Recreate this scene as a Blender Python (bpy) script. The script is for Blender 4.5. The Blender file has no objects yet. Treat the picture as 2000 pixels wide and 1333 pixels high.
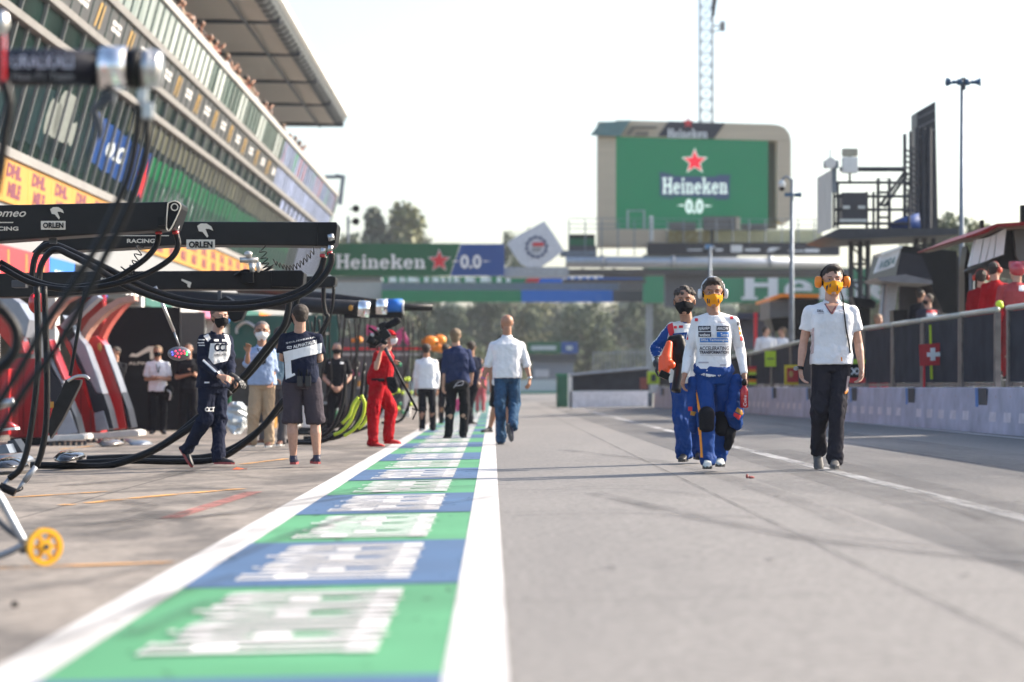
import bpy, bmesh, math, random
from mathutils import Vector, Matrix, noise
from mathutils.bvhtree import BVHTree
R = math.radians
random.seed(7)
S = bpy.context.scene
COL = S.collection
F = 4722.0          # focal length in photo pixels (85 mm on 36 mm, 2000 px)
VX, VY = 962.0, 757.0
HC = 0.82           # camera height

# ---------------------------------------------------------------- camera
cam_d = bpy.data.cameras.new('camera'); cam = bpy.data.objects.new('camera', cam_d); COL.objects.link(cam)
cam.location = (0, 0, HC); cam.rotation_euler = (R(90), 0, 0)
cam_d.lens = 85; cam_d.sensor_width = 36; cam_d.sensor_fit = 'HORIZONTAL'
cam_d.shift_x = 38 / 2000; cam_d.shift_y = 90.5 / 2000
cam_d.clip_start = .1; cam_d.clip_end = 4000
cam_d.dof.use_dof = True; cam_d.dof.focus_distance = 23.5; cam_d.dof.aperture_fstop = 1.7
S.camera = cam
# ---------------------------------------------------------------- light
SUN_EL, SUN_AZ = R(31), math.atan2(.95, .34)      # azimuth from +Y towards +X
w = bpy.data.worlds.new('World'); S.world = w; w.use_nodes = True
nt = w.node_tree
bg = nt.nodes['Background']; sky = nt.nodes.new('ShaderNodeTexSky'); sky.sky_type = 'NISHITA'
sky.sun_disc = False; sky.sun_elevation = SUN_EL; sky.sun_rotation = SUN_AZ
sky.air_density = 1.0; sky.dust_density = 2.7; sky.ozone_density = .9
nt.links.new(sky.outputs[0], bg.inputs[0]); bg.inputs[1].default_value = .15
sd = bpy.data.lights.new('sun', 'SUN'); so = bpy.data.objects.new('sun', sd); COL.objects.link(so)
sd.energy = 4.6; sd.angle = R(.6); sd.color = (1, .90, .77)
tosun = Vector((math.cos(SUN_EL) * math.sin(SUN_AZ), math.cos(SUN_EL) * math.cos(SUN_AZ), math.sin(SUN_EL)))
so.rotation_euler = tosun.to_track_quat('Z', 'Y').to_euler()
S.view_settings.view_transform = 'Standard'; S.view_settings.look = 'None'
S.view_settings.exposure = 1.12; S.view_settings.gamma = 1
S.render.engine = 'CYCLES'
S.cycles.use_denoising = True; S.cycles.max_bounces = 6; S.cycles.transparent_max_bounces = 12
S.cycles.caustics_reflective = False; S.cycles.caustics_refractive = False
S.cycles.sample_clamp_indirect = 6

# ---------------------------------------------------------------- helpers
def g(x): return .02 * max(-14., min(9., x))       # ground cross-fall
def W(px, py, Y): return Vector(((px - VX) / F * Y, Y, HC - (py - VY) / F * Y))
def GP(px, py):                                     # photo pixel -> point on the ground
    k = (px - VX) / F
    Y = HC / ((py - VY) / F + .02 * k); x = k * Y
    return Vector((x, Y, g(x)))
def GY(px, Y, dz=0): x = (px - VX) / F * Y; return Vector((x, Y, g(x) + dz))

MATS = {}
def mat(name, c, rough=.6, metal=0., var=.12, scale=6., bump=0., bscale=40., spec=.5, emit=None, es=1., alpha=1, coat=0., stretch=None):
    if name in MATS: return MATS[name]
    m = bpy.data.materials.new(name); m.use_nodes = True; n = m.node_tree; b = n.nodes['Principled BSDF']
    b.inputs['Roughness'].default_value = rough; b.inputs['Metallic'].default_value = metal
    b.inputs['Specular IOR Level'].default_value = spec
    if coat: b.inputs['Coat Weight'].default_value = coat
    tc = n.nodes.new('ShaderNodeTexCoord'); src = tc.outputs['Object']
    if stretch:
        mp = n.nodes.new('ShaderNodeMapping'); mp.inputs['Scale'].default_value = stretch
        n.links.new(src, mp.inputs['Vector']); src = mp.outputs[0]
    if var:
        nz = n.nodes.new('ShaderNodeTexNoise'); nz.inputs['Scale'].default_value = scale; nz.inputs['Detail'].default_value = 6
        n.links.new(src, nz.inputs['Vector'])
        rp = n.nodes.new('ShaderNodeValToRGB'); e = rp.color_ramp.elements
        e[0].position = .3; e[1].position = .72
        e[0].color = [max(0, v * (1 - var)) for v in c] + [1]; e[1].color = [min(1, v * (1 + var)) for v in c] + [1]
        n.links.new(nz.outputs['Fac'], rp.inputs[0]); n.links.new(rp.outputs[0], b.inputs['Base Color'])
    else: b.inputs['Base Color'].default_value = (*c, 1)
    if bump:
        bz = n.nodes.new('ShaderNodeTexNoise'); bz.inputs['Scale'].default_value = bscale; bz.inputs['Detail'].default_value = 4
        n.links.new(src, bz.inputs['Vector'])
        bn = n.nodes.new('ShaderNodeBump'); bn.inputs['Strength'].default_value = bump; bn.inputs['Distance'].default_value = .02
        n.links.new(bz.outputs['Fac'], bn.inputs['Height']); n.links.new(bn.outputs[0], b.inputs['Normal'])
    if emit:
        b.inputs['Emission Color'].default_value = (*emit, 1); b.inputs['Emission Strength'].default_value = es
    if alpha < 1: b.inputs['Alpha'].default_value = alpha
    m.diffuse_color = (*c, 1); MATS[name] = m
    return m

LOC = {}                                            # world location of each parent
def tag(o, label=None, cat=None, group=None, kind=None):
    if label: o['label'] = label
    if cat: o['category'] = cat
    if group: o['group'] = group
    if kind: o['kind'] = kind
    return o
def thing(name, label, cat, loc, group=None):
    o = bpy.data.objects.new(name, None); o.empty_display_size = .1; COL.objects.link(o)
    o.location = loc; LOC[o.name] = Vector(loc)
    return tag(o, label, cat, group)

class MB:
    def __init__(s): s.v = []; s.f = []; s.mi = []; s.cur = 0
    def add(s, vs, fs):
        k = len(s.v); s.v += [Vector(v) for v in vs]
        for f in fs: s.f.append([i + k for i in f]); s.mi.append(s.cur)
        return s
    def box(s, c, d, rot=None):
        c = Vector(c); h = [x / 2 for x in d]
        vs = [Vector((x * h[0], y * h[1], z * h[2])) for z in (-1, 1) for y in (-1, 1) for x in (-1, 1)]
        if rot is not None: vs = [rot @ v for v in vs]
        return s.add([c + v for v in vs], [(0, 2, 3, 1), (4, 5, 7, 6), (0, 1, 5, 4), (2, 6, 7, 3), (0, 4, 6, 2), (1, 3, 7, 5)])
    def span(s, a, b): # box between two corners
        a = Vector(a); b = Vector(b); d = b - a
        return s.box((a + b) / 2, (abs(d.x), abs(d.y), abs(d.z)))
    def quad(s, *p): return s.add(p, [tuple(range(len(p)))])
    def cyl(s, a, b, r0, r1=None, n=10):
        r1 = r0 if r1 is None else r1; a = Vector(a); b = Vector(b); q = (b - a).to_track_quat('Z', 'Y')
        vs = []
        for p, r in ((a, r0), (b, r1)):
            for i in range(n):
                t = 2 * math.pi * i / n; vs.append(p + q @ Vector((r * math.cos(t), r * math.sin(t), 0)))
        fs = [(i, (i + 1) % n, n + (i + 1) % n, n + i) for i in range(n)] + [tuple(reversed(range(n))), tuple(range(n, 2 * n))]
        return s.add(vs, fs)
    def ell(s, c, r, n=12, m=8, rot=None):
        c = Vector(c); vs = []; fs = []
        for j in range(1, m):
            p = math.pi * j / m
            for i in range(n):
                t = 2 * math.pi * i / n
                v = Vector((r[0] * math.sin(p) * math.cos(t), r[1] * math.sin(p) * math.sin(t), r[2] * math.cos(p)))
                vs.append(c + (rot @ v if rot is not None else v))
        a = Vector((0, 0, r[2])); top = len(vs); vs.append(c + (rot @ a if rot is not None else a)); vs.append(c - (rot @ a if rot is not None else a))
        for j in range(m - 2):
            for i in range(n): fs.append((j * n + i, (j + 1) * n + i, (j + 1) * n + (i + 1) % n, j * n + (i + 1) % n))
        for i in range(n):
            fs.append((top, i, (i + 1) % n)); k = (m - 2) * n; fs.append((top + 1, k + (i + 1) % n, k + i))
        return s.add(vs, fs)
    def cap(s, a, b, r0, r1, n=12):  # capsule
        a = Vector(a); b = Vector(b)
        if (b - a).length < 1e-5: return s.ell(a, (r0,) * 3, n)
        s.cyl(a, b, r0, r1, n); s.ell(a, (r0,) * 3, n, 8); return s.ell(b, (r1,) * 3, n, 8)
    def chain(s, pts, rs, n=12):
        for i in range(len(pts) - 1): s.cap(pts[i], pts[i + 1], rs[i], rs[i + 1], n)
        return s
    def loft(s, rings):
        n = len(rings[0]); vs = [p for r in rings for p in r]; fs = []
        for j in range(len(rings) - 1):
            for i in range(n): fs.append((j * n + i, j * n + (i + 1) % n, (j + 1) * n + (i + 1) % n, (j + 1) * n + i))
        fs.append(tuple(reversed(range(n)))); fs.append(tuple(range((len(rings) - 1) * n, len(rings) * n)))
        return s.add(vs, fs)
    def tube(s, pts, r, n=8, sub=6, r1=None):       # smooth swept tube through the points
        P = [Vector(p) for p in pts]; Q = []
        if sub > 1 and len(P) > 2:
            E = [2 * P[0] - P[1]] + P + [2 * P[-1] - P[-2]]
            for i in range(1, len(E) - 2):
                for k in range(sub):
                    t = k / sub; a, b, c, d = E[i - 1:i + 3]
                    Q.append(.5 * ((2 * b) + (c - a) * t + (2 * a - 5 * b + 4 * c - d) * t * t + (3 * b - a - 3 * c + d) * t ** 3))
            Q.append(P[-1])
        else: Q = P
        rings = []; up = Vector((0, 0, 1)); nrm = None
        for i, p in enumerate(Q):
            d = (Q[min(i + 1, len(Q) - 1)] - Q[max(i - 1, 0)]).normalized()
            if nrm is None: nrm = d.cross(up if abs(d.z) < .9 else Vector((1, 0, 0))).normalized()
            nrm = (nrm - d * nrm.dot(d)).normalized(); bn = d.cross(nrm)
            rr = r if r1 is None else r + (r1 - r) * i / (len(Q) - 1)
            rings.append([p + rr * (nrm * math.cos(2 * math.pi * k / n) + bn * math.sin(2 * math.pi * k / n)) for k in range(n)])
        return s.loft(rings)
    def prism(s, poly, off):                        # planar polygon extruded by off
        n = len(poly); off = Vector(off); P = [Vector(p) for p in poly]
        return s.add(P + [p + off for p in P], [tuple(range(n)), tuple(reversed(range(n, 2 * n)))] + [(i, n + i, n + (i + 1) % n, (i + 1) % n) for i in range(n)])
    def pxprism(s, pts, Y, d): return s.prism([W(x, y, Y) for x, y in pts], (0, d, 0))
    def pxbox(s, x0, y0, x1, y1, Y, d): return s.pxprism([(x0, y0), (x0, y1), (x1, y1), (x1, y0)], Y, d)
    def pxcyl(s, a, b, Y, r, Y2=None, n=10, r1=None): return s.cyl(W(*a, Y), W(*b, Y2 or Y), r, r1, n)
    def pxtube(s, pts, Y, r, n=8, sub=6): return s.tube([W(p[0], p[1], p[2] if len(p) > 2 else Y) for p in pts], r, n, sub)
    def build(s, name, m, parent=None, smooth=False, bevel=0, label=None):
        loc = LOC[parent.name] if parent else Vector((0, 0, 0))
        me = bpy.data.meshes.new(name); me.from_pydata([v - loc for v in s.v], [], s.f)
        for x in (m if isinstance(m, (list, tuple)) else [m]): me.materials.append(x)
        if max(s.mi or [0]) > 0: me.polygons.foreach_set('material_index', s.mi)
        bm = bmesh.new(); bm.from_mesh(me); bmesh.ops.recalc_face_normals(bm, faces=bm.faces)
        if bevel:
            bmesh.ops.remove_doubles(bm, verts=bm.verts, dist=1e-5)
            es = [e for e in bm.edges if len(e.link_faces) == 2 and e.calc_face_angle(0) > .6]
            bmesh.ops.bevel(bm, geom=es, offset=bevel, segments=2, affect='EDGES', profile=.7)
        bm.to_mesh(me); bm.free()
        if smooth: me.polygons.foreach_set('use_smooth', [True] * len(me.polygons))
        me.update()
        o = bpy.data.objects.new(name, me); COL.objects.link(o)
        if parent: o.parent = parent
        LOC[o.name] = loc.copy()
        if label: o['label'] = label
        return o

_tc = {}
def glyphs(text, bold=0., shear=0.):
    k = (text, bold, shear)
    if k in _tc: return _tc[k]
    c = bpy.data.curves.new('t', 'FONT'); c.body = text; c.offset = bold; c.shear = shear; c.resolution_u = 3; c.align_x = 'CENTER'
    o = bpy.data.objects.new('t', c); COL.objects.link(o)
    dg = bpy.context.evaluated_depsgraph_get(); me = bpy.data.meshes.new_from_object(o.evaluated_get(dg))
    vs = [(v.co.x, v.co.y) for v in me.vertices]; fs = [tuple(p.vertices) for p in me.polygons]
    bpy.data.objects.remove(o); bpy.data.curves.remove(c); bpy.data.meshes.remove(me)
    x0 = min(v[0] for v in vs); x1 = max(v[0] for v in vs); y0 = min(v[1] for v in vs); y1 = max(v[1] for v in vs)
    vs = [((x - x0) / (x1 - x0), (y - y0) / (y1 - y0)) for x, y in vs]
    _tc[k] = (vs, fs); return _tc[k]
def bil(q, u, v):   # q: bottom-left, bottom-right, top-right, top-left
    return q[0] * (1 - u) * (1 - v) + q[1] * u * (1 - v) + q[2] * u * v + q[3] * (1 - u) * v
def text(mb, s, q, bold=.02, shear=0.):
    vs, fs = glyphs(s, bold, shear) if isinstance(s, str) else s
    q = [Vector(p) for p in q]; return mb.add([bil(q, u, v) for u, v in vs], fs)
def pxq(x0, y0, x1, y1, Y): return [W(x0, y1, Y), W(x1, y1, Y), W(x1, y0, Y), W(x0, y0, Y)]

def star(cx, cy, r, ri=.42, rot=0):
    P = []
    for i in range(10):
        a = R(90 + 36 * i + rot); rr = r if i % 2 == 0 else r * ri; P.append((cx + rr * math.cos(a), cy + rr * math.sin(a)))
    return P
def star_mb(mb, c, right, up, r):
    c = Vector(c); P = [c + Vector(right) * x + Vector(up) * y for x, y in star(0, 0, r)]
    return mb.add([c] + P, [(0, i + 1, (i + 1) % 10 + 1) for i in range(10)])

# slab-serif word for the beer sign, as 2-D pieces in a 0..1 box
def slab_word(word):
    V = []; Fc = []; x = 0
    def poly(P):
        k = len(V); V.extend(P); Fc.append(tuple(range(k, k + len(P))))
    def rect(a, b, c, d): poly([(x + a, b), (x + c, b), (x + c, d), (x + a, d)])
    def arc(cx, cy, rx, ry, a0, a1, t, n=10):
        for i in range(n):
            p0 = R(a0 + (a1 - a0) * i / n); p1 = R(a0 + (a1 - a0) * (i + 1) / n)
            poly([(x + cx + rx * math.cos(p0), cy + ry * math.sin(p0)), (x + cx + rx * math.cos(p1), cy + ry * math.sin(p1)),
                  (x + cx + (rx - t) * math.cos(p1), cy + (ry - t * .7) * math.sin(p1)), (x + cx + (rx - t) * math.cos(p0), cy + (ry - t * .7) * math.sin(p0))])
    for ch in word:
        if ch == 'H':
            rect(.06, .1, .24, .9); rect(.5, .1, .68, .9); rect(.24, .44, .5, .58)
            for a in (0, .44):
                rect(a, 0, a + .3, .1); rect(a, .9, a + .3, 1)
            x += .8
        elif ch == 'e':
            arc(.27, .33, .27, .35, 20, 325, .16, 18); rect(.13, .3, .52, .42) ; x += .6
        elif ch == 'i':
            rect(.06, .1, .22, .58); rect(0, .58, .22, .68); rect(0, 0, .28, .1); rect(.06, .78, .22, .97); x += .34
        elif ch == 'n':
            rect(.06, .1, .22, .58); rect(0, .58, .2, .68); rect(0, 0, .28, .1)
            arc(.36, .42, .17, .26, 0, 140, .15, 8); rect(.375, .1, .53, .42); rect(.31, 0, .6, .1); x += .65
        elif ch == 'k':
            rect(.06, .1, .22, .9); rect(0, .9, .22, 1); rect(0, 0, .28, .1)
            poly([(x + .22, .25), (x + .22, .42), (x + .4, .6), (x + .56, .6)]); rect(.34, .6, .6, .69)
            poly([(x + .3, .4), (x + .4, .48), (x + .6, .1), (x + .42, .1)]); rect(.36, 0, .66, .1); x += .69
    w = x - .05
    return [(a / w, b) for a, b in V], Fc
HEI = slab_word('Heineken')
# ---------------------------------------------------------------- ground materials
def ground_mat(name, base, dark, big=.25, fine=30., stain=.5, sx=1., sy=.25, rough=.8, seams=0, lo=.42, hi=.7):
    m = bpy.data.materials.new(name); m.use_nodes = True; n = m.node_tree; b = n.nodes['Principled BSDF']; L = n.links.new
    b.inputs['Roughness'].default_value = rough; b.inputs['Specular IOR Level'].default_value = .35
    tc = n.nodes.new('ShaderNodeTexCoord')
    mp = n.nodes.new('ShaderNodeMapping'); mp.inputs['Scale'].default_value = (sx, sy, 1); L(tc.outputs['Object'], mp.inputs[0])
    a = n.nodes.new('ShaderNodeTexNoise'); a.inputs['Scale'].default_value = big; a.inputs['Detail'].default_value = 8; a.inputs['Roughness'].default_value = .6; a.inputs['Distortion'].default_value = .6; L(mp.outputs[0], a.inputs['Vector'])
    r = n.nodes.new('ShaderNodeValToRGB'); r.color_ramp.elements[0].position = lo; r.color_ramp.elements[1].position = hi
    r.color_ramp.elements[0].color = (*base, 1); r.color_ramp.elements[1].color = (*[x * (1 - stain) + y * stain for x, y in zip(base, dark)], 1)
    L(a.outputs['Fac'], r.inputs[0])
    f = n.nodes.new('ShaderNodeTexNoise'); f.inputs['Scale'].default_value = fine; f.inputs['Detail'].default_value = 3; L(tc.outputs['Object'], f.inputs['Vector'])
    mr = n.nodes.new('ShaderNodeMapRange'); mr.inputs['From Min'].default_value = .3; mr.inputs['From Max'].default_value = .7; mr.inputs['To Min'].default_value = .74; mr.inputs['To Max'].default_value = 1.24; L(f.outputs['Fac'], mr.inputs[0])
    mx = n.nodes.new('ShaderNodeVectorMath'); mx.operation = 'SCALE'; L(r.outputs[0], mx.inputs[0]); L(mr.outputs[0], mx.inputs['Scale'])
    out = mx.outputs[0]
    if seams:
        br = n.nodes.new('ShaderNodeTexBrick'); br.offset = 0; br.inputs['Scale'].default_value = 1; br.inputs['Mortar Size'].default_value = .012
        br.inputs['Brick Width'].default_value = 3.2; br.inputs['Row Height'].default_value = seams
        br.inputs['Color1'].default_value = (1, 1, 1, 1); br.inputs['Color2'].default_value = (.93, .93, .93, 1); br.inputs['Mortar'].default_value = (.35, .35, .35, 1)
        L(tc.outputs['Object'], br.inputs['Vector'])
        m2 = n.nodes.new('ShaderNodeVectorMath'); m2.operation = 'MULTIPLY'; L(out, m2.inputs[0]); L(br.outputs['Color'], m2.inputs[1]); out = m2.outputs[0]
    L(out, b.inputs['Base Color'])
    bp = n.nodes.new('ShaderNodeBump'); bp.inputs['Strength'].default_value = .5; bp.inputs['Distance'].default_value = .01
    f2 = n.nodes.new('ShaderNodeTexNoise'); f2.inputs['Scale'].default_value = 90; f2.inputs['Detail'].default_value = 2; L(tc.outputs['Object'], f2.inputs['Vector'])
    L(f2.outputs['Fac'], bp.inputs['Height']); L(bp.outputs[0], b.inputs['Normal'])
    return m
def worn(name, c, alo=.38, ahi=.5, scale=9., sx=1., sy=.3, amax=1., rough=.7, c2=None):
    m = bpy.data.materials.new(name); m.use_nodes = True; n = m.node_tree; b = n.nodes['Principled BSDF']; L = n.links.new
    b.inputs['Roughness'].default_value = rough
    tc = n.nodes.new('ShaderNodeTexCoord'); mp = n.nodes.new('ShaderNodeMapping'); mp.inputs['Scale'].default_value = (sx, sy, 1); L(tc.outputs['Object'], mp.inputs[0])
    a = n.nodes.new('ShaderNodeTexNoise'); a.inputs['Scale'].default_value = scale; a.inputs['Detail'].default_value = 8; a.inputs['Roughness'].default_value = .65; L(mp.outputs[0], a.inputs['Vector'])
    r = n.nodes.new('ShaderNodeMapRange'); r.inputs['From Min'].default_value = alo; r.inputs['From Max'].default_value = ahi; r.inputs['To Min'].default_value = 0; r.inputs['To Max'].default_value = amax
    L(a.outputs['Fac'], r.inputs[0]); L(r.outputs[0], b.inputs['Alpha'])
    a2 = n.nodes.new('ShaderNodeTexNoise'); a2.inputs['Scale'].default_value = .9; a2.inputs['Detail'].default_value = 6; L(tc.outputs['Object'], a2.inputs['Vector'])
    q = n.nodes.new('ShaderNodeValToRGB'); q.color_ramp.elements[0].position = .3; q.color_ramp.elements[1].position = .7
    q.color_ramp.elements[0].color = (*(c2 or [x * .72 for x in c]), 1); q.color_ramp.elements[1].color = (*c, 1)
    L(a2.outputs['Fac'], q.inputs[0]); L(q.outputs[0], b.inputs['Base Color'])
    return m
def sheet(name, xs, y0, y1, dz, m, kind='structure', parent=None, ny=1):
    mb = MB(); ys = [y0 + (y1 - y0) * i / ny for i in range(ny + 1)]
    for i in range(len(xs) - 1):
        for j in range(ny):
            mb.quad((xs[i], ys[j], g(xs[i]) + dz), (xs[i + 1], ys[j], g(xs[i + 1]) + dz), (xs[i + 1], ys[j + 1], g(xs[i + 1]) + dz), (xs[i], ys[j + 1], g(xs[i]) + dz))
    o = mb.build(name, m, parent)
    if kind and not parent: o['kind'] = kind
    return o
GM = ground_mat('ground_far', (.17, .165, .14), (.1, .12, .08), .05)
LANE = ground_mat('lane_asphalt', (.205, .192, .18), (.09, .088, .088), .22, 26, .6, 1, .22, lo=.45, hi=.74)
APRON = ground_mat('apron_concrete', (.25, .218, .188), (.06, .055, .052), .85, 14, .66, 1, .5, seams=5.2, lo=.43, hi=.60)
sheet('ground', [-1500, -14, 9, 1500], -80, 3000, -.004, GM)
lane = sheet('pit_lane', [-1.5, 0, 7.45], -5, 400, .0, LANE)
apron = sheet('garage_apron', [-19, -14, -1.5], -5, 160, .0, APRON)
# painted strip
HEI2 = ([(x, y * 1.37 if y <= .68 else .932 + (y - .68) * .21) for x, y in HEI[0]], HEI[1])
WHITE_P = worn('white_road_paint', (.56, .54, .525), .25, .36, 14, c2=(.40, .385, .37))
SGREEN = worn('green_road_paint', (.075, .29, .13), .27, .38, 10, c2=(.05, .21, .09))
SBLUE = worn('blue_road_paint', (.05, .115, .23), .27, .38, 10, c2=(.04, .085, .17))
SLET = worn('lettering_road_paint', (.68, .66, .65), .27, .38, 16, 1, .5, c2=(.46, .45, .44))
strip = sheet('painted_lane_strip', [-1.30, -.142], 0, 140, .004, SGREEN)
per = 2.9; y0 = 10.1 - per
for k in range(-1, 44):
    a = y0 + k * per
    if k % 2: sheet('blue_panel', [-1.30, -.142], a - (.32 if k < 0 else 0), a + per - (.32 if k < 0 else 0), .008, SBLUE, None, strip)
mbk = 0
for k in range(0, 26):
    a = y0 + k * per; m_ = MB(); z = .012
    # the word runs away from the camera with its foot towards the fast lane
    o_, e_ = .36, .31
    q = [(-o_, a + .3, g(-o_) + z), (-o_, a + 2.62, g(-o_) + z), (-1.11, a + 2.62, g(-1.11) + z), (-1.11, a + .3, g(-1.11) + z)]
    text(m_, HEI2, q); m_.build('painted_word', SLET, strip)
sheet('apron_edge_line', [-1.50, -1.30], 0, 150, .005, WHITE_P)
sheet('lane_edge_line', [-.142, .045], 0, 150, .006, WHITE_P)
WORN_W = worn('worn_white_line', (.6, .59, .58), .36, .62, 2.5, 1, .12, amax=.85)
sheet('worn_lane_line', [3.0, 3.14], 10, 100, .005, WORN_W, ny=1)
sheet('rubbered_band', [2.2, 3.0, 5.6], 6, 120, .0035, worn('rubbered_asphalt', (.09, .088, .09), .35, .7, .5, 1, .15, amax=.5))
sheet('wall_foot_line', [6.95, 7.08], 24, 60, .005, WHITE_P)
ORG = worn('orange_box_line', (.72, .36, .10), .38, .55, 3, 1, 1)
PINKL = worn('red_box_line', (.46, .17, .14), .2, .62, 3, 1, 1, amax=.8)
def gline(name, pts, wd, m, dz=.006):
    P = [GP(*p) if len(p) == 2 else Vector(p) for p in pts]; mb = MB(); L_ = []; R_ = []
    for i, p in enumerate(P):
        d = (P[min(i + 1, len(P) - 1)] - P[max(i - 1, 0)]); d.z = 0; d.normalize(); nn = Vector((-d.y, d.x, 0)) * wd / 2
        for s_, A in ((1, L_), (-1, R_)):
            q = p + nn * s_; q.z = g(q.x) + dz; A.append(q)
    for i in range(len(P) - 1): mb.quad(L_[i], L_[i + 1], R_[i + 1], R_[i])
    o = mb.build(name, m); o['kind'] = 'structure'; return o
gline('orange_box_line', [(20, 973), (215, 961)], .12, ORG)
gline('orange_box_line', [(125, 988), (330, 968), (470, 956)], .14, ORG)
gline('orange_box_line', [(470, 908), (560, 897)], .1, ORG)
gline('orange_box_line', [(0, 1112), (340, 1100)], .1, ORG)
gline('orange_box_line', [(120, 878), (180, 872)], .12, ORG)
gline('red_box_line', [(330, 1014), (497, 962)], .14, PINKL)
RUB = worn('rubber_mark', (.035, .034, .036), .32, .62, 1.4, 1, .5, amax=.34)
RUB2 = worn('faint_rubber_mark', (.05, .048, .048), .3, .7, 2.2, 1, .4, amax=.24)
def arc(pts, wd, m): 
    P = [GP(*p) for p in pts]; Q = []
    E = [2 * P[0] - P[1]] + P + [2 * P[-1] - P[-2]]
    for i in range(1, len(E) - 2):
        for k in range(8):
            t = k / 8; a, b, c, d = E[i - 1:i + 3]
            Q.append(.5 * ((2 * b) + (c - a) * t + (2 * a - 5 * b + 4 * c - d) * t * t + (3 * b - a - 3 * c + d) * t ** 3))
    Q.append(P[-1])
    return gline('tyre_mark', [tuple(q) for q in Q], wd, m, .009)
for pts, wd, m_ in [([(1380, 868), (1500, 905), (1660, 950), (1830, 1000), (2040, 1085)], .33, RUB2), ([(1500, 880), (1680, 925), (1900, 985), (2050, 1040)], .5, RUB2),
                  ([(1160, 965), (1500, 1040), (1800, 1080), (2020, 1105)], .16, RUB), ([(1300, 1010), (1700, 1055), (2020, 1085)], .1, RUB2),
                  ([(400, 1008), (560, 985), (740, 950), (960, 935)], .1, RUB2), ([(150, 1050), (330, 1020), (600, 985), (760, 962)], .14, RUB), ([(0, 1042), (160, 1026), (420, 1008), (560, 1000)], .12, RUB),
                  ([(60, 930), (230, 918), (400, 925), (560, 940)], .2, RUB2), ([(100, 1010), (260, 1000), (270, 985), (120, 970)], .2, RUB), ([(300, 945), (420, 955), (520, 975), (500, 1000)], .16, RUB2),
                  ([(0, 1160), (200, 1130), (420, 1075), (520, 1030)], .12, RUB2), ([(1000, 1010), (1200, 1005), (1500, 1012)], .12, RUB2), ([(985, 960), (1250, 958), (1500, 985)], .09, RUB2),
                  ([(180, 1030), (300, 1012), (330, 1000)], .35, RUB), ([(1100, 880), (1300, 905), (1500, 960), (1700, 1040)], .2, RUB2), ([(120, 950), (300, 935), (380, 915)], .3, RUB)]:
    arc(pts, wd, m_)
for pts in ([(30, 1290), (200, 1225), (330, 1170), (470, 1128)], [(420, 1110), (560, 1052), (700, 1010), (960, 975)], [(560, 985), (720, 962), (1000, 950)], [(250, 1250), (420, 1180), (640, 1150)]): gline('tyre_mark', pts, .10, RUB, .018)

SEAM = worn('asphalt_seam', (.06, .058, .056), .3, .6, 3, 1, .3, amax=.55)
for x_ in (1.62, 4.6): sheet('paving_seam', [x_, x_ + .018], 4, 110, .007, SEAM)
for Y_ in (9.2, 15.7, 19.4, 27.5, 38.2, 52): sheet('cross_seam', [.06, 3.2, 7.0], Y_, Y_ + .02, .0075, SEAM)
rs_ = random.Random(31); DRIP = worn('oil_spot', (.05, .048, .047), .3, .5, 20, 1, 1, amax=.6)
for i in range(46):
    x_, Y_ = rs_.uniform(.3, 5.5) if i % 3 else rs_.uniform(-7, -1.8), rs_.uniform(7.5, 34); r_ = rs_.uniform(.008, .032); sp = MB()
    sp.add([(x_ + r_ * rs_.uniform(.6, 1.2) * math.cos(a), Y_ + r_ * 1.6 * rs_.uniform(.6, 1.2) * math.sin(a), g(x_ + r_ * math.cos(a)) + .0085) for a in [2 * math.pi * q / 9 for q in range(9)]], [tuple(range(9))]); sp.build('oil_spot', DRIP)['kind'] = 'structure'

# ---------------------------------------------------------------- common materials
BLK = mat('black_satin', (.006, .006, .007), .4, var=.3, spec=.18)
CARB = mat('carbon_black', (.009, .009, .01), .35, var=.4, scale=14, spec=.25)
DGREY = mat('dark_grey_metal', (.06, .065, .075), .5, .3)
STEEL = mat('galvanised_steel', (.33, .35, .38), .45, .6, var=.2)
STEELB = mat('blue_grey_steel', (.16, .19, .23), .5, .4, var=.2)
CHROME = mat('chrome', (.75, .75, .76), .16, 1, var=.05)
ALU = mat('brushed_aluminium', (.5, .5, .5), .32, .9, var=.1, scale=20)
WHT = mat('white_painted', (.72, .72, .70), .5, var=.06)
WHT2 = mat('white_lettering', (.8, .8, .8), .6, var=0)
CREAM = mat('cream_lettering', (.66, .60, .50), .6, var=0)
REDP = mat('red_gloss_paint', (.40, .008, .01), .22, var=.1, coat=.5)
REDL = mat('red_sign', (.62, .02, .03), .5, var=.03)
BGREEN = mat('sign_green', (.0, .10, .035), .55, var=.05, scale=1)
BGREEN2 = mat('sign_bright_green', (.003, .20, .075), .55, var=.05, scale=1)
BBLUE = mat('sign_blue', (.008, .06, .25), .55, var=.05, scale=1)
BBLUE2 = mat('sign_bright_blue', (.0, .13, .50), .55, var=.05)
TAN = mat('podium_tan_panel', (.52, .43, .31), .6, var=.08, scale=.6, stretch=(.3, 1, 8))
TANDK = mat('podium_dark_tan', (.16, .14, .11), .6)
YEL = mat('yellow_fascia', (.42, .20, .02), .5, var=.06)
YELP = mat('hi_vis_yellow', (.55, .72, .03), .5, var=.05)
DHLR = mat('fascia_lettering_red', (.13, .01, .03), .5, var=.1)
ORANGE = mat('orange_plastic', (.85, .24, .01), .4, var=.05)
YELW = mat('yellow_wheel', (.80, .40, .01), .45, var=.1)
RUBBER = mat('hose_rubber', (.006, .006, .007), .38, var=.3, scale=30, spec=.22, bump=.3, bscale=80)
HIY = mat('yellow_hose', (.5, .62, .03), .4, var=.1)
CONC = mat('pit_wall_concrete', (.42, .41, .50), .75, var=.22, scale=2.2, bump=.25, bscale=30)
CONC2 = mat('grey_concrete', (.32, .31, .30), .8, var=.15, scale=2)
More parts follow.
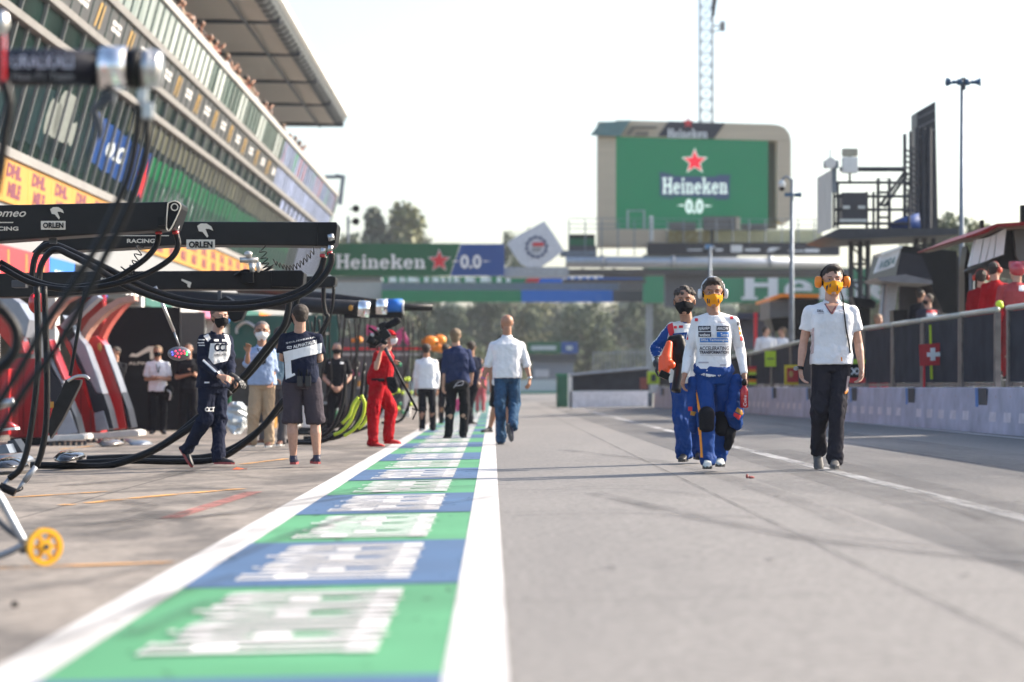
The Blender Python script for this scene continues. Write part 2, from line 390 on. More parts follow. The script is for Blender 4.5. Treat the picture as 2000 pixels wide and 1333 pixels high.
GOLD = mat('gold_lettering', (.42, .26, .07), .5, var=.05)

# ---------------------------------------------------------------- pit building
def BP(s, Y, off=0.):   # point on the leaning facade, s = slope of its sight line
    x = 11.82 / (1 + .274 * s) if s > .46 else 10.5
    return Vector((-(x - off) + .00127 * Y, Y, HC + s * x + .0055 * Y))
def BX(x, zc, Y): return Vector((-x + .00127 * Y, Y, HC + zc + .0055 * Y))
Y_A, Y_B, BAY = 45.0, 138.4, 2.37
NB = int((Y_B - Y_A) / BAY)
bld = thing('pit_building', 'long glass fronted pit building with crowded roof terrace and overhanging canopy', 'building', (-12, 45, 0))
GLASS = mat('dark_green_glass', (.006, .016, .014), .2, var=.7, scale=.35, spec=.025)
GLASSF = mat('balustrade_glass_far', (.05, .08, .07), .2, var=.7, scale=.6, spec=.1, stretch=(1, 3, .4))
GLASSB = mat('balustrade_glass', (.42, .47, .46), .08, var=.35, scale=.5, spec=.9, stretch=(1, 3, .4))  # pale colour paints the sky's reflection into the near panes
GPAN = mat('grey_fascia_panel', (.05, .052, .055), .5, var=.12, scale=1)
BAND = mat('pale_concrete_band', (.20, .195, .19), .6, var=.1, scale=1.5)
MULL = mat('window_mullion', (.26, .27, .27), .4, .3, var=.08)
MULLD = mat('dark_mullion', (.02, .05, .045), .4, var=.1)
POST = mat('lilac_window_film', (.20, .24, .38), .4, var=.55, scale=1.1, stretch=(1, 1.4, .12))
def bbox(mb, s0, s1, Y0, Y1, off0, off1):
    P = [BP(s0, Y0, off0), BP(s0, Y1, off0), BP(s1, Y1, off0), BP(s1, Y0, off0)]
    Q = [BP(s0, Y0, off1), BP(s0, Y1, off1), BP(s1, Y1, off1), BP(s1, Y0, off1)]
    return mb.add(P + Q, [(0, 1, 2, 3), (7, 6, 5, 4), (0, 4, 5, 1), (1, 5, 6, 2), (2, 6, 7, 3), (3, 7, 4, 0)])
for nm, s0, s1, o1 in [('parapet_rail', 1.118, 1.145, .08), ('balustrade_sill', .962, .985, .06), ('storey_band', .832, .852, .08), ('storey_band', .741, .760, .10), ('window_sill', .442, .462, .12)]:
    bbox(MB(), s0, s1, Y_A, Y_B, -.35, o1).build(nm, BAND if nm != 'parapet_rail' else mat('parapet_white', (.42, .42, .41), .5), bld)
core = MB()
core.add([BX(10.9, .3 * 10, Y_A), BX(9.75, .96 * 9.6, Y_A), BX(22, 9.1, Y_A), BX(22, 3, Y_A), BX(10.9, .3 * 10, Y_B), BX(9.75, .96 * 9.6, Y_B), BX(22, 9.1, Y_B), BX(22, 3, Y_B)],
         [(0, 1, 2, 3), (7, 6, 5, 4), (0, 4, 5, 1), (1, 5, 6, 2), (2, 6, 7, 3), (3, 7, 4, 0)])
core.build('wall', mat('building_core', (.05, .055, .055), .8), bld)
bbox(MB(), .35, .444, Y_A, 121, -.3, .05).build('fascia', YEL, bld)
bbox(MB(), .35, .444, 121.01, Y_B, -.3, .04).build('fascia', BAND, bld)
bbox(MB(), .262, .349, Y_A, Y_B, -.3, -.02).build('soffit_band', mat('grey_white_soffit', (.20, .21, .22), .6, var=.1, stretch=(1, 4, 1)), bld)
LET = MB()
for i in range(24):
    yc = 52.4 + 2.85 * i
    for tx, a, b, hw, m_ in (('DHL', .403, .433, .85, 0), ('MILE', .362, .394, .75, 0)):
        t_ = MB(); text(t_, tx, [BP(a, yc - hw, .056), BP(a, yc + hw, .056), BP(b, yc + hw + .1, .056), BP(b, yc - hw + .1, .056)], .07, .2)
        t_.build('fascia_lettering', DHLR, bld)
sm = MB()
for i in range(54): Y = Y_A + .5 + i * 1.42; bbox(MB(), .351, .441, Y, Y + .05, .02, .055).build('fascia_seam', mat('fascia_seam_ochre', (.45, .26, .03), .5), bld)
# bays: every pane of the three glazed bands is a part of its own
for i in range(NB):
    Y = Y_A + i * BAY; Y1 = Y + BAY - .07; far = Y > 103
    bbox(MB(), .463, .737, Y, Y1, -.12, -.06).build('window', POST if Y > 121 else GLASS, bld)
    bbox(MB(), .765, .828, Y, Y1, -.12, -.06).build('ribbon_window', POST if Y > 107 else GLASS, bld)
    for k in range(2):
        a = Y + k * BAY / 2; b = a + BAY / 2 - .16
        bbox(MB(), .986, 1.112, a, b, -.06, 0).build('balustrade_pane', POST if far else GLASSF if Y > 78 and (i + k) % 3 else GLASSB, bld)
    gp = bbox(MB(), .857, .961, Y, Y1, -.1, -.02).build('grey_panel', POST if far else GPAN, bld)
    if not far:
        lg = MB()
        if i % 2 == 0:
            for r_ in range(2):
                for q_ in range(5):
                    a = Y + .5 + q_ * .27; s0 = .895 + r_ * .02
                    lg.add([BP(s0, a, 0), BP(s0, a + .17, 0), BP(s0 + .014, a + .17, 0), BP(s0 + .014, a, 0)], [(0, 1, 2, 3)])
            lg.build('panel_lettering', WHT2, bld)
        else:
            for q_, ww in ((0, .34), (.55, .2)):
                a = Y + .75 + q_
                lg.add([BP(.868, a - .12, 0), BP(.868, a + .16 - .12, 0), BP(.945, a + ww, 0), BP(.945, a + .05, 0)], [(0, 1, 2, 3)])
            lg.build('panel_emblem', GOLD, bld)
mu = MB(); ml = MB()
for i in range(NB + 1):
    Y = Y_A + i * BAY - .07
    bbox(MB(), .463, .737, Y, Y + .07, -.1, .03).build('mullion', MULL, bld); bbox(MB(), .463, .737, Y + BAY / 2, Y + BAY / 2 + .045, -.1, .02).build('thin_mullion', MULL, bld); bbox(MB(), .765, .828, Y, Y + .05, -.1, .03).build('ribbon_mullion', MULL, bld)
    for k in range(2): bbox(MB(), .986, 1.112, Y + k * BAY / 2 - .09, Y + k * BAY / 2 + .07, -.05, .03).build('balustrade_post', MULLD, bld); bbox(MB(), .857, .961, Y + k * BAY / 2, Y + k * BAY / 2 + .06, -.05, .0).build('panel_joint', MULLD, bld)
# reflected banners and trees, painted as coloured strips on the large glazed band
def reflection_strip(name, Ya, Yb, lo, hi, m, amp=.012, off=-.052, n=40):
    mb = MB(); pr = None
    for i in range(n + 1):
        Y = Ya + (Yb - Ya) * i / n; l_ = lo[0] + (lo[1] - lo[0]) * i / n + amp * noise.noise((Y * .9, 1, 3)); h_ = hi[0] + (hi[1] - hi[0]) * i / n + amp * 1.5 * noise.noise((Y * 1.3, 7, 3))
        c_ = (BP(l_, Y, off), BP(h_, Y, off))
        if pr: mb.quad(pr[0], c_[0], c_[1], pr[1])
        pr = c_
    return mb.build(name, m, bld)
FG = mat('green_glass_reflection', (.0, .10, .035), .35, var=.15, spec=.08); FG2 = mat('dark_green_glass_reflection', (.0, .045, .022), .35, var=.2, spec=.08); FB = mat('blue_glass_reflection', (.008, .04, .16), .35, var=.2, spec=.08)
FD = mat('grey_blue_glass_reflection', (.008, .019, .022), .35, var=.9, scale=.5, spec=.025); FT = mat('tree_toned_glass_reflection', (.07, .072, .05), .4, var=.6, scale=.8, spec=.08)
reflection_strip('painted_reflection', 46, 62, (.50, .49), (.66, .64), FD, .02); reflection_strip('painted_reflection', 66, 120, (.665, .66), (.735, .735), FT, .014)
reflection_strip('blue_reflection', 61, 71.5, (.53, .50), (.66, .64), FB); reflection_strip('green_reflection', 71.5, 119, (.56, .57), (.64, .655), FG); reflection_strip('dark_green_reflection', 71.5, 119, (.475, .475), (.575, .58), FG2, off=-.05)
fd = MB()
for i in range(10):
    fd = MB(); a = 74.5 + i * 1.15 + (i > 4) * .3; fd.add([BP(.515, a, -.045), BP(.515, a + .5, -.045), BP(.56 + .01 * (i % 3), a + .6, -.045), BP(.56 + .012 * (i % 2), a + .1, -.045)], [(0, 1, 2, 3)]); fd.build('reflected_letter', mat('dim_lettering', (.42, .47, .5), .5), bld)
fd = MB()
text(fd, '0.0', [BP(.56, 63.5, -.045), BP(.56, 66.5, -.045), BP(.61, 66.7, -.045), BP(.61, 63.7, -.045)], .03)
fd.build('reflected_lettering', mat('dim_lettering', (.42, .47, .5), .5), bld)
st = MB(); star_mb(st, BP(.545, 70.6, -.042), (BP(.545, 71.6, 0) - BP(.545, 70.6, 0)), (BP(.63, 70.6, 0) - BP(.545, 70.6, 0)) * .9, 1); st.build('reflected_star', REDL, bld)
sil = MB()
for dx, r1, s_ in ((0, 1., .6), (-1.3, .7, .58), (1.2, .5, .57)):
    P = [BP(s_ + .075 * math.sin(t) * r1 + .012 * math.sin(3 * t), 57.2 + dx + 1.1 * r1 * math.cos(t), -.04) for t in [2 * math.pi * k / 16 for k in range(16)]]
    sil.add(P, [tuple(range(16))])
sil.build('reflected_shape', mat('pale_glass_reflection', (.17, .19, .18), .4), bld)
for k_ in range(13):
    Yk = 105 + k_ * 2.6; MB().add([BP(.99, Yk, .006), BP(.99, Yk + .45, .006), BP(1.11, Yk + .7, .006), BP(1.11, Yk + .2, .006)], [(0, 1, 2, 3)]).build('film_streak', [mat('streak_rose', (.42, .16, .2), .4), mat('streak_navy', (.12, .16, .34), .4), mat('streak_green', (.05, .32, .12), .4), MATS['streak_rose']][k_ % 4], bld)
# canopy over the roof terrace
CANV = mat('canopy_fabric', (.74, .66, .59), .8, var=.08, scale=.5, stretch=(.5, .2, 1))
c1 = MB(); beams = [55 + 9.55 * i for i in range(9)] + [132]
prof = [(8.75, 13.82), (10.5, 13.9), (14, 13.9), (20, 14.0)]
for j in range(len(beams) - 1):
    ya, yb = beams[j], beams[j + 1]
    for a in range(len(prof) - 1):
        for k in range(6):
            t0, t1 = k / 6, (k + 1) / 6; z0 = .42 * math.sin(math.pi * t0); z1 = .42 * math.sin(math.pi * t1)
            c1.quad(BX(prof[a][0], prof[a][1] - .25 + z0, ya + (yb - ya) * t0), BX(prof[a + 1][0], prof[a + 1][1] - .25 + z0, ya + (yb - ya) * t0), BX(prof[a + 1][0], prof[a + 1][1] - .25 + z1, ya + (yb - ya) * t1), BX(prof[a][0], prof[a][1] - .25 + z1, ya + (yb - ya) * t1))
can = c1.build('canopy', CANV, bld, True)
rf = MB()
for a, b in (((20, 14.6), (8.2, 14.35)),):
    rf.add([BX(*a, 55), BX(*b, 55), BX(*b, 132), BX(*a, 132), BX(a[0], a[1] + .12, 55), BX(b[0], b[1] + .12, 55), BX(b[0], b[1] + .12, 132), BX(a[0], a[1] + .12, 132)], [(0, 1, 2, 3), (7, 6, 5, 4), (0, 4, 5, 1), (1, 5, 6, 2), (2, 6, 7, 3), (3, 7, 4, 0)])
rf.build('roof_sheet', WHT, can)
ed = MB(); pe = [(8.75, 13.6), (8.5, 13.62), (8.3, 13.78), (8.18, 14.0), (8.22, 14.34), (8.75, 14.34)]
ed.loft([[BX(x, z, Y) for x, z in pe] for Y in (55, 132.4)]); ed.build('canopy_edge', mat('canopy_louvre', (.10, .11, .115), .5, var=.2), can)
ed = MB(); ed.loft([[BX(x, z, Y) for x, z in [(8.17, 14.02), (8.05, 14.1), (8.05, 14.34), (8.21, 14.34)]] for Y in (55, 132.4)]); ed.build('canopy_gutter', WHT, can)
rb = MB()
for Y in beams: rb.loft([[BX(x, z, yy) for x, z in [(8.3, 13.5), (20, 13.6), (20, 13.78), (8.3, 13.72)]] for yy in (Y - .09, Y + .09)])
for i in range(60): Y = 56 + i * 1.28; rb.loft([[BX(x, z, yy) for x, z in [(8.78, 13.56), (8.48, 13.58), (8.26, 13.75), (8.3, 13.8)]] for yy in (Y - .03, Y + .03)])
rb.tube([BX(9.6, 13.5, 55), BX(9.6, 13.5, 132)], .07, sub=1)
rb.build('canopy_beams', DGREY, can)
tf = MB(); tf.add([BX(9.34, 9.0, Y_A), BX(20, 9.0, Y_A), BX(20, 9.0, Y_B), BX(9.34, 9.0, Y_B), BX(9.34, 9.16, Y_A), BX(20, 9.16, Y_A), BX(20, 9.16, Y_B), BX(9.34, 9.16, Y_B)], [(0, 1, 2, 3), (7, 6, 5, 4), (0, 4, 5, 1), (1, 5, 6, 2), (2, 6, 7, 3), (3, 7, 4, 0)])
tf.build('terrace_floor', CONC2, bld)
for i in range(9): MB().cyl(BX(16, 9, 60 + i * 9), BX(16, 13.6, 60 + i * 9), .15).build('canopy_column', STEELB, bld)
# end frame at the far corner
fr = MB(); fr.pxtube([(655, 344), (671, 344), (664, 400)], 136, .13, sub=1); fr.pxtube([(630, 346), (671, 346)], 136.5, .1, sub=1)
fr.build('end_frame', STEELB, bld)
# garages: dark rooms behind the header boards
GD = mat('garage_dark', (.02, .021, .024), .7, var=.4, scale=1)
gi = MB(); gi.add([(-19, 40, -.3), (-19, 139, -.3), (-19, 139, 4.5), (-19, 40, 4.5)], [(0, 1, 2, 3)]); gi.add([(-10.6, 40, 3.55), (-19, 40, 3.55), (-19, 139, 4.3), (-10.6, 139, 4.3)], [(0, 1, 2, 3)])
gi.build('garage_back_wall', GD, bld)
hdr = [(45, 56.5, 'r'), (56.6, 60, 'b'), (60.1, 63.4, 'k'), (63.5, 65, 'b'), (65.1, 72, 'k'), (72.1, 79, 'g'), (79.1, 86, 'w'), (86.1, 93, 'p'), (93.1, 100, 'b'), (100.1, 107, 'g'), (107.1, 114, 'o'), (114.1, 121, 'k'), (121.1, 128, 't'), (128.1, 138, 'w')]
hm = dict(r=REDL, b=BBLUE2, k=BLK, g=mat('header_dark_green', (.01, .10, .08), .5), w=mat('header_white', (.5, .5, .5), .5), p=mat('header_pink', (.5, .12, .22), .5), o=ORANGE, t=mat('header_teal', (.03, .28, .26), .5))
for a, b, c in hdr: 
    h_ = bbox(MB(), .195, .261, a, b, -.3, .06).build('garage_header', hm[c], bld)
    lt = MB()
    if c == 'r':
        for i in range(5): Yc = 47.7 + i * 2; MB().add([BP(.205, Yc, .066), BP(.205, Yc + .18, .066), BP(.254, Yc + .18, .066), BP(.254, Yc, .066)], [(0, 1, 2, 3)]).build('header_stripe', YEL, h_)
    elif c in 'bkgw':
        for i in range(5):
            a0 = a + (b - a) * (.2 + .13 * i); lt.add([BP(.215, a0, .066), BP(.215, a0 + (b - a) * .07, .066), BP(.235, a0 + (b - a) * .07, .066), BP(.235, a0, .066)], [(0, 1, 2, 3)])
        lt.build('header_mark', WHT2 if c != 'w' else DGREY, h_)
for i in range(14): Y = 43 + i * 7; MB().span((-10.9, Y, -.22), (-10.3, Y + .5, 3.5)).build('garage_pillar', WHT if i % 3 else REDP, bld)

# ---------------------------------------------------------------- far end: footbridge, podium, screen
yb = 150.
br = thing('beer_banner', 'wide green and blue HEINEKEN 0.0 banner hung across the pit lane', 'banner', W(780, 508, 140))
MB().pxprism([(560, 476), (560, 539), (878, 539), (899, 476)], 140, .5).build('green_board', BGREEN, br)
MB().pxprism([(900, 477), (879, 539), (985, 539), (985, 477)], 140, .5).build('blue_board', BBLUE, br)
text(MB(), HEI, pxq(656, 497, 831, 525, 139.9)).build('lettering', WHT2, br)
t_ = MB(); text(t_, '0.0', pxq(899, 498, 940, 525, 139.9), .03); t_.add([W(879, 511, 139.9), W(895, 509, 139.9), W(895, 512, 139.9)], [(0, 1, 2)]); t_.add([W(960, 511, 139.9), W(944, 509, 139.9), W(944, 512, 139.9)], [(0, 1, 2)]); t_.build('lettering', WHT2, br)
t_ = MB(); star_mb(t_, W(858, 510, 139.85), (1, 0, 0), (0, 0, 1), .7); t_.build('star_edge', WHT2, br)
t_ = MB(); star_mb(t_, W(858, 510, 139.8), (1, 0, 0), (0, 0, 1), .6); t_.build('star', REDL, br)
fb = thing('footbridge', 'grey steel footbridge spanning the pit lane under the beer banner', 'bridge', W(900, 560, 144))
MB().pxbox(520, 541, 744, 547, 141, 3).build('deck', STEELB, fb); MB().pxbox(985, 522, 1110, 541, 141, 2).build('beam', STEEL, fb)
t_ = MB()
for i in range(14): x = 590 + i * 28; t_.pxbox(x, 541, x + 2, 556, 141.2, .1)
t_.build('railing', STEEL, fb)
fb2 = thing('start_line_gantry', 'long low gantry with green and blue boards and dark centre crossing the lane', 'gantry', W(1000, 575, 175))
MB().pxbox(480, 541, 745, 590, 176, 2).build('plain_panel', mat('concrete_panel_pale', (.36, .36, .34), .8), fb2)
MB().pxbox(745, 553, 1330, 567, 176, 2).build('walkway', STEELB, fb2)
MB().pxbox(745, 541, 1050, 552.6, 176, 1).build('upper_green_board', BGREEN2, fb2); MB().pxbox(1050, 541, 1330, 552.6, 176, 1).build('upper_blue_board', BBLUE2, fb2)
t_ = MB()
for i, (a, b) in enumerate([(760, 775), (780, 793), (796, 820), (828, 838), (845, 858), (861, 870), (875, 882), (886, 897), (908, 930), (938, 960), (970, 980), (988, 998), (1098, 1108), (1114, 1123), (1130, 1138), (1146, 1152), (1160, 1168)]):
    t_.add([W(a, 551.5, 175.9), W(b, 551.5, 175.9), W(b - 2, 541.5 + (i % 3), 175.9), W(a + 1, 541.5, 175.9)], [(0, 1, 2, 3)])
t_.build('lettering', WHT2, fb2)
MB().add([W(1024, 551.5, 175.9), W(1052, 551.5, 175.9), W(1056, 541.5, 175.9), W(1034, 541.5, 175.9)], [(0, 1, 2, 3)]).build('red_mark', REDL, fb2)
MB().pxbox(745, 567.5, 1018, 590, 175, 1).build('lower_green_board', BGREEN2, fb2); MB().pxbox(1018, 567.5, 1197, 590, 175, 1).build('lower_blue_board', BBLUE2, fb2)
MB().pxbox(1197, 567.5, 1257, 590, 175, 1).build('dark_board', DGREY, fb2)
bb = thing('trackside_billboard', 'large green billboard with giant white letters behind the team stands', 'billboard', W(1450, 600, 170))
MB().pxbox(1257, 524, 1760, 592, 172, 1).build('board', mat('faded_sign_green', (.03, .25, .12), .6, var=.05), bb)
text(MB(), HEI, pxq(1448, 529, 1960, 586, 171.8)).build('lettering', WHT2, bb)
MB().pxbox(1262, 592, 1275, 770, 172.5, .4).build('post', STEEL, bb); MB().pxbox(1640, 592, 1655, 740, 172.5, .4).build('post', STEEL, bb)
MB().pxbox(1257, 498, 1440, 524, 174, 1).build('walkway', DGREY, bb)

pod = thing('podium_structure', 'tan winners podium wall with rounded corner carrying the giant green screen', 'podium', W(1350, 480, 150))
out = [(1168, 262), (1168, 448), (1163, 482), (1300, 482), (1300, 448), (1203, 448), (1203, 268), (1500, 274), (1513, 277), (1518, 286), (1518, 425), (1522, 434), (1534, 437), (1545, 430), (1545, 282), (1540, 262), (1528, 248), (1508, 243), (1240, 234), (1168, 236)]
MB().pxprism([(1168, 238), (1168, 482), (1203, 482), (1203, 238)], 150, 1.8).build('left_column', TAN, pod)
MB().pxprism([(1203, 235), (1203, 267), (1500, 275), (1545, 276), (1542, 262), (1533, 250), (1522, 245), (1508, 243)], 150, 1.8).build('top_band', TAN, pod)
MB().pxprism([(1518, 276.2), (1518, 425), (1522, 434), (1533, 437), (1545, 430), (1545, 276.2)], 150, 1.8).build('right_column', TAN, pod)
MB().pxprism([(1153, 264), (1172, 240), (1232, 235), (1212, 266)], 149.6, .3).build('corner_flap', mat('teal_flap', (.10, .19, .19), .5), pod)
MB().pxbox(1203, 448, 1300, 482, 150, 1.6).build('lower_panel', TAN, pod)
MB().pxbox(1500, 275, 1518, 448, 151.2, .4).build('recess', TANDK, pod)
MB().pxbox(1300, 450, 1605, 474, 150.3, 1).build('lower_board', mat('pale_yellow_board', (.55, .52, .30), .6), pod)
MB().pxprism([(1285, 266), (1306, 237), (1416, 241), (1394, 272)], 149.9, .05).build('dark_panel', mat('navy_panel', (.02, .022, .035), .5), pod)
text(MB(), HEI, pxq(1304, 252, 1382, 270, 149.8)).build('lettering', WHT2, pod)
t_ = MB(); star_mb(t_, W(1344, 240, 149.7), (1, 0, 0), (0, 0, 1), .36); t_.build('star', REDL, pod)
t_ = MB(); t_.pxprism([(1222, 264), (1233, 247), (1285, 247), (1280, 252), (1240, 252), (1232, 264)], 149.85, .03); t_.build('emblem', TANDK, pod)
MB().pxprism([(1238, 265), (1243, 258), (1268, 258), (1264, 266)], 149.85, .03).build('emblem', TANDK, pod)
text(MB(), '2021', pxq(1291, 450, 1384, 474, 150.2), .05).build('year_lettering', mat('year_gold', (.36, .30, .13), .6), pod)
t_ = MB(); t_.pxbox(1388, 450, 1394, 474, 150.25, .03); t_.build('board_divider', DGREY, pod)
MB().pxbox(1265, 475, 1640, 498, 149.5, 1.2).build('sponsor_strip', mat('navy_strip', (.012, .013, .022), .5), pod)
t_ = MB()
for a, b, c, d in [(1342, 487, 1372, 490), (1376, 481, 1396, 486), (1398, 486, 1412, 491), (1427, 479, 1450, 493), (1455, 486, 1484, 491), (1572, 487, 1600, 493), (1540, 489, 1570, 492)]: t_.add(pxq(a, b, c, d, 149.45), [(0, 1, 2, 3)])
t_.add([W(1497, 492, 149.45), W(1503, 484, 149.45), W(1526, 484, 149.45), W(1516, 488, 149.45), W(1508, 492, 149.45)], [(0, 1, 2, 3, 4)]); t_.build('sponsor_marks', WHT2, pod)
scr = thing('video_screen', 'giant green video screen showing red star and HEINEKEN 0.0', 'screen', W(1350, 360, 149.8))
SCRG = mat('screen_green', (.0, .05, .025), .5, var=0, emit=(.0, .10, .04), es=.55)
SCRN = mat('screen_navy', (.02, .03, .07), .5, var=0, emit=(.012, .02, .05), es=.8); SCRW = mat('screen_white', (.5, .6, .55), .5, var=0, emit=(.5, .6, .55), es=.5); SCRR = mat('screen_red', (.5, .01, .02), .5, var=0, emit=(.6, .01, .03), es=.5)
MB().pxprism([(1203, 267), (1203, 447), (1500, 447), (1500, 275)], 150.1, .3).build('display', SCRG, scr)
t_ = MB(); star_mb(t_, W(1357, 316, 149.95), (1, 0, 0), (0, 0, 1), .86); t_.build('star_edge', SCRW, scr)
t_ = MB(); star_mb(t_, W(1357, 316, 149.9), (1, 0, 0), (0, 0, 1), .72); t_.build('star', SCRR, scr)
t_ = MB(); t_.pxprism([(1289, 344), (1289, 383), (1425, 387), (1425, 346)], 149.98, .05); t_.build('ribbon', SCRN, scr)
t_ = MB(); t_.pxprism([(1289, 336), (1315, 342), (1315, 346), (1287, 343)], 150.03, .02).pxprism([(1427, 342), (1400, 342), (1400, 346), (1427, 347)], 150.03, .02).pxprism([(1290, 386), (1318, 386), (1314, 389), (1292, 387)], 150.03, .02).pxprism([(1398, 387), (1424, 388), (1420, 391), (1396, 390)], 150.03, .02); t_.build('ribbon_ends', SCRN, scr)
text(MB(), HEI, pxq(1294, 347, 1421, 379, 149.9)).build('lettering', SCRW, scr)
text(MB(), '0.0', pxq(1338, 389, 1374, 418, 149.9), .05).build('lettering', SCRW, scr)
t_ = MB(); t_.add([W(1321, 402, 149.9), W(1335, 399, 149.9), W(1335, 404, 149.9)], [(0, 1, 2)]); t_.add([W(1393, 403, 149.9), W(1377, 400, 149.9), W(1377, 405, 149.9)], [(0, 1, 2)]); t_.build('dash', SCRW, scr)
bal = thing('podium_balcony', 'tubular steel podium balcony with railings and cabinets under the screen', 'balcony', W(1370, 512, 148))
MB().pxcyl((1105, 512), (1636, 515), 147.5, .34, n=20).build('ring_tube', mat('pale_steel_tube', (.42, .44, .47), .3, .5), bal, True)
t_ = MB()
for x in (1172, 1310, 1500): t_.pxcyl((x, 512), (x + 8, 512), 147.5, .4, n=16)
t_.build('tube_collar', STEEL, bal, True)
GBM = mat('gantry_grey', (.10, .105, .12), .6, var=.15)
for q in ((1095, 526, 1660, 536, 148, 2.5), (1300, 536, 1385, 600, 149, 1.5), (1100, 546, 1262, 552, 149.5, 1), (1180, 536, 1262, 541, 149, 1.5), (1210, 552, 1256, 566, 160, 1), (1385, 536, 1660, 541, 149, 1.5)): MB().pxbox(*q).build('support_beam', GBM, bal)
for k in range(9): MB().pxcyl((1110 + k * 62, 536), (1141 + k * 62, 526), 147.9, .09, n=6).build('brace', GBM, bal)
MB().pxbox(1095, 490, 1165, 500, 148.2, 1.5).build('deck', STEELB, bal)
t_ = MB()
for i in range(16): x = 1111 + i * 32; t_.pxcyl((x, 500 if x < 1265 else 475), (x, 430), 147.6, .035, n=6)
for y in (421, 432, 441): t_.pxcyl((1111, y + 6), (1640, y + 8), 147.6, .025, n=6)
t_.build('railing', STEELB, bal)
t_ = MB(); t_.pxbox(1112, 458, 1162, 466, 148.5, 1); t_.build('dark_cabinet', BLK, bal); MB().pxbox(1112, 466, 1162, 480, 148.5, 1).build('green_cabinet', BGREEN, bal); MB().pxbox(1112, 480, 1165, 490, 148.4, 1).build('base_cabinet', DGREY, bal)
t_ = MB(); t_.pxbox(1374, 423, 1444, 449, 148.6, .8); t_.pxbox(1308, 434, 1360, 449, 148.6, .8); t_.pxbox(1450, 437, 1500, 449, 148.6, .8); t_.build('speaker_cabinet', mat('warm_grey_box', (.10, .095, .085), .6), bal)
MB().pxbox(1438, 425, 1446, 449, 148.4, .4).build('light_panel', TAN, bal)
t_ = MB(); t_.pxtube([(1226, 447), (1226, 412), (1258, 412), (1258, 447)], 148.3, .07, sub=1); t_.build('door_frame', STEEL, bal)
MB().pxbox(1269, 422, 1276, 470, 148.2, .3).build('white_post', WHT, bal)

sg = thing('tilted_club_sign', 'white tilted square sign with gear wheel emblem beside the podium tube', 'sign', W(1045, 483, 146))
MB().pxprism([(1063, 432), (1082, 459), (1101, 489), (1078, 508), (1052, 525), (1032, 523), (1017, 516), (1004, 498), (990, 476), (1006, 463), (1036, 447)], 146, .35).build('board', mat('sign_white', (.6, .6, .63), .5), sg)
t_ = MB()
for i in range(24):
    a0, a1 = 2 * math.pi * i / 24, 2 * math.pi * (i + 1) / 24; r0, r1 = 17, (22.5 if i % 2 else 20)
    t_.add([W(1048 + r * math.cos(a), 483 + r * math.sin(a), 145.95) for r, a in ((r0, a0), (r1, a0), (r1, a1), (r0, a1))], [(0, 1, 2, 3)])
t_.build('gear_ring', mat('navy_ink', (.03, .05, .13), .6), sg)
t_ = MB(); t_.add(pxq(1040, 474, 1062, 481, 145.9), [(0, 1, 2, 3)]); t_.build('red_bar', REDL, sg)
t_ = MB(); t_.add(pxq(1039, 485, 1058, 487, 145.9), [(0, 1, 2, 3)]); t_.add(pxq(1038, 490, 1055, 492, 145.9), [(0, 1, 2, 3)]); t_.build('small_print', DGREY, sg)
# lattice mast
ms = thing('lattice_mast', 'tall thin steel lattice mast rising behind the screen', 'mast', W(1381, 440, 175))
t_ = MB(); t2 = MB()
for dx, dy in ((1368, 0), (1393, 0), (1368, .95), (1393, .95)): t_.cyl(W(dx, 460, 175) + Vector((0, dy, 0)), W(dx, -20, 175) + Vector((0, dy, 0)), .05, n=6)
for i in range(20):
    y = -10 + i * 22.5
    for dy in (0, .95):
        t2.cyl(W(1368, y, 175) + Vector((0, dy, 0)), W(1393, y, 175) + Vector((0, dy, 0)), .03, n=5)
        t2.cyl(W(1368, y, 175) + Vector((0, dy, 0)), W(1393, y + 22.5, 175) + Vector((0, dy, 0)), .018, n=5); t2.cyl(W(1393, y, 175) + Vector((0, dy, 0)), W(1368, y + 22.5, 175) + Vector((0, dy, 0)), .018, n=5)
t_.build('leg_tubes', STEEL, ms); t2.build('lattice', STEEL, ms)
t_ = MB(); t_.pxbox(1407, 42, 1416, 60, 174.6, .4); t_.pxcyl((1393, 51), (1407, 51), 174.8, .06); t_.pxcyl((1394, 63), (1408, 57), 174.8, .05); t_.build('camera_box', mat('weathered_box', (.22, .2, .18), .6), ms)
t_ = MB(); t_.pxtube([(1398, -5), (1395, 10), (1392, 32)], 174.8, .14); t_.build('cable', BLK, ms)
# round signal lamps
sl = thing('signal_lamps', 'two round dark signal lamps on a thin post above the green banner', 'signal', W(680, 475, 130))
MB().pxcyl((680, 475), (680, 423), 130, .07).build('post', STEELB, sl)
for y in (408, 433): 
    t_ = MB(); t_.cyl(W(695, y, 130), W(695, y, 130.4), .19, .17, 16); t_.cyl(W(695, y, 129.9), W(695, y, 130), .2, .2, 16); h_ = t_.build('lamp_head', BLK, sl, False)
    MB().pxcyl((681, y + 1), (690, y), 130.2, .04).build('bracket', STEELB, h_)

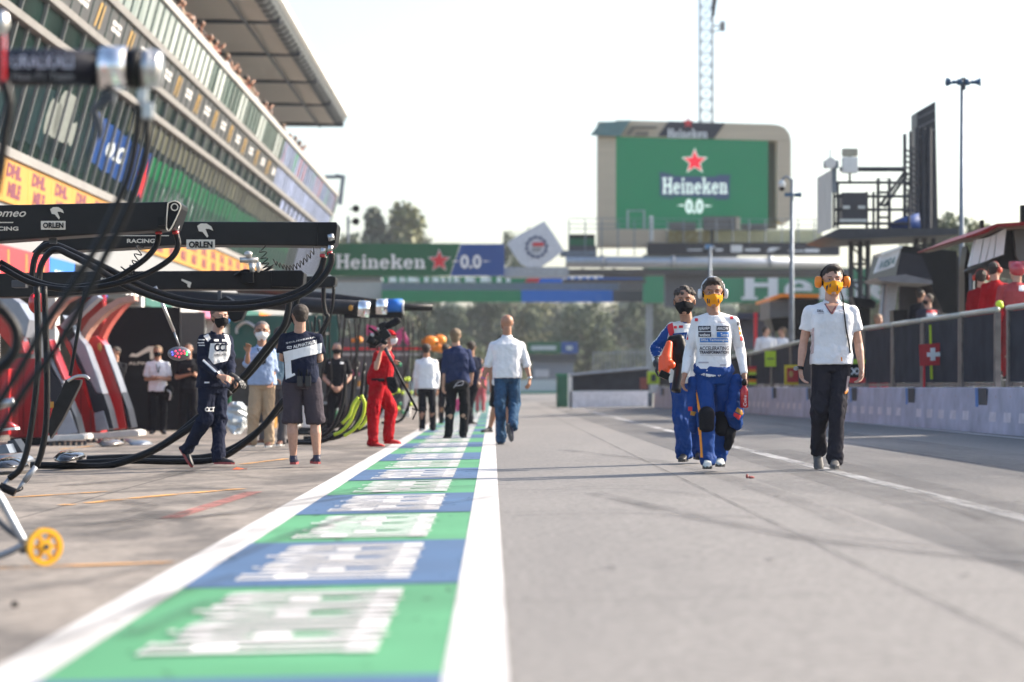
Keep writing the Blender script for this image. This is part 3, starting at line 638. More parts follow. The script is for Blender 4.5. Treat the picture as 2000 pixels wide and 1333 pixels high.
# ---------------------------------------------------------------- far fences, barriers, boards
fw = thing('far_barrier', 'low pale barrier with green top running behind the end of the lane', 'barrier', W(1000, 760, 235))
MB().pxbox(780, 742, 1300, 766, 235, .6).build('wall', mat('pale_barrier', (.45, .47, .48), .7), fw); MB().pxbox(780, 764, 1130, 769.5, 233, .6).build('base_strip', mat('barrier_green', (.05, .24, .17), .6), fw)
gb = thing('small_green_billboard', 'small distant green billboard with blue end over a dark shelter', 'billboard', W(1080, 700, 215))
MB().pxbox(1030, 668, 1096, 691, 215, .4).build('green_board', BGREEN, gb); MB().pxbox(1096, 668, 1129, 691, 215, .4).build('blue_board', BBLUE, gb)
t_ = MB(); t_.add(pxq(1037, 676, 1086, 684, 214.9), [(0, 1, 2, 3)]); t_.add(pxq(1106, 676, 1118, 684, 214.9), [(0, 1, 2, 3)]); t_.build('lettering', mat('hazy_white', (.45, .5, .5), .6), gb)
MB().pxbox(1034, 692, 1124, 706, 216, 1).build('shelter_roof', DGREY, gb); MB().pxbox(1040, 706, 1120, 742, 216.5, 1).build('shelter_wall', mat('shelter_grey', (.2, .22, .26), .7), gb)
MB().pxbox(1044, 722, 1072, 737, 216.2, .2).build('window', mat('shelter_white', (.45, .45, .48), .6), gb)
fn = thing('tall_mesh_fence', 'tall pale mesh fence with closely set posts beyond the pit wall', 'fence', W(1240, 725, 190))
t_ = MB()
for i in range(24): x = 1158 + i * 8; t_.pxbox(x, 690 - i * .9, x + 2.6, 745, 190 - i * .6, .12)
t_.build('posts', STEEL, fn)
t_ = MB(); t_.pxbox(1158, 688, 1350, 690, 189, .1); t_.build('rail', STEEL, fn)
dg_ = thing('green_barrier_end', 'dark green padded block at the far end of the pit wall', 'barrier', GY(1099, 93))
MB().pxbox(1088, 734, 1109, 798.5, 93, 1.2).build('padding', mat('padding_green', (.01, .10, .055), .6), dg_, bevel=.05); MB().pxbox(1086, 730, 1110, 734.5, 93, 1.25).build('top_cap', mat('cap_green', (.02, .17, .09), .6), dg_)
# ---------------------------------------------------------------- pit wall on the right
PW = [(7.37, 20), (7.37, 30), (7.3, 34), (7.05, 49), (6.8, 64), (6.25, 75), (5.6, 84)]
PT = HC
def pwx(Y):
    for (a, b), (c, d) in zip(PW, PW[1:]):
        if b <= Y <= d: return a + (c - a) * (Y - b) / (d - b)
    return PW[0][0]
wall = thing('pit_wall', 'pale lilac concrete pit wall topped by dark mesh screens and a steel rail', 'wall', (7.3, 30, 0))
t_ = MB(); rg = []
for x, y in PW: rg.append([(x, y, g(x) - .05), (x, y, .06 + g(x)), (x + .04, y, PT - .012), (x + .06, y, PT), (x + .36, y, PT), (x + .40, y, g(x) - .05)])
slots = [47.5, 41.6, 36.0, 30.5, 25, 53.4, 59.2, 65, 70.8, 76.5, 82]
t_.loft(rg); t_.build('concrete_base', CONC, wall)
s1 = MB(); s2 = MB()
for Y in slots:
    x = pwx(Y); h = .33
    xn = pwx(Y - .34); s1.add([(pwx(Y + d) + .035 - .028 * (z - g(7)) - .0, Y + d, z) for d, z in ((-.34, PT - h), (.24, PT - h), (.24, PT - .01), (-.34, PT - .01))], [(0, 1, 2, 3)]); s2.add([(pwx(Y + d) + .032 - .028 * (z - g(7)), Y + d, z) for d, z in ((.25, PT - h - .03), (.45, PT - h - .01), (.45, PT - .01), (.25, PT - .01))], [(0, 1, 2, 3)])
s1.build('wall_slot', mat('slot_dark', (.06, .06, .065), .8), wall); s2.build('slot_plate', mat('slot_blue', (.03, .17, .48), .5), wall)
sq = MB(); sq2 = MB(); Y = 22.
while Y < 66:
    if min(abs(Y - s) for s in slots) > .35:
        x = pwx(Y) + .004; sq.quad((x, Y, .32), (pwx(Y + .45) + .004, Y + .45, .32), (pwx(Y + .45) + .014, Y + .45, .46), (x + .010, Y, .46))
        sq2.quad((x + .022, Y + .1, .60), (x + .022, Y + .15, .60), (x + .026, Y + .15, .70), (x + .026, Y + .1, .70))
    Y += .93
sq.build('painted_square', mat('pale_square_paint', (.62, .56, .60), .8, var=.15), wall); sq2.build('rust_streak', mat('rust_streak', (.42, .30, .27), .9), wall)
SCREEN = mat('mesh_screen', (.042, .045, .055), .9, var=.25, scale=2.5, alpha=.95, spec=.1)
rail_z = 1.97
edges = [20, 23.4, 26.8, 29.6, 32.3, 35.1, 35.75, 38.3, 41.4, 44.2, 47.3, 50.5, 54, 57.5, 61, 65, 69, 73, 77, 81, 84]
def rz(Y): return rail_z if Y < 50 else rail_z - (Y - 50) * .0155
pst = MB()
for a, b in zip(edges, edges[1:]):
    if (a, b) == (35.1, 35.75): continue
    xa, xb = pwx(a) + .2, pwx(b) + .2
    pn = MB(); pn.add([(xa, a + .06, PT + .08), (xb, b - .06, PT + .08), (xb, b - .06, rz(b) - .05), (xa, a + .06, rz(a) - .05)] + [(xa + .02, a + .06, PT + .08), (xb + .02, b - .06, PT + .08), (xb + .02, b - .06, rz(b) - .05), (xa + .02, a + .06, rz(a) - .05)], [(0, 1, 2, 3), (7, 6, 5, 4), (0, 4, 5, 1), (1, 5, 6, 2), (2, 6, 7, 3), (3, 7, 4, 0)])
    o_ = pn.build('mesh_panel', SCREEN, wall)
    f_ = MB(); f_.cyl((xa, a + .02, rz(a)), (xb, b - .02, rz(b)), .045, n=10); f_.build('top_rail', mat('pale_rail', (.5, .49, .42), .4, .3), o_, True)
    f_ = MB(); f_.span((xa - .03, a + .015, PT + .001), (xa + .05, a + .16, rz(a) - .04)); f_.span((xb - .03, b - .16, PT + .001), (xb + .05, b - .015, rz(b) - .04)); f_.span((xa - .02, a + .08, PT + .02), (xb + .035, b - .08, PT + .07))
    f_.build('panel_frame', mat('rusty_frame', (.17, .15, .135), .6, .3, var=.3), o_)
fe = thing('end_wall', 'short white concrete wall end with dark screen facing the camera at lane exit', 'wall', (4.3, 90, 0))
MB().pxprism([(1113, 765), (1113, 798), (1268, 796), (1268, 764)], 90, .5).build('concrete_base', mat('white_concrete', (.8, .78, .82), .7, var=.15), fe)
MB().pxprism([(1118, 733), (1118, 764), (1268, 763), (1268, 721)], 90.1, .1).build('mesh_panel', SCREEN, fe)
MB().pxtube([(1113, 733), (1268, 719)], 90, .05, sub=1).build('top_rail', STEEL, fe); MB().pxbox(1109.5, 730, 1117, 798, 90, .3).build('end_post', WHT, fe)

def flat_sign(name, label, cat, q, Y, d, m, post=None):
    o = thing(name, label, cat, W((q[0] + q[2]) / 2, q[3], Y)); MB().pxbox(*q, Y, d).build('board', m, o)
    if post: MB().pxbox(*post, Y + d, .03).build('post', STEEL, o)
    return o
o = thing('swiss_flag_board', 'red board with white cross on a red post in front of the mesh screen', 'sign', W(1806, 757, 40))
MB().pxprism([(1795, 673.5), (1797, 715.5), (1850, 712.5), (1849, 669.5)], 40, .02).build('board', mat('flag_red', (.50, .03, .035), .6), o)
MB().pxprism([(1817, 680), (1817.5, 705), (1827, 704.5), (1826.5, 679.5)], 39.98, .012).build('cross', WHT2, o)
MB().pxprism([(1810.5, 689), (1810.8, 697.5), (1836.5, 696.5), (1836.2, 688)], 39.965, .012).build('cross', WHT2, o)
MB().pxbox(1803, 715, 1807, 757, 40.03, .03).build('post', REDL, o)
o = thing('yellow_strip', 'thin fluorescent yellow strip hanging down the mesh beside the cross flag', 'marker', W(1818, 742, 41.0))
t_ = MB(); t_.pxprism([(1814.5, 635), (1817, 741), (1822, 741), (1819, 635)], 40.5, .01); t_.build('strip', YELP, o)
o = thing('prancing_shield_board', 'yellow bordered dark red team board hanging on the mesh screen', 'sign', W(1545, 751, 50))
MB().pxbox(1532, 713, 1559, 752, 50, .02).build('yellow_border', mat('board_yellow', (.62, .47, .02), .5), o); MB().pxbox(1537, 719, 1559, 747, 49.97, .02).build('red_field', mat('board_dark_red', (.36, .02, .02), .5), o)
t_ = MB(); t_.ell(W(1545, 731, 49.97), (.045, .012, .065)); t_.build('shield', GOLD, o)
o = flat_sign('fluorescent_board', 'plain fluorescent yellow square board on the mesh screen', 'sign', (1494, 686, 1515.5, 716.5), 58, .02, YELP); MB().pxbox(1498, 700, 1512, 702, 57.97, .01).build('thin_mark', DGREY, o)
o = thing('striped_lamp_board', 'small board with orange and green stripes on the mesh near the driver', 'sign', W(1470, 752, 62))
for y0, y1, m_ in ((716, 722, REDL), (722, 727, ORANGE), (727, 733, YELP), (733, 741, BLK), (741, 747, ORANGE), (747, 752, YELP)): MB().pxbox(1462, y0, 1477, y1 - .3, 62, .03).build('stripe', m_, o)
o = thing('pit_number_board', 'dark board with white figures, green top edge and red foot behind the walking man', 'sign', W(1674, 750, 44))
MB().pxbox(1658, 711, 1690, 738, 44, .02).build('board', BLK, o); MB().pxbox(1658, 702, 1690, 711, 44, .02).build('green_edge', mat('lime_edge', (.35, .55, .04), .5), o); MB().pxbox(1658, 738.5, 1690, 748, 44, .02).build('red_foot', REDL, o)
t_ = MB(); text(t_, 'XX', pxq(1661, 719, 1687, 732, 43.97), .04); t_.build('lettering', WHT2, o)
o = thing('lime_fire_point', 'lime green ringed box on a white and dark stand at the pit wall', 'fire point', GY(1276, 80))
t_ = MB(); t_.pxbox(1265, 726, 1288, 751, 80, .3); t_.build('lime_box', YELP, o, bevel=.04); MB().pxbox(1272, 732, 1281, 745, 79.93, .06).build('window', DGREY, o); MB().pxprism([(1269, 752), (1272, 768), (1281, 768), (1285, 752)], 80, .25).build('white_stand', WHT, o)
MB().pxbox(1266, 768, 1274, 795, 80.1, .2).build('leg', STEELB, o)
o = flat_sign('faded_red_board', 'small faded orange red board at the far screen', 'sign', (1250, 738, 1265, 761), 84, .04, mat('faded_red', (.40, .12, .09), .6))

# ---------------------------------------------------------------- stands on the pit wall
GREYW = mat('louvre_white', (.62, .62, .64), .35, var=.04)
st1 = thing('red_roof_team_stand', 'team stand with red curved roof and four white louvre panels at right edge', 'stand', (9.2, 39, .2))
def loftpx(pts, Y0, Y1, ang=0): 
    mb = MB(); return mb.loft([[W(x, y, Y0) for x, y in pts], [W(x, y, Y0) + Vector((0, Y1 - Y0, 0)) for x, y in pts]])
loftpx([(1885, 463), (1915, 452), (1947, 437), (2060, 430), (2060, 437), (1950, 443), (1925, 456), (1890, 465)], 38.6, 43).build('roof', mat('roof_red', (.20, .012, .012), .5, spec=.2), st1)
loftpx([(1889, 466), (1925, 457), (1950, 444), (2060, 438), (2060, 441), (1952, 447), (1925, 461), (1900, 467)], 38.8, 42.8).build('roof_lining', mat('wood_lining', (.22, .17, .14), .6, spec=.1), st1)
for a in ([(1906, 468), (1921, 466), (1911, 515), (1894, 521)], [(1922.5, 465.5), (1936, 462), (1924, 511), (1913, 515)], [(1937, 461), (1946, 457), (1940, 504), (1926, 510.5)], [(1947, 456), (1966, 446), (1960, 497), (1942, 504)]):
    loftpx(a, 39, 39.2).build('louvre', GREYW, st1)
loftpx([(1967, 446), (1962, 498), (1945, 506), (1925, 520), (2060, 540), (2060, 442)], 39.5, 41.5).build('dark_body', BLK, st1)
loftpx([(1981, 448), (1985, 500), (2002, 530), (2060, 560), (2060, 448)], 39.3, 39.45).build('inner_screen', mat('screen_grey', (.09, .088, .085), .5), st1)
loftpx([(1890, 480), (1884, 520), (1884, 620), (1960, 620), (1905, 540)], 41.8, 42.3).build('side_cloth', BLK, st1)
MB().pxbox(1994, 401, 2003, 434, 41, .1).build('aerial', BLK, st1); MB().pxbox(1915, 431, 1922, 445, 41, .1).build('camera_box', BLK, st1)
for x in (1898, 1990): MB().pxcyl((x, 515), (x, 760), 41.5, .05).build('leg', STEELB, st1)
MB().pxbox(1890, 628, 2060, 634, 39.6, 3).build('desk', DGREY, st1)
st2 = thing('dark_team_stand', 'black team stand with slanted white panel carrying letters and grey desk', 'stand', (9.5, 53, .2))
loftpx([(1761, 480), (1869, 491), (1869, 615), (1842, 612), (1815, 548), (1748, 540)], 53, 57).build('dark_body', BLK, st2)
loftpx([(1759, 492), (1800, 500), (1820, 545), (1750, 538)], 52.8, 52.95).build('tinted_panel', mat('tinted_panel', (.022, .022, .03), .4, spec=.2), st2)
loftpx([(1719, 496), (1761, 480), (1763, 484), (1722, 500)], 52.5, 53.2).build('roof_edge', WHT, st2)
sp = loftpx([(1720, 501), (1759, 487), (1747, 521), (1708, 534)], 52.6, 52.8).build('letter_panel', GREYW, st2)
t_ = MB(); text(t_, 'VISA', [W(1714, 528, 52.55), W(1746, 516, 52.55), W(1752, 500, 52.55), W(1722, 511, 52.55)], .03, .2); t_.build('lettering', mat('panel_ink', (.12, .2, .2), .5), sp)
loftpx([(1712, 543), (1768, 536), (1820, 548), (1822, 555), (1765, 552), (1720, 549)], 52, 53.8).build('desk', mat('desk_grey', (.16, .155, .165), .5), st2)
loftpx([(1735, 551), (1755, 551), (1744, 632), (1728, 632)], 53, 53.4).build('mesh_leg', mat('mesh_leg', (.35, .35, .37), .7, var=.4, scale=40), st2)
MB().pxtube([(1727, 550), (1720, 620), (1714, 640)], 53.4, .06).build('leg', STEEL, st2)
loftpx([(1870, 500), (1905, 545), (1885, 615), (1870, 615)], 55, 56).build('side_cloth', BLK, st2)
MB().pxbox(1745, 606, 1772, 634, 51, .5).build('equipment_case', BLK, st2); MB().pxbox(1756, 548, 1840, 632, 54.5, .1).build('rear_screen', mat('rear_grey', (.07, .07, .08), .6, spec=.2), st2)
st3 = thing('orange_edged_stand', 'low grey team stand with bright orange roof edge behind the lamp pole', 'stand', (10.5, 74, .2))
loftpx([(1503, 582), (1525, 574), (1600, 575), (1600, 582), (1528, 581), (1505, 588)], 73, 77).build('roof_edge', ORANGE, st3)
loftpx([(1503, 589), (1600, 583), (1600, 612), (1503, 622)], 73.3, 76).build('cabin', mat('stand_grey', (.11, .115, .125), .5), st3)
loftpx([(1548, 584), (1600, 584), (1600, 668), (1548, 668)], 73.1, 76).build('rear_dark', BLK, st3); loftpx([(1505, 622), (1548, 620), (1548, 640), (1512, 648)], 74, 76).build('desk', BLK, st3)
for x in (1510, 1590): MB().pxcyl((x, 610), (x, 770), 75, .06).build('leg', STEELB, st3)
st4 = thing('navy_team_stand', 'dark navy team stand with a bright red upright between driver and lamp pole', 'stand', (10, 82, .2))
loftpx([(1440, 612), (1500, 611), (1500, 622), (1440, 624)], 81, 84).build('roof', mat('navy_roof', (.025, .03, .06), .4), st4); loftpx([(1440, 624), (1500, 622), (1500, 680), (1440, 685)], 82, 84).build('cabin', mat('navy_cabin', (.05, .06, .09), .5), st4)
MB().pxbox(1473, 611, 1479, 680, 80.9, .1).build('red_upright', REDL, st4)
MB().pxbox(1450, 680, 1456, 790, 83, .1).build('leg', STEELB, st4)
dm = thing('monitor_rig', 'black boxy monitor rig above the rail beside the mesh leg', 'monitor', (9.6, 60, .2))
t_ = MB(); t_.pxprism([(1665, 580), (1700, 583), (1712, 590), (1708, 603), (1672, 600)], 60, .5); t_.pxbox(1672, 600, 1700, 648, 60.2, .4); t_.build('housing', BLK, dm, bevel=.02)
MB().pxcyl((1692, 648), (1692, 760), 60.3, .05).build('stem', DGREY, dm)

# equipment tower
pl = thing('equipment_tower', 'steel platform on legs carrying amplifier rack, ladders, blue cover and aerials', 'tower', (11, 70, 0))
SD = mat('tower_steel', (.045, .05, .06), .6, .0, spec=.2)
t_ = MB(); t_.loft([[W(x, y, 68) for x, y in ((1608, 462), (1640, 446), (1872, 446), (1872, 458), (1640, 468))], [W(x, y, 68) + Vector((0, 4, 0)) for x, y in ((1608, 462), (1640, 446), (1872, 446), (1872, 458), (1640, 468))]]); t_.build('deck', SD, pl)
for x in (1662, 1680, 1695, 1790, 1806, 1824): MB().pxcyl((x, 460), (x, 770), 69.5, .075, n=8).build('leg', SD, pl)
t_ = MB()
for i in range(6): 
    for xa, xb in ((1662, 1695), (1790, 1824)): t_.pxcyl((xa, 480 + i * 36), (xb, 480 + i * 36), 69.5, .04, n=6); t_.pxcyl((xa, 480 + i * 36), (xb, 516 + i * 36), 69.5, .03, n=6)
t_.build('leg_bracing', SD, pl)
MB().pxprism([(1597, 347), (1597, 458), (1625, 446), (1625, 331)], 68, .12).build('white_panel', mat('grooved_white_panel', (.52, .50, .47), .5, var=.12, stretch=(8, 1, .2)), pl)
rk = MB().pxbox(1645, 376, 1693, 433, 68.5, 1.2).build('amplifier_rack', mat('rack_black', (.035, .035, .045), .5), pl, bevel=.03)
MB().pxbox(1647, 402, 1660, 408, 68.4, .08).build('rack_handle', ALU, rk); MB().pxbox(1676, 402, 1690, 408, 68.4, .08).build('rack_handle', ALU, rk); MB().pxbox(1640, 428, 1693, 434, 68.4, .08).build('rack_sill', ALU, rk)
t_ = MB()
for y in (357, 384, 410, 437): t_.pxcyl((1627, y), (1778, y), 68.6, .045, n=6)
for x in (1629, 1636, 1693, 1706, 1775): t_.pxcyl((x, 375 if x > 1690 else 357), (x, 446), 68.6, .04, n=6)
t_.pxcyl((1640, 331), (1770, 331), 68.9, .07, n=8); t_.build('railing', SD, pl)
t_ = MB(); t_.pxtube([(1715, 446), (1715, 349), (1737, 349), (1737, 446)], 69, .05, sub=1)
for y in (376, 401, 425): t_.pxcyl((1715, y), (1737, y), 69, .04, n=6)
t_.pxcyl((1720, 400), (1768, 335), 69.2, .05, n=6); t_.pxcyl((1727, 405), (1772, 340), 69.2, .05, n=6)
t_.build('ladder', SD, pl)
for x, y0 in ((1767, 262), (1779, 257)):
    t_ = MB(); t_.pxcyl((x, y0), (x, 446), 69.3, .055, n=6)
    for k in range(14):
        t_.pxcyl((x, y0 + 30 + k * 11), (x + 12, y0 + 36 + k * 11), 69.3, .03, n=5)
    t_.build('cable_ladder', SD, pl)
sc = thing('screen_back', 'tall narrow dark video wall seen edge on with truss behind, on the steel platform', 'screen', W(1808, 446, 70))
MB().pxprism([(1791, 219), (1791, 446), (1832, 446), (1827, 198)], 70, 1).build('housing', mat('screen_back_black', (.02, .021, .028), .45, var=.2), sc)
t_ = MB()
for x in (1792, 1803, 1815): t_.pxcyl((x, 250), (x, 446), 69.8, .07, n=6)
for k in range(8):
    y = 255 + k * 24; t_.pxcyl((1792, y), (1815, y + 24), 69.8, .035, n=6); t_.pxcyl((1815, y), (1792, y + 24), 69.8, .035, n=6); t_.pxcyl((1792, y), (1815, y), 69.8, .03, n=6)
t_.build('truss', SD, sc)
t_ = MB()
for r_ in range(3):
    for k in range(6): x = 1796 + k * 5.2; y = 228 + r_ * 19 - k * 2.6; t_.pxbox(x, y, x + 2.5, y + 2, 69.95, .03)
t_.build('bolt_rows', mat('dull_bolts', (.3, .3, .32), .5), sc)
o = thing('blue_tarpaulin', 'blue tarpaulin heaped on the platform at the foot of the dark video wall', 'tarpaulin', W(1765, 446, 69.2))
t_ = MB(); t_.loft([[W(x, y, Y) for x, y in ((1737, 446), (1745, 432), (1768, 422 + k), (1795, 417 + k), (1798, 446))] for k, Y in ((4, 69), (0, 69.4), (3, 70))]); t_.build('sheet', mat('blue_tarp', (.02, .07, .26), .5, var=.3, bump=.5, bscale=6), o, True)
for nm, lb, q in (('flat_aerial', 'white square aerial panel on the tower rail', (1646, 307, 1676, 338)), ('small_box_aerial', 'two beige boxes of an aerial above the white panel', (1646, 290, 1676, 305))):
    o = thing(nm, lb, 'aerial', W(1660, 340, 68)); t_ = MB(); t_.pxbox(*q, 68, .25); t_.build('housing', WHT if nm[0] == 'f' else mat('beige_box', (.36, .34, .27), .5), o, bevel=.03)
    MB().pxbox(1658, 303, 1662, 357, 68.27, .06).build('stem', DGREY, o)
o = thing('round_aerial', 'pale round aerial dish with thin rod at the tower corner', 'aerial', W(1622, 345, 68))
t_ = MB(); t_.cyl(W(1622, 319, 67.9), W(1622, 319, 68.1), .16, n=16); t_.build('dish', WHT, o); MB().pxbox(1610, 314, 1638, 328, 68.12, .2).build('box', STEELB, o); MB().pxcyl((1622, 315), (1622, 292), 68, .02).build('rod', STEEL, o); MB().pxbox(1624, 328, 1634, 376, 68.2, .15).build('bracket', STEELB, o)

def loud_pole(name, label, px, y0, Y, r, y1=None):
    o = thing(name, label, 'lamp post', GY(px, Y)); t_ = MB(); t_.cyl(GY(px, Y), W(px + 2, y0, Y), r * 1.35, r * .6, 12); t_.build('pole', STEELB, o, True); return o
o = loud_pole('loudspeaker_pole', 'tall grey tapering pole with four blue horn loudspeakers at the top right', 1877, 158, 50, .058)
for sx in (-1, 1):
    t_ = MB(); c = W(1882, 161, 50); t_.cyl(c + Vector((sx * .02, 0, 0)), c + Vector((sx * .13, 0, .0)), .075, .06, 12); t_.cyl(c + Vector((sx * .13, 0, 0)), c + Vector((sx * .24, 0, 0)), .035, .04, 12); t_.cyl(c + Vector((sx * .24, 0, 0)), c + Vector((sx * .35, -.03, 0)), .04, .09, 14)
    t_.build('horn_speaker', mat('speaker_blue', (.03, .09, .17), .4), o, True)
t_ = MB(); t_.pxbox(1878, 152, 1886, 175, 49.95, .1); t_.build('bracket', DGREY, o)
o = loud_pole('camera_pole', 'grey pole with white dome camera and small blue loudspeaker before the screen column', 1545, 350, 66, .072)
t_ = MB(); c = W(1527, 361, 66); t_.ell(c, (.11, .11, .13)); t_.build('dome_camera', WHT, o, True); t_ = MB(); t_.ell(c - Vector((0, .02, .10)), (.08, .08, .08)); t_.build('dome', BLK, o, True)
t_ = MB(); t_.pxtube([(1545, 352), (1536, 345), (1527, 352)], 66, .03); t_.build('camera_arm', STEELB, o)
t_ = MB(); t_.pxbox(1533, 377, 1548, 384, 65.9, .12); t_.cyl(W(1548, 381, 66), W(1565, 381, 66), .04, .07, 12); t_.build('horn_speaker', MATS['speaker_blue'], o)
o = loud_pole('thin_pole', 'thin pale pole rising behind the headphoned driver to the balcony tube', 1385, 482, 110, .09)
t_ = MB(); t_.pxbox(1378, 478, 1392, 486, 110, .2); t_.build('blue_lamp', mat('lamp_blue', (.08, .22, .42), .5), o)

# ---------------------------------------------------------------- trees
LEAF = [mat('leaf_green_a', (.09, .12, .05), .6, var=.4, scale=.6), mat('leaf_green_b', (.17, .18, .075), .6, var=.4, scale=.6), mat('leaf_olive', (.085, .105, .055), .6, var=.4, scale=.6)]
BARK = mat('bark', (.10, .08, .06), .8)
def crown_mesh(name, clumps, n, m, size, seed):
    rnd = random.Random(seed); V = []; Fc = []
    for cx, cy, cz, rx, ry, rz_ in clumps:
        for i in range(n):
            while True:
                p = Vector((rnd.uniform(-1, 1), rnd.uniform(-1, 1), rnd.uniform(-1, 1)))
                if .25 < p.length < 1: break
            p = Vector((cx + p.x * rx, cy + p.y * ry, cz + p.z * rz_)); q = Matrix.Rotation(rnd.uniform(0, 6.28), 3, Vector((rnd.uniform(-1, 1), rnd.uniform(-1, 1), rnd.uniform(-1, 1))))
            s = size * rnd.uniform(.6, 1.3); k = len(V); V += [p + q @ Vector(v) for v in ((-s, -s * .6, 0), (s, -s * .6, 0), (s * .8, s * .7, s * .2), (-s * .7, s * .6, 0))]; Fc.append((k, k + 1, k + 2, k + 3))
    me = bpy.data.meshes.new(name); me.from_pydata(V, [], Fc); me.materials.append(m); return me
def tree_kind(i, tall):
    rnd = random.Random(i); cl = []
    for k in range(26 if not tall else 26):
        z = rnd.uniform(.25, .95) if not tall else rnd.uniform(.12, .97); w_ = (.36 * math.sin(math.pi * (z * .8 + .12)) if not tall else .17 * (1.1 - z))
        a = rnd.uniform(0, 6.28); r_ = w_ * rnd.uniform(.3, 1); s = rnd.uniform(.06, .14) * (.62 if tall else 1)
        cl.append((r_ * math.cos(a), r_ * math.sin(a), z, s, s, s * (.8 if not tall else 1.5)))
    return crown_mesh('crown', cl, 150, LEAF[i % 3], .016, i)
TM = [tree_kind(i, i > 3) for i in range(6)]
tk = MB(); tk.cyl((0, 0, 0), (0, 0, .5), .025, .014, 8)
for a in range(6): tk.cyl((0, 0, .28 + a * .05), (.2 * math.cos(a * 2.1), .2 * math.sin(a * 2.1), .5 + a * .05), .01, .004, 5)
trk = tk.build('trunk', BARK); TRM = trk.data; bpy.data.objects.remove(trk)
rt = random.Random(4)
def tree(px, top, Y, kind, wide, label, grp=None, base=757):
    p = W(px, base, Y); p.z = -.3; h = (W(px, top, Y).z + .3) / 1.03
    o = thing('tree', label, 'tree', p, grp); o.scale = (h * wide, h * wide, h); o.rotation_euler.z = rt.uniform(0, 6)
    for nm, me in (('trunk', TRM), ('crown', TM[kind])):
        c = bpy.data.objects.new(nm, me); COL.objects.link(c); c.parent = o
    return o
tree(788, 384, 300, 4, 1.15, 'tallest pointed tree rising above the green beer banner'); tree(732, 404, 300, 5, 1., 'second pointed tree left of the tallest one')
tree(708, 440, 310, 0, .7, 'round low tree beside the signal lamps'); tree(668, 452, 300, 1, .7, 'hazy tree seen beneath the end frame of the building'); tree(812, 440, 305, 2, .5, 'round tree right of the tallest pointed one'); tree(765, 435, 305, 1, .5, 'round tree between the two pointed ones')
tree(1000, 438, 290, 3, .45, 'light green tree left of the tilted white sign'); tree(1040, 440, 300, 1, .4, 'light green tree behind the tilted white sign')
tree(1868, 402, 150, 0, .8, 'large green tree behind the tall loudspeaker pole'); tree(1905, 425, 160, 1, .7, 'green tree between loudspeaker pole and red roofed stand'); tree(1835, 430, 165, 2, .7, 'dark green tree behind the steel platform'); tree(1760, 470, 170, 1, .6, 'olive tree low behind the platform legs')
for i in range(20):
    x = 745 + i * 34 + rt.uniform(-8, 8); tree(x, rt.uniform(560, 600), 300 + rt.uniform(-30, 60), i % 4, rt.uniform(.75, 1.0), 'hazy broadleaf tree in the row seen under the gantry', 'trees beyond the gantry')
for i in range(14):
    x = 760 + i * 42 + rt.uniform(-8, 8); tree(x, rt.uniform(640, 680), 262 + rt.uniform(-12, 12), (i * 2 + 1) % 4, rt.uniform(1.3, 1.7), 'low hazy bushy tree at the foot of the tree row', 'bushes beyond the gantry')
for i in range(18):  # row runs on unseen past the frame, added taller there to darken glass reflections
    x = 1490 + i * 52 + rt.uniform(-10, 10); tree(x, rt.uniform(500, 545) if x < 2090 else rt.uniform(330, 470), 190 + rt.uniform(-8, 60), i % 4, rt.uniform(.8, 1.1), 'leafy tree in the row behind the team stands right of the billboard', 'trees behind the team stands')
wd_ = MB(); rw = random.Random(9)
for i in range(260):
    x = rw.uniform(560, 2050); Y = rw.uniform(400, 460); h = rw.uniform(10, 15.5); p = GY(x, Y)
    wd_.ell((p.x, Y, h * .5), (rw.uniform(4, 7), 4, h * .55), 7, 6)
wo = wd_.build('far_wood', mat('far_wood', (.06, .08, .05), .9, var=.5, scale=.4)); wo['kind'] = 'stuff'
# ---------------------------------------------------------------- pit equipment on the left
def hose(name, label, pts, Y, r, cat='hose', m=None, group=None, n=8):
    o = MB().pxtube(pts, Y, r, n).build(name, m or RUBBER, None, True); return tag(o, label, cat, group)
ARM = mat('boom_black', (.009, .0085, .009), .4, var=.25, spec=.25)
ARM2 = mat('boom_grey_black', (.018, .018, .021), .35, var=.25, spec=.3)
# nearest boom, far out of focus
o = thing('overhead_boom', 'nearest black tubular boom with URALKALI lettering and chrome end, top left', 'boom', W(-60, 132, 9.5))
MB().pxcyl((-120, 131), (205, 134), 9.5, .073, n=24).build('arm', mat('boom_navy', (.007, .008, .015), .4, spec=.2), o, True)
MB().pxcyl((197, 134), (248, 134), 9.5, .0855, n=24).build('chrome_collar', CHROME, o, True); MB().pxcyl((248, 134), (276, 135), 9.5, .079, n=24).build('dark_collar', BLK, o, True)
t_ = MB(); t_.pxcyl((276, 135), (300, 135), 9.5, .071, n=24, r1=.079); t_.pxcyl((300, 135), (314, 136), 9.5, .079, n=24, r1=.07); t_.build('end_head', ALU, o, True)
t_ = MB(); text(t_, 'URALKALI', pxq(22, 108, 143, 134, 9.4), .02); t_.build('lettering', mat('pale_boom_letters', (.45, .47, .55), .5), o)
t_ = MB(); text(t_, 'Haas F1 Team', pxq(24, 142, 143, 156, 9.4), .0); t_.build('small_lettering', mat('dim_boom_letters', (.28, .28, .28), .5), o)
t_ = MB(); t_.pxbox(195, 178, 222, 200, 9.5, .06); t_.pxtube([(208, 198), (185, 215), (192, 240), (196, 262)], 9.5, .018); t_.pxbox(188, 235, 199, 272, 9.5, .03); t_.build('hook_bracket', DGREY, o)
t_ = MB(); t_.pxbox(268, 160, 286, 200, 9.5, .05); t_.pxbox(272, 200, 298, 232, 9.5, .05); t_.build('valve', ALU, o, bevel=.006)
MB().pxbox(-2, 40, 8, 175, 9.2, .04).build('red_clamp', REDP, o)
t_ = MB(); t_.ell(W(3, 45, 9.2), (.03, .03, .05)); t_.build('clamp_knob', ALU, o, True)
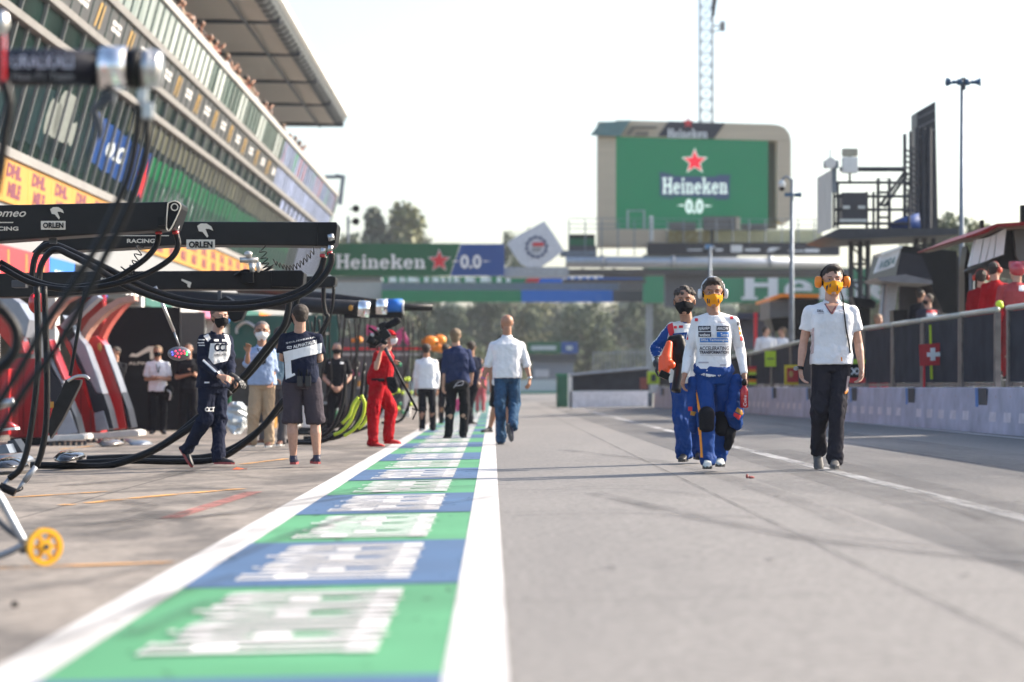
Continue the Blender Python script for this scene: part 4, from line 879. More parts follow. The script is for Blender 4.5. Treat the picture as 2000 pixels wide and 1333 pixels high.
hose('air_hose', 'front one of two thick blurred air hoses falling from the nearest boom', [(270, 205), (268, 260), (252, 340), (228, 400), (190, 480), (140, 560), (85, 640), (40, 720), (-10, 800)], 9.5, .0165)
hose('air_hose', 'rear one of two thick blurred air hoses falling from the nearest boom', [(287, 225), (286, 290), (268, 360), (235, 440), (200, 510), (165, 585), (110, 680), (50, 760), (-10, 860)], 9.65, .0165)
hose('air_hose', 'blurred hose hanging down from the red clamp at the left edge', [(8, 160), (18, 200), (9.5, 260), (2, 320), (-9.5, 380)], 9.2, .02)
hose('air_hose', 'blurred dark hose loop at the left edge above the coiled connector', [(-10, 590), (30, 640), (28, 690), (-10, 730)], 11, .025)

def boom(name, label, poly, Y, d, m=ARM):
    o = thing(name, label, 'boom', W(poly[0][0], poly[0][1], Y)); b_ = MB().pxprism(poly, Y, d).build('arm', m, o, bevel=.02); return o
def orlen(o, x, y, s, Y):     # bird head mark over a framed word
    t_ = MB(); t_.add([W(x + a * s, y + b * s, Y) for a, b in ((0, 4), (6, 0), (16, 0), (24, 5), (27, 12), (20, 9), (14, 9), (19, 21), (17, 24), (9, 14), (3, 13))], [(0, 1, 5, 6), (1, 2, 3, 5), (3, 4, 5), (0, 6, 9, 10), (6, 7, 8, 9)])
    t_.build('bird_mark', CREAM, o)
    t_ = MB(); t_.add(pxq(x - 18 * s, y + 27 * s, x + 30 * s, y + 44 * s, Y), [(0, 1, 2, 3)]); t_.build('word_plate', CREAM, o)
    t_ = MB(); text(t_, 'ORLEN', pxq(x - 14 * s, y + 30 * s, x + 26 * s, y + 41 * s, Y - .01), .04); t_.build('lettering', BLK, o)
o = boom('overhead_boom', 'upper black boom with cream Alfa Romeo RACING and ORLEN lettering', [(-150, 404), (335, 394), (340, 397), (332, 443), (322, 449), (-150, 482)], 21, .35)
MB().pxprism([(328, 394), (344, 391), (355, 399), (354, 408), (341, 444), (334, 450), (327, 445)], 20.95, .45).build('end_cap', BLK, o, bevel=.015)
t_ = MB(); t_.pxtube([(328, 397), (325, 443), (333, 448), (352, 408), (350, 397), (340, 393), (328, 397)], 20.93, .006, 6, 4); t_.build('cap_rim', CREAM, o)
t_ = MB(); c = W(341, 405, 20.92)
for k in range(16): a0, a1 = 2 * math.pi * k / 16, 2 * math.pi * (k + 1) / 16; t_.add([c + Vector((math.cos(a) * r, 0, math.sin(a) * r)) for r, a in ((.024, a0), (.034, a0), (.034, a1), (.024, a1))], [(0, 1, 2, 3)])
t_.build('round_badge', CREAM, o)
orlen(o, 98, 405, 1., 20.98)
t_ = MB(); text(t_, 'Alfa Romeo', pxq(-75, 408, 51, 424, 20.98), .012, .35); t_.build('script_lettering', CREAM, o)
t_ = MB(); text(t_, 'RACING', pxq(-25, 443, 36, 451, 20.98), .03); t_.build('lettering', CREAM, o)
t_ = MB(); t_.add(pxq(-60, 434, 26, 436, 20.98), [(0, 1, 2, 3)]); t_.build('thin_stripe', CREAM, o)
t_ = MB(); t_.pxbox(96, 453, 110, 476, 21.1, .05); t_.build('bracket', DGREY, o); t_ = MB(); t_.pxbox(308, 424, 322, 441, 20.9, .08); t_.build('valve_block', BLK, o)
o = boom('overhead_boom', 'middle black boom with ORLEN plate ending above the shorts man', [(100, 456), (345, 433), (650, 434), (656, 441), (652, 474), (646, 482), (560, 480), (350, 479), (230, 486), (60, 494)], 26, .45)
MB().pxprism([(620, 434.5), (657, 434), (659, 440), (655, 475), (648, 482), (620, 481)], 25.93, .55).build('end_cap', BLK, o, bevel=.015)
orlen(o, 385, 437, 1.16, 25.97)
t_ = MB(); text(t_, 'RACING', pxq(248, 467, 303, 475, 25.97), .03); t_.build('lettering', CREAM, o); t_ = MB(); t_.add(pxq(226, 460, 330, 461.6, 25.97), [(0, 1, 2, 3)]); t_.build('thin_stripe', CREAM, o)
t_ = MB(); t_.pxcyl((645, 458), (648, 470), 25.8, .035); t_.build('fitting', ALU, o, True)
o = boom('overhead_boom', 'long lower black boom lettered team.com with silver lamp bracket', [(-60, 536), (120, 531), (580, 528), (590, 532), (588, 560), (575, 566), (330, 566), (100, 580), (-60, 582)], 29, .4)
MB().pxprism([(530, 528.5), (588, 528), (594, 533), (592, 556), (584, 562), (530, 560)], 28.93, .45).build('end_cap', BLK, o, bevel=.015)
t_ = MB(); text(t_, 'team.com', pxq(196, 541, 264, 553, 28.97), .03); text(t_, 'photo', pxq(118, 543, 156, 553, 28.97), .03) if False else None; t_.build('lettering', CREAM, o)
t_ = MB(); t_.add([W(355, 545, 28.97), W(374, 552, 28.97), (W(371, 563, 28.97)), W(366, 560, 28.97), W(366, 555, 28.97), W(354, 548, 28.97)], [(0, 1, 4, 5), (1, 2, 3, 4)]); t_.build('gold_mark', CREAM, o)
t_ = MB(); t_.pxtube([(458, 540), (475, 530), (490, 530)], 28.9, .02); t_.pxbox(474, 532, 494, 552, 28.85, .12); t_.build('lamp_bracket', BLK, o); t_ = MB(); t_.pxcyl((491, 514), (493, 532), 28.9, .035); t_.pxbox(468, 503, 503, 513, 28.9, .1); t_.ell(W(505, 522, 28.8), (.03, .03, .065)); t_.ell(W(485, 497, 28.9), (.05, .04, .04)); t_.build('sensor', mat('sensor_silver', (.5, .48, .45), .3, .6), o, True)
o = boom('overhead_boom', 'short squared black boom end hanging right of the lower boom', [(560, 540), (648, 539), (656, 542), (655, 556), (648, 562), (560, 562)], 33, .45)
t_ = MB(); t_.pxbox(596, 537, 645, 540, 33, .4); t_.build('lid', ALU, o)
o = thing('tapered_boom', 'grey tapered tubular boom with silver tip and small yellow shield, lower one', 'boom', W(480, 585, 36)); t_ = MB(); t_.cyl(W(330, 578, 38), W(702, 603, 36), .11, .115, 20); t_.build('arm', ARM2, o, True)
t_ = MB(); t_.cyl(W(700, 603, 36), W(722, 605, 36), .128, .122, 20); t_.build('silver_tip', CHROME, o, True); t_ = MB(); t_.ell(W(685, 602, 35.87), (.035, .012, .045)); t_.build('shield', YEL, o); t_ = MB(); t_.pxbox(672, 614, 705, 622, 36, .1); t_.build('under_box', BLK, o)
o = thing('tapered_boom', 'dark tapered boom with silver tip, upper one beside the blue collar', 'boom', W(560, 575, 40)); t_ = MB(); t_.cyl(W(470, 562, 43), W(737, 600, 40), .11, .13, 20); t_.build('arm', ARM, o, True)
t_ = MB(); t_.cyl(W(735, 599, 40), W(756, 600, 40), .135, .125, 20); t_.build('silver_tip', CHROME, o, True); t_ = MB(); t_.ell(W(714, 592, 39.86), (.035, .012, .045)); t_.build('shield', YEL, o)
o = thing('banded_boom', 'slim black boom with bright blue collar pointing right under the green strip', 'boom', W(700, 600, 46)); t_ = MB(); t_.pxcyl((690, 600), (845, 601), 46, .07, n=16); t_.build('arm', BLK, o, True)
t_ = MB(); t_.pxcyl((757, 597), (786, 597), 46, .125, n=16); t_.build('blue_collar', BBLUE2, o, True); t_ = MB(); t_.pxcyl((752, 597), (757, 597), 46, .13, n=16); t_.pxcyl((786, 600), (789, 600), 46, .13, n=16); t_.build('white_ring', WHT, o, True); t_ = MB(); t_.pxbox(700, 604, 786, 622, 46, .2); t_.build('hose_tray', BLK, o)

# hoses slung between the booms
hose('air_hose', 'upper of two hoses drooping from the middle boom end across to the left', [(634, 500), (625, 530), (600, 560), (560, 578), (500, 590), (430, 594), (370, 588), (310, 572), (255, 548), (200, 520), (150, 496), (100, 478), (70, 500), (60, 560)], 25.5, .034)
hose('air_hose', 'lower of two hoses drooping from the middle boom end across to the left', [(648, 495), (646, 515), (632, 540), (600, 570), (550, 590), (490, 601), (430, 603), (360, 597), (300, 580), (240, 556), (190, 526), (140, 500), (105, 488), (80, 520), (76, 570)], 25.3, .034)
hose('air_hose', 'hose leaving the upper boom cap and sweeping down left, inner', [(310, 455), (306, 478), (290, 500), (262, 522), (220, 546), (160, 560), (110, 560), (60, 545), (0, 512)], 21.3, .026)
hose('air_hose', 'hose leaving the upper boom cap and sweeping down left, outer', [(344, 455), (348, 480), (335, 504), (300, 528), (260, 545), (200, 560), (130, 566), (60, 553), (0, 522)], 21.2, .026)
for x, y, n_ in ((312, 440, 'inner'), (345, 440, 'outer'), (632, 485, 'left'), (646, 480, 'right')):
    Yc = 21.2 if x < 400 else 25.4; o = thing('hose_coupling', f'{n_} silver and red hose coupling under the {"upper" if x < 400 else "middle"} boom end', 'coupling', W(x, y, Yc))
    t_ = MB(); t_.pxcyl((x, y), (x - 2, y + 12), Yc, .028); t_.build('metal_sleeve', ALU, o, True); t_ = MB(); t_.pxcyl((x - 2, y + 12), (x - 2, y + 18), Yc, .031); t_.build('red_band', REDP, o, True)
def coil(name, label, a, b, Y, r, turns, wr=.006):
    P = []; A = W(*a, Y); B = W(*b, Y); d = B - A; side = Vector((-d.z, 0, d.x)).normalized()
    for i in range(turns * 8 + 1):
        t = i / (turns * 8); P.append(A + d * t + side * r * math.cos(2 * math.pi * t * turns) + Vector((0, r * math.sin(2 * math.pi * t * turns), 0)) + Vector((0, 0, -.12 * math.sin(math.pi * t))))
    o = MB().tube(P, wr, 5, 1).build(name, BLK, None, True); tag(o, label, 'cable')
coil('coiled_cable', 'thin coiled cable under the upper boom right of its lettering', (275, 478), (240, 524), 22, .035, 8)
coil('coiled_cable', 'tangled coiled cable hanging below the middle boom', (512, 483), (530, 520), 25.6, .04, 8); coil('coiled_cable', 'coiled cable looping right below the middle boom', (535, 512), (615, 488), 25.5, .03, 12)
hose('service_hose', 'thick hose from the lower boom slanting left to the apron', [(566, 572), (562, 610), (552, 640), (520, 680), (480, 730), (445, 765)], 27.6, .036)
hose('service_hose', 'second thick hose from the lower boom slanting left beside the first', [(584, 570), (576, 600), (560, 636), (528, 682), (490, 728), (452, 766)], 27.8, .034)
hose('service_hose', 'hose lying on the apron from black pod to behind the walking mechanic', [(150, 905), (200, 903), (240, 900), (290, 884), (335, 858), (375, 826), (405, 800), (440, 768)], 27.4, .04)
hose('service_hose', 'nearest hose lying on the apron left of the walking mechanic', [(60, 909), (130, 910), (200, 911), (250, 900), (300, 880), (350, 850), (390, 822), (420, 795), (450, 765)], 27.0, .04)
hose('service_hose', 'flat hose on the ground passing behind the walking mechanic to shorts man', [(170, 897), (260, 893), (330, 896), (400, 893), (450, 878), (500, 846), (545, 800), (575, 770)], 28.5, .038)
hose('service_hose', 'hose curving up from the ground to shorts man shirt level', [(240, 900), (340, 902), (420, 898), (470, 872), (515, 832), (555, 780)], 27.8, .036)
hose('hanging_hose', 'left vertical ribbed hose hanging in front of the red fins', [(72, 560), (74, 640), (74, 720), (66, 800), (55, 870), (40, 915), (18, 935)], 19.5, .026); hose('hanging_hose', 'right vertical ribbed hose hanging in front of the red fins', [(86, 560), (90, 660), (92, 760), (90, 830), (82, 880), (72, 910)], 19.6, .026)
o = thing('connector_pair', 'black connector with two steel plugs dangling above the apron at left', 'connector', W(25, 960, 19.5))
t_ = MB(); t_.pxcyl((18, 935), (-4, 962), 19.5, .016); t_.pxcyl((70, 912), (48, 940), 19.5, .022, r1=.026); t_.pxcyl((48, 940), (32, 960), 19.5, .02, r1=.008); t_.build('steel_plug', STEEL, o, True)
MB().pxcyl((0, 950), (30, 963), 19.45, .034, n=12).build('black_socket', BLK, o); MB().pxtube([(30, 962), (44, 955), (40, 945)], 19.5, .006).build('wire_loop', BLK, o)
hose('hanging_hose', 'left of two thin hoses falling from the squared boom end', [(632, 562), (632, 590), (636, 612), (640, 622), (622, 660), (610, 700)], 33, .03); hose('hanging_hose', 'right of two thin hoses falling from the squared boom end', [(652, 560), (650, 590), (646, 612), (636, 640), (626, 668)], 33.1, .022)
# warning lamp in red housing
o = thing('warning_light', 'round red housing with one lit red lamp hanging beneath the boom', 'light', W(72, 590, 23)); t_ = MB(); t_.ell(W(72, 592, 23), (.085, .06, .105)); t_.build('housing', REDP, o, True)
t_ = MB(); t_.ell(W(69, 578, 22.94), (.018, .012, .018)); t_.build('lamp', mat('red_lamp_lit', (.8, .0, .0), .3, emit=(1, .01, .02), es=4), o); MB().pxcyl((74, 540), (73, 570), 23, .012).build('stem', BLK, o)
t_ = MB(); t_.pxbox(22, 548, 50, 562, 23, .15); t_.pxbox(50, 552, 75, 558, 23.1, .05); o = thing('junction_box', 'small dark camera box on a white bracket under the lowest boom', 'box', W(36, 560, 23)); t_.build('body', DGREY, o, bevel=.01)
# paddle of lights
o = thing('release_light_panel', 'silver oval paddle with rows of small coloured lights on a slanted rod', 'signal light', W(350, 691, 28)); MB().pxcyl((303, 560), (340, 648), 28, .02).build('rod', ALU, o, True); MB().pxcyl((340, 648), (350, 676), 28, .012).build('thin_rod', STEEL, o, True)
t_ = MB(); t_.ell(W(350, 691, 28), (.135, .06, .083), 20, 12); t_.build('paddle', mat('paddle_silver', (.22, .21, .23), .35, .5), o, True)
for cn, cc, pts in (('red', (1, .03, .08), [(343, 686), (351, 684), (354, 691), (361, 691), (347, 691), (350, 698), (359, 686), (343, 696)]), ('blue', (.1, .1, 1), [(336, 688), (337, 693)]), ('green', (.05, 1, .2), [(366, 688), (365, 693)])):
    t_ = MB()
    for x, y in pts: t_.ell(W(x, y, 27.925), (.009, .007, .009), 8, 6)
    t_.build('lamps_' + cn if False else 'lamp_row', mat('lit_' + cn, cc, .4, emit=cc, es=1.6), o)
# angled black panel on a strut
o = thing('angled_panel', 'long black carbon panel tilted on a silver clevis before the white and red fin', 'panel', W(130, 800, 21)); MB().pxprism([(128, 742), (158, 742), (156, 752), (122, 820), (98, 858), (92, 836), (102, 800)], 21, .12).build('shell', CARB, o, bevel=.012)
t_ = MB(); t_.pxtube([(132, 745), (148, 736), (166, 735), (174, 741)], 20.95, .014); t_.build('clevis', ALU, o, True); MB().pxtube([(165, 570), (150, 660), (137, 735)], 21.05, .016, sub=1).build('strut', BLK, o); MB().pxbox(96, 785, 104, 797, 20.98, .03).build('yellow_tag', YEL, o)
# leaning fins of the garage front
FRED = mat('fin_red', (.42, .012, .014), .3, var=.15, scale=2, coat=.3); FNAVY = mat('fin_navy', (.012, .013, .022), .35, var=.1, spec=.3); FWHT = mat('fin_silver_white', (.25, .265, .31), .3, .4, var=.1); FPINK = mat('fin_blush', (.42, .22, .17), .4, var=.1)
def fin(name, label, parts, Y, base):
    o = thing(name, label, 'pillar', W(*base, Y))
    for nm, P, m_, dy, d in parts: MB().pxprism(P, Y + dy, d).build(nm, m_, o, bevel=.02)
    return o
fin('curved_pillar', 'red leaning pillar with small yellow shield, rightmost of the curved fins', [('red_face', [(167, 662), (188, 656), (202, 672), (220, 722), (238, 775), (249, 838), (222, 840), (200, 760), (183, 705)], FRED, 0, .7), ('white_edge', [(203, 672), (214, 700), (237, 765), (238, 775), (220, 722)], FWHT, -.03, .7), ('navy_edge', [(238, 766), (250, 800), (258, 836), (250, 838), (240, 780)], FNAVY, -.03, .7), ('shield', [(190, 672), (196, 670), (199, 680), (196, 688), (191, 682)], GOLD, -.04, .03)], 43, (240, 840))
fin('curved_pillar', 'white and navy leaning pillar next to the rightmost red fin', [('white_face', [(122, 615), (140, 640), (168, 676), (186, 725), (202, 770), (188, 768), (170, 735), (150, 690), (137, 668)], FWHT, 0, .6), ('navy_face', [(137, 670), (150, 692), (170, 737), (188, 769), (203, 771), (213, 800), (222, 838), (205, 838), (198, 812), (182, 805), (165, 740), (150, 712)], FNAVY, 0, .6), ('navy_cap', [(124, 650), (140, 637), (148, 655), (134, 668)], FNAVY, -.02, .6), ('red_edge', [(108, 636), (122, 634), (137, 668), (160, 720), (178, 770), (183, 805), (176, 800), (150, 720)], REDP, .02, .6), ('silver_foot', [(183, 808), (202, 802), (213, 840), (187, 843)], FWHT, -.03, .6)], 42, (200, 843))
fin('curved_pillar', 'white striped leaning pillar behind the tilted carbon panel', [('navy_face', [(88, 690), (100, 720), (122, 755), (148, 815), (156, 848), (122, 850), (100, 790), (86, 740)], FNAVY, 0, .6), ('white_edge', [(86, 668), (97, 690), (112, 722), (125, 748), (121, 752), (104, 722), (88, 694)], FWHT, -.02, .6), ('red_edge', [(89, 662), (96, 664), (128, 742), (122, 742)], REDP, -.04, .6), ('silver_foot', [(108, 808), (136, 800), (152, 846), (112, 852)], FWHT, -.03, .6)], 40.5, (130, 850))
fin('curved_pillar', 'broad chrome and red leaning pillar at the left edge', [('chrome_face', [(-30, 560), (10, 572), (38, 592), (58, 625), (50, 660), (36, 650), (15, 610), (-30, 585)], FWHT, 0, .7), ('red_face', [(-30, 590), (12, 612), (34, 652), (50, 690), (30, 690), (-30, 620)], REDP, .02, .7)], 38, (20, 690))
def arcfin(label, P, Y, r, m_):
    o = MB(); c = [W(x, y, Y) for x, y in P]; rings = []
    for i, p in enumerate(c):
        d = (c[min(i + 1, len(c) - 1)] - c[max(i - 1, 0)]).normalized(); s_ = Vector((-d.z, 0, d.x)); t = r * (1.1 - .5 * abs(i / (len(c) - 1) - .45))
        rings.append([p + s_ * t, p + s_ * t + Vector((0, .5, 0)), p - s_ * t + Vector((0, .5, 0)), p - s_ * t])
    o.loft(rings); tag(o.build('curved_bracket', m_, None), label, 'bracket')
arcfin('blush curved bracket sweeping from white pillar top up right, left one', [(156, 672), (165, 650), (180, 628), (205, 605), (232, 588), (262, 582)], 42.5, .055, FPINK)
arcfin('red blush curved bracket sweeping from red pillar top up right, right one', [(196, 660), (205, 640), (216, 622), (232, 602), (246, 588), (262, 582)], 43.2, .045, mat('fin_coral', (.42, .08, .06), .4))
arcfin('white and red short bracket above the middle pillar', [(120, 640), (132, 628), (150, 612), (175, 590), (190, 578)], 41.5, .05, FWHT); arcfin('pale bracket arch behind the red warning lamp', [(86, 640), (100, 610), (122, 585), (160, 568)], 41, .06, FPINK)
for lb, q, Y in (('tall red cabinet behind the hanging hoses', (18, 700, 100, 855), 41.5), ('tall red cabinet between the two white striped pillars', (138, 660, 196, 846), 43.5), ('red cabinet at far left with orange side', (-30, 720, 17, 850), 40)):
    o = thing('tool_cabinet', lb, 'cabinet', W(q[0], q[3], Y)); MB().pxbox(*q, Y, .8).build('body', mat('cabinet_red', (.42, .016, .02), .4, var=.15, scale=2), o, bevel=.02)
    for k in (1, 2): x = q[0] + (q[2] - q[0]) * k / 3; MB().pxbox(x, q[1] + 6, x + .8, q[3] - 6, Y - .01, .02).build('door_seam', BLK, o)
for lb, P, Y in (('white plinth under the middle pillar', [(88, 852), (160, 848), (165, 852), (165, 859), (90, 863)], 40), ('white plinth under the rightmost red pillar', [(160, 849), (262, 840), (271, 843), (271, 852), (160, 858)], 42)):
    o = thing('pillar_plinth', lb, 'plinth', W(P[0][0], 860, Y)); MB().pxprism(P, Y - .1, .9).build('slab', mat('plinth_white', (.55, .53, .5), .5), o, bevel=.015)
    t_ = MB()
    for k in range(7): x = P[0][0] + 12 + k * 11; t_.pxcyl((x, P[-1][1] - 1), (x, P[-1][1] + 10), Y, .03, n=8)
    t_.build('levelling_feet', DGREY, o)
t_ = MB(); t_.pxbox(20, 856, 96, 880, 40.8, 1.2); o = thing('kick_board', 'black kick board beneath the tall red cabinet', 'board', W(60, 880, 40.8)); t_.build('board', BLK, o)
# things lying on the apron
def pod(label, P, Y, m_, d=.4, nm='shell'):
    o = thing('engine_cover', label, 'cover', W(P[0][0], max(p[1] for p in P), Y)); n = len(P); cx = sum(p[0] for p in P) / n; cy = sum(p[1] for p in P) / n; rings = []
    for k in range(7):
        t = k / 6; s = max(.05, math.sin(math.pi * (.08 + .84 * t))); yb = max(p[1] for p in P); rings.append([W(cx + (x - cx) * s, yb + (y - yb) * s, Y) + Vector((0, (t - .5) * d * 2, 0)) for x, y in P])
    MB().loft(rings).build(nm, m_, o, True); return o
pod('glossy black moulded pod lying on the apron with hose attached', [(105, 893), (118, 882), (134, 879), (150, 882), (163, 885), (167, 892), (158, 898), (130, 902), (108, 899)], 26.8, mat('gloss_black', (.01, .01, .011), .12, coat=1))
pod('black pod at left edge partly under silver fairing', [(-20, 905), (0, 896), (18, 892), (36, 895), (52, 905), (56, 912), (-20, 913)], 25.8, MATS['gloss_black'])
pod('silver grey fairing at left edge on the apron', [(-20, 890), (25, 886), (45, 884), (62, 892), (70, 901), (50, 903), (-20, 905)], 26.4, mat('fairing_grey', (.22, .24, .27), .3, .3, coat=.4))
pod('dark bronze fairing under the rightmost plinth', [(185, 862), (205, 854), (225, 858), (250, 866), (230, 872), (200, 872)], 38.5, mat('fairing_bronze', (.14, .12, .11), .25, .4, coat=.5)); pod('long grey fairing right of the bronze one', [(240, 856), (258, 858), (285, 860), (302, 868), (288, 871), (258, 870)], 39.5, MATS['fairing_grey'])
o = thing('folded_tray', 'open black tray box tipped on its side near the left edge', 'tray', W(30, 886, 28)); MB().pxprism([(14, 862), (28, 858), (45, 884), (22, 886)], 28, .4).build('tray', DGREY, o, bevel=.01); MB().pxprism([(-10, 872), (12, 868), (20, 886), (-10, 888)], 27.5, .4).build('lid', STEELB, o, bevel=.01)
o = thing('orange_scrap', 'small torn orange scrap lying on the apron in front of the mechanic', 'litter', GP(467, 919)); t_ = MB(); p = GP(467, 919); t_.add([p + Vector(v) for v in ((-.07, -.03, .01), (.0, -.05, .012), (.09, -.02, .02), (.08, .03, .011), (-.03, .04, .03))], [(0, 1, 2, 3, 4)]); t_.build('scrap', mat('orange_scrap', (.75, .12, .02), .6), o)
o = thing('red_scrap', 'tiny crumpled reddish scrap on the asphalt below the driver', 'litter', GP(1467, 934)); t_ = MB(); p = GP(1467, 935); t_.ell(p + Vector((0, 0, .01)), (.03, .03, .012), 7, 5); t_.ell(p + Vector((-.035, 0, .02)), (.012, .02, .02), 6, 5); t_.build('scrap', mat('reddish_scrap', (.3, .08, .07), .7), o)
o = thing('dropped_nut', 'small dark round object lying on the apron at lower left', 'debris', GP(29, 1186)); p = GP(29, 1186); t_ = MB(); t_.cyl(p, p + Vector((0, 0, .022)), .014, .012, 8); t_.build('nut', BLK, o)
# yellow wheeled jack leg in the near foreground
o = thing('wheeled_jack', 'blurred steel jack leg on one yellow spoked wheel at lower left', 'jack', GP(87, 1105)); Yj = GP(87, 1105).y; c = W(87, 1068, Yj); xw = Vector((.96, -.28, 0)); 
def disc(mb, c, ax, r0, r1, wdt, n=28):
    q = ax.to_track_quat('Z', 'Y'); rs = []
    for r, z in ((r0, -wdt), (r1, -wdt), (r1, wdt), (r0, wdt), (r0, -wdt)): rs.append([c + q @ Vector((r * math.cos(2 * math.pi * i / n), r * math.sin(2 * math.pi * i / n), z)) for i in range(n)])
    vs = [p for r in rs[:4] for p in r]; fs = [(j * n + i, j * n + (i + 1) % n, ((j + 1) % 4) * n + (i + 1) % n, ((j + 1) % 4) * n + i) for j in range(4) for i in range(n)]
    return mb.add(vs, fs)
ax = Vector((.55, -.83, 0)).normalized(); t_ = MB(); disc(t_, c, ax, .066, .091, .016); disc(t_, c, ax, .012, .034, .02)
q_ = ax.to_track_quat('Z', 'Y')
for k in range(6): a = 2 * math.pi * k / 6; t_.box(c + q_ @ Vector((.05 * math.cos(a), .05 * math.sin(a), 0)), (.04, .018, .02), q_.to_matrix() @ Matrix.Rotation(a, 3, 'Z'))
wh = t_.build('wheel', YELW, o, False); t_ = MB(); t_.cyl(c - ax * .03, c + ax * .03, .013, n=12); t_.build('hub', DGREY, wh)
t_ = MB(); t_.tube([W(-60, 920, Yj), W(-10, 960, Yj), W(20, 1010, Yj), W(48, 1062, Yj)], .02, 10); t_.tube([W(-60, 1100, Yj), W(10, 1082, Yj), W(50, 1062, Yj)], .018, 10); t_.build('frame_tube', STEEL, o, True); t_ = MB(); t_.tube([W(-30, 985, Yj + .2), W(10, 1030, Yj + .15), W(45, 1055, Yj + .08)], .016, 8); t_.build('rear_tube', DGREY, o, True)
MB().pxbox(38, 1048, 66, 1082, Yj + .02, .03).build('axle_plate', STEELB, o)
t_ = MB(); t_.tube([W(-40, 700, 13), W(-5, 770, 13), W(28, 785, 13), W(35, 800, 13)], .03); t_.build('a', ALU); bpy.data.objects.remove(bpy.data.objects['a'])
o = thing('silver_lever', 'blurred silver lever end poking in at the left edge', 'lever', W(0, 790, 15)); t_ = MB(); t_.tube([W(-40, 815, 15), W(0, 792, 15), W(27, 785, 15)], .028, 10); t_.build('lever', ALU, o, True)
# red and black kit at the left edge
o = thing('red_shoe_pile', 'red and white shoe shaped moulding at left edge on dark stand', 'moulding', W(5, 840, 30)); t_ = MB(); t_.loft([[W(x, y, 30) + Vector((0, k * .12, 0)) for x, y in ((-10, 826), (10, 822), (29, 832), (28, 838), (-10, 840))] for k in range(3)]); t_.build('upper', REDP, o, True); MB().pxprism([(-10, 838), (29, 835), (30, 840), (-10, 843)], 29.95, .3).build('sole', WHT, o)
# dark rear panels in the garages
def ppanel(name, label, cat, q, Y, m_, d=.1):
    o = thing(name, label, cat, W((q[0] + q[2]) / 2, q[3], Y)); MB().pxbox(*q, Y, d).build('board', m_, o); return o
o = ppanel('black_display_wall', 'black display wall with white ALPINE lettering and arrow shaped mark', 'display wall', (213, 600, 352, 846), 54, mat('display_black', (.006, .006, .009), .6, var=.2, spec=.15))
t_ = MB(); t_.add([W(x, y, 53.95) for x, y in ((252, 697), (258, 690), (266, 692), (290, 677), (303, 677), (300, 702), (293, 702), (293, 686), (268, 698))], [(0, 1, 2, 8), (2, 3, 7, 8), (3, 4, 5, 6, 7)]); t_.build('arrow_mark', CREAM, o); t_ = MB(); text(t_, 'ALPINE', pxq(251, 707, 296, 713, 53.95), .02); t_.build('lettering', CREAM, o)
ppanel('louvred_screen', 'pale louvred screen panel between black walls', 'screen', (352, 610, 400, 690), 58, mat('louvre_grey', (.07, .072, .072), .6, var=.3, stretch=(30, 1, .2)))
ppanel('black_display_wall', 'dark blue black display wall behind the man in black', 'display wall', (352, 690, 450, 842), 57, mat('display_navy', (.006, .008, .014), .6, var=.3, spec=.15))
o = ppanel('green_display_wall', 'dark green garage wall with silver swoosh behind the waving man', 'display wall', (448, 616, 660, 700), 62, mat('display_green', (.012, .085, .07), .5, var=.15)); t_ = MB(); t_.pxtube([(462, 652), (464, 640), (480, 630), (500, 640), (520, 655)], 61.9, .04); t_.build('swoosh', ALU, o)
t_ = MB(); text(t_, 'Aramco', pxq(598, 640, 650, 650, 61.9), .02) if False else t_.add(pxq(598, 650, 642, 654, 61.9), [(0, 1, 2, 3)]); t_.build('pale_bar', CREAM, o)
ppanel('garage_shelf_wall', 'dim grey shelf wall behind the hoses with clutter', 'wall', (440, 700, 700, 835), 64, mat('shelf_wall', (.06, .062, .066), .7, var=.5, scale=2))
ppanel('red_line_wall', 'dark garage wall with thin red line behind the cameraman', 'wall', (640, 660, 800, 800), 72, mat('dim_wall', (.10, .10, .11), .7, var=.4, scale=1.6)); o = ppanel('red_line_board', 'thin bright red line board across the garages', 'board', (640, 679, 860, 684), 71.5, REDL, .05)
ppanel('white_line_board', 'thin pale beam under the red line', 'beam', (640, 690, 830, 695), 71.2, mat('pale_beam', (.45, .44, .42), .6), .05)
rk_ = random.Random(12)
cols = [('black', BLK), ('silver', ALU), ('red', REDP), ('dark green', BGREEN), ('white', WHT), ('grey', DGREY), ('yellow', YEL)]
for i in range(16):
    x = 440 + i * 25 + rk_.uniform(-5, 5); y = 780 + rk_.uniform(-10, 20) if i < 9 else 765 + rk_.uniform(-10, 12); Y = rk_.uniform(48, 58) if i < 9 else rk_.uniform(60, 75); b = 757 + F * (HC + .16) / Y; cn, m_ = cols[rk_.randrange(7)]
    wd = rk_.uniform(12, 24); h = b - y
    o = thing('equipment_trolley', f'low cluttered {cn} equipment trolley standing in the open garages', 'trolley', W(x, b, Y), 'equipment trolleys in the garages')
    MB().pxbox(x, y + 4, x + wd, b - 4, Y, .5).build('cabinet', m_, o, bevel=.02); MB().pxbox(x - 1, y, x + wd + 1, y + 3, Y - .03, .56).build('worktop', STEEL, o)
    for k in (0, 1): t_ = MB(); xx = x + 2 + k * (wd - 4); t_.cyl(W(xx, b - 2, Y + .1), W(xx, b - 2, Y + .14), .04, n=10); t_.build('castor', BLK, o)
    t_ = MB(); t_.pxbox(x + 2, y - rk_.uniform(6, 18), x + wd * .6, y, Y + .1, .2); t_.build('instrument', cols[rk_.randrange(7)][1], o, bevel=.01)
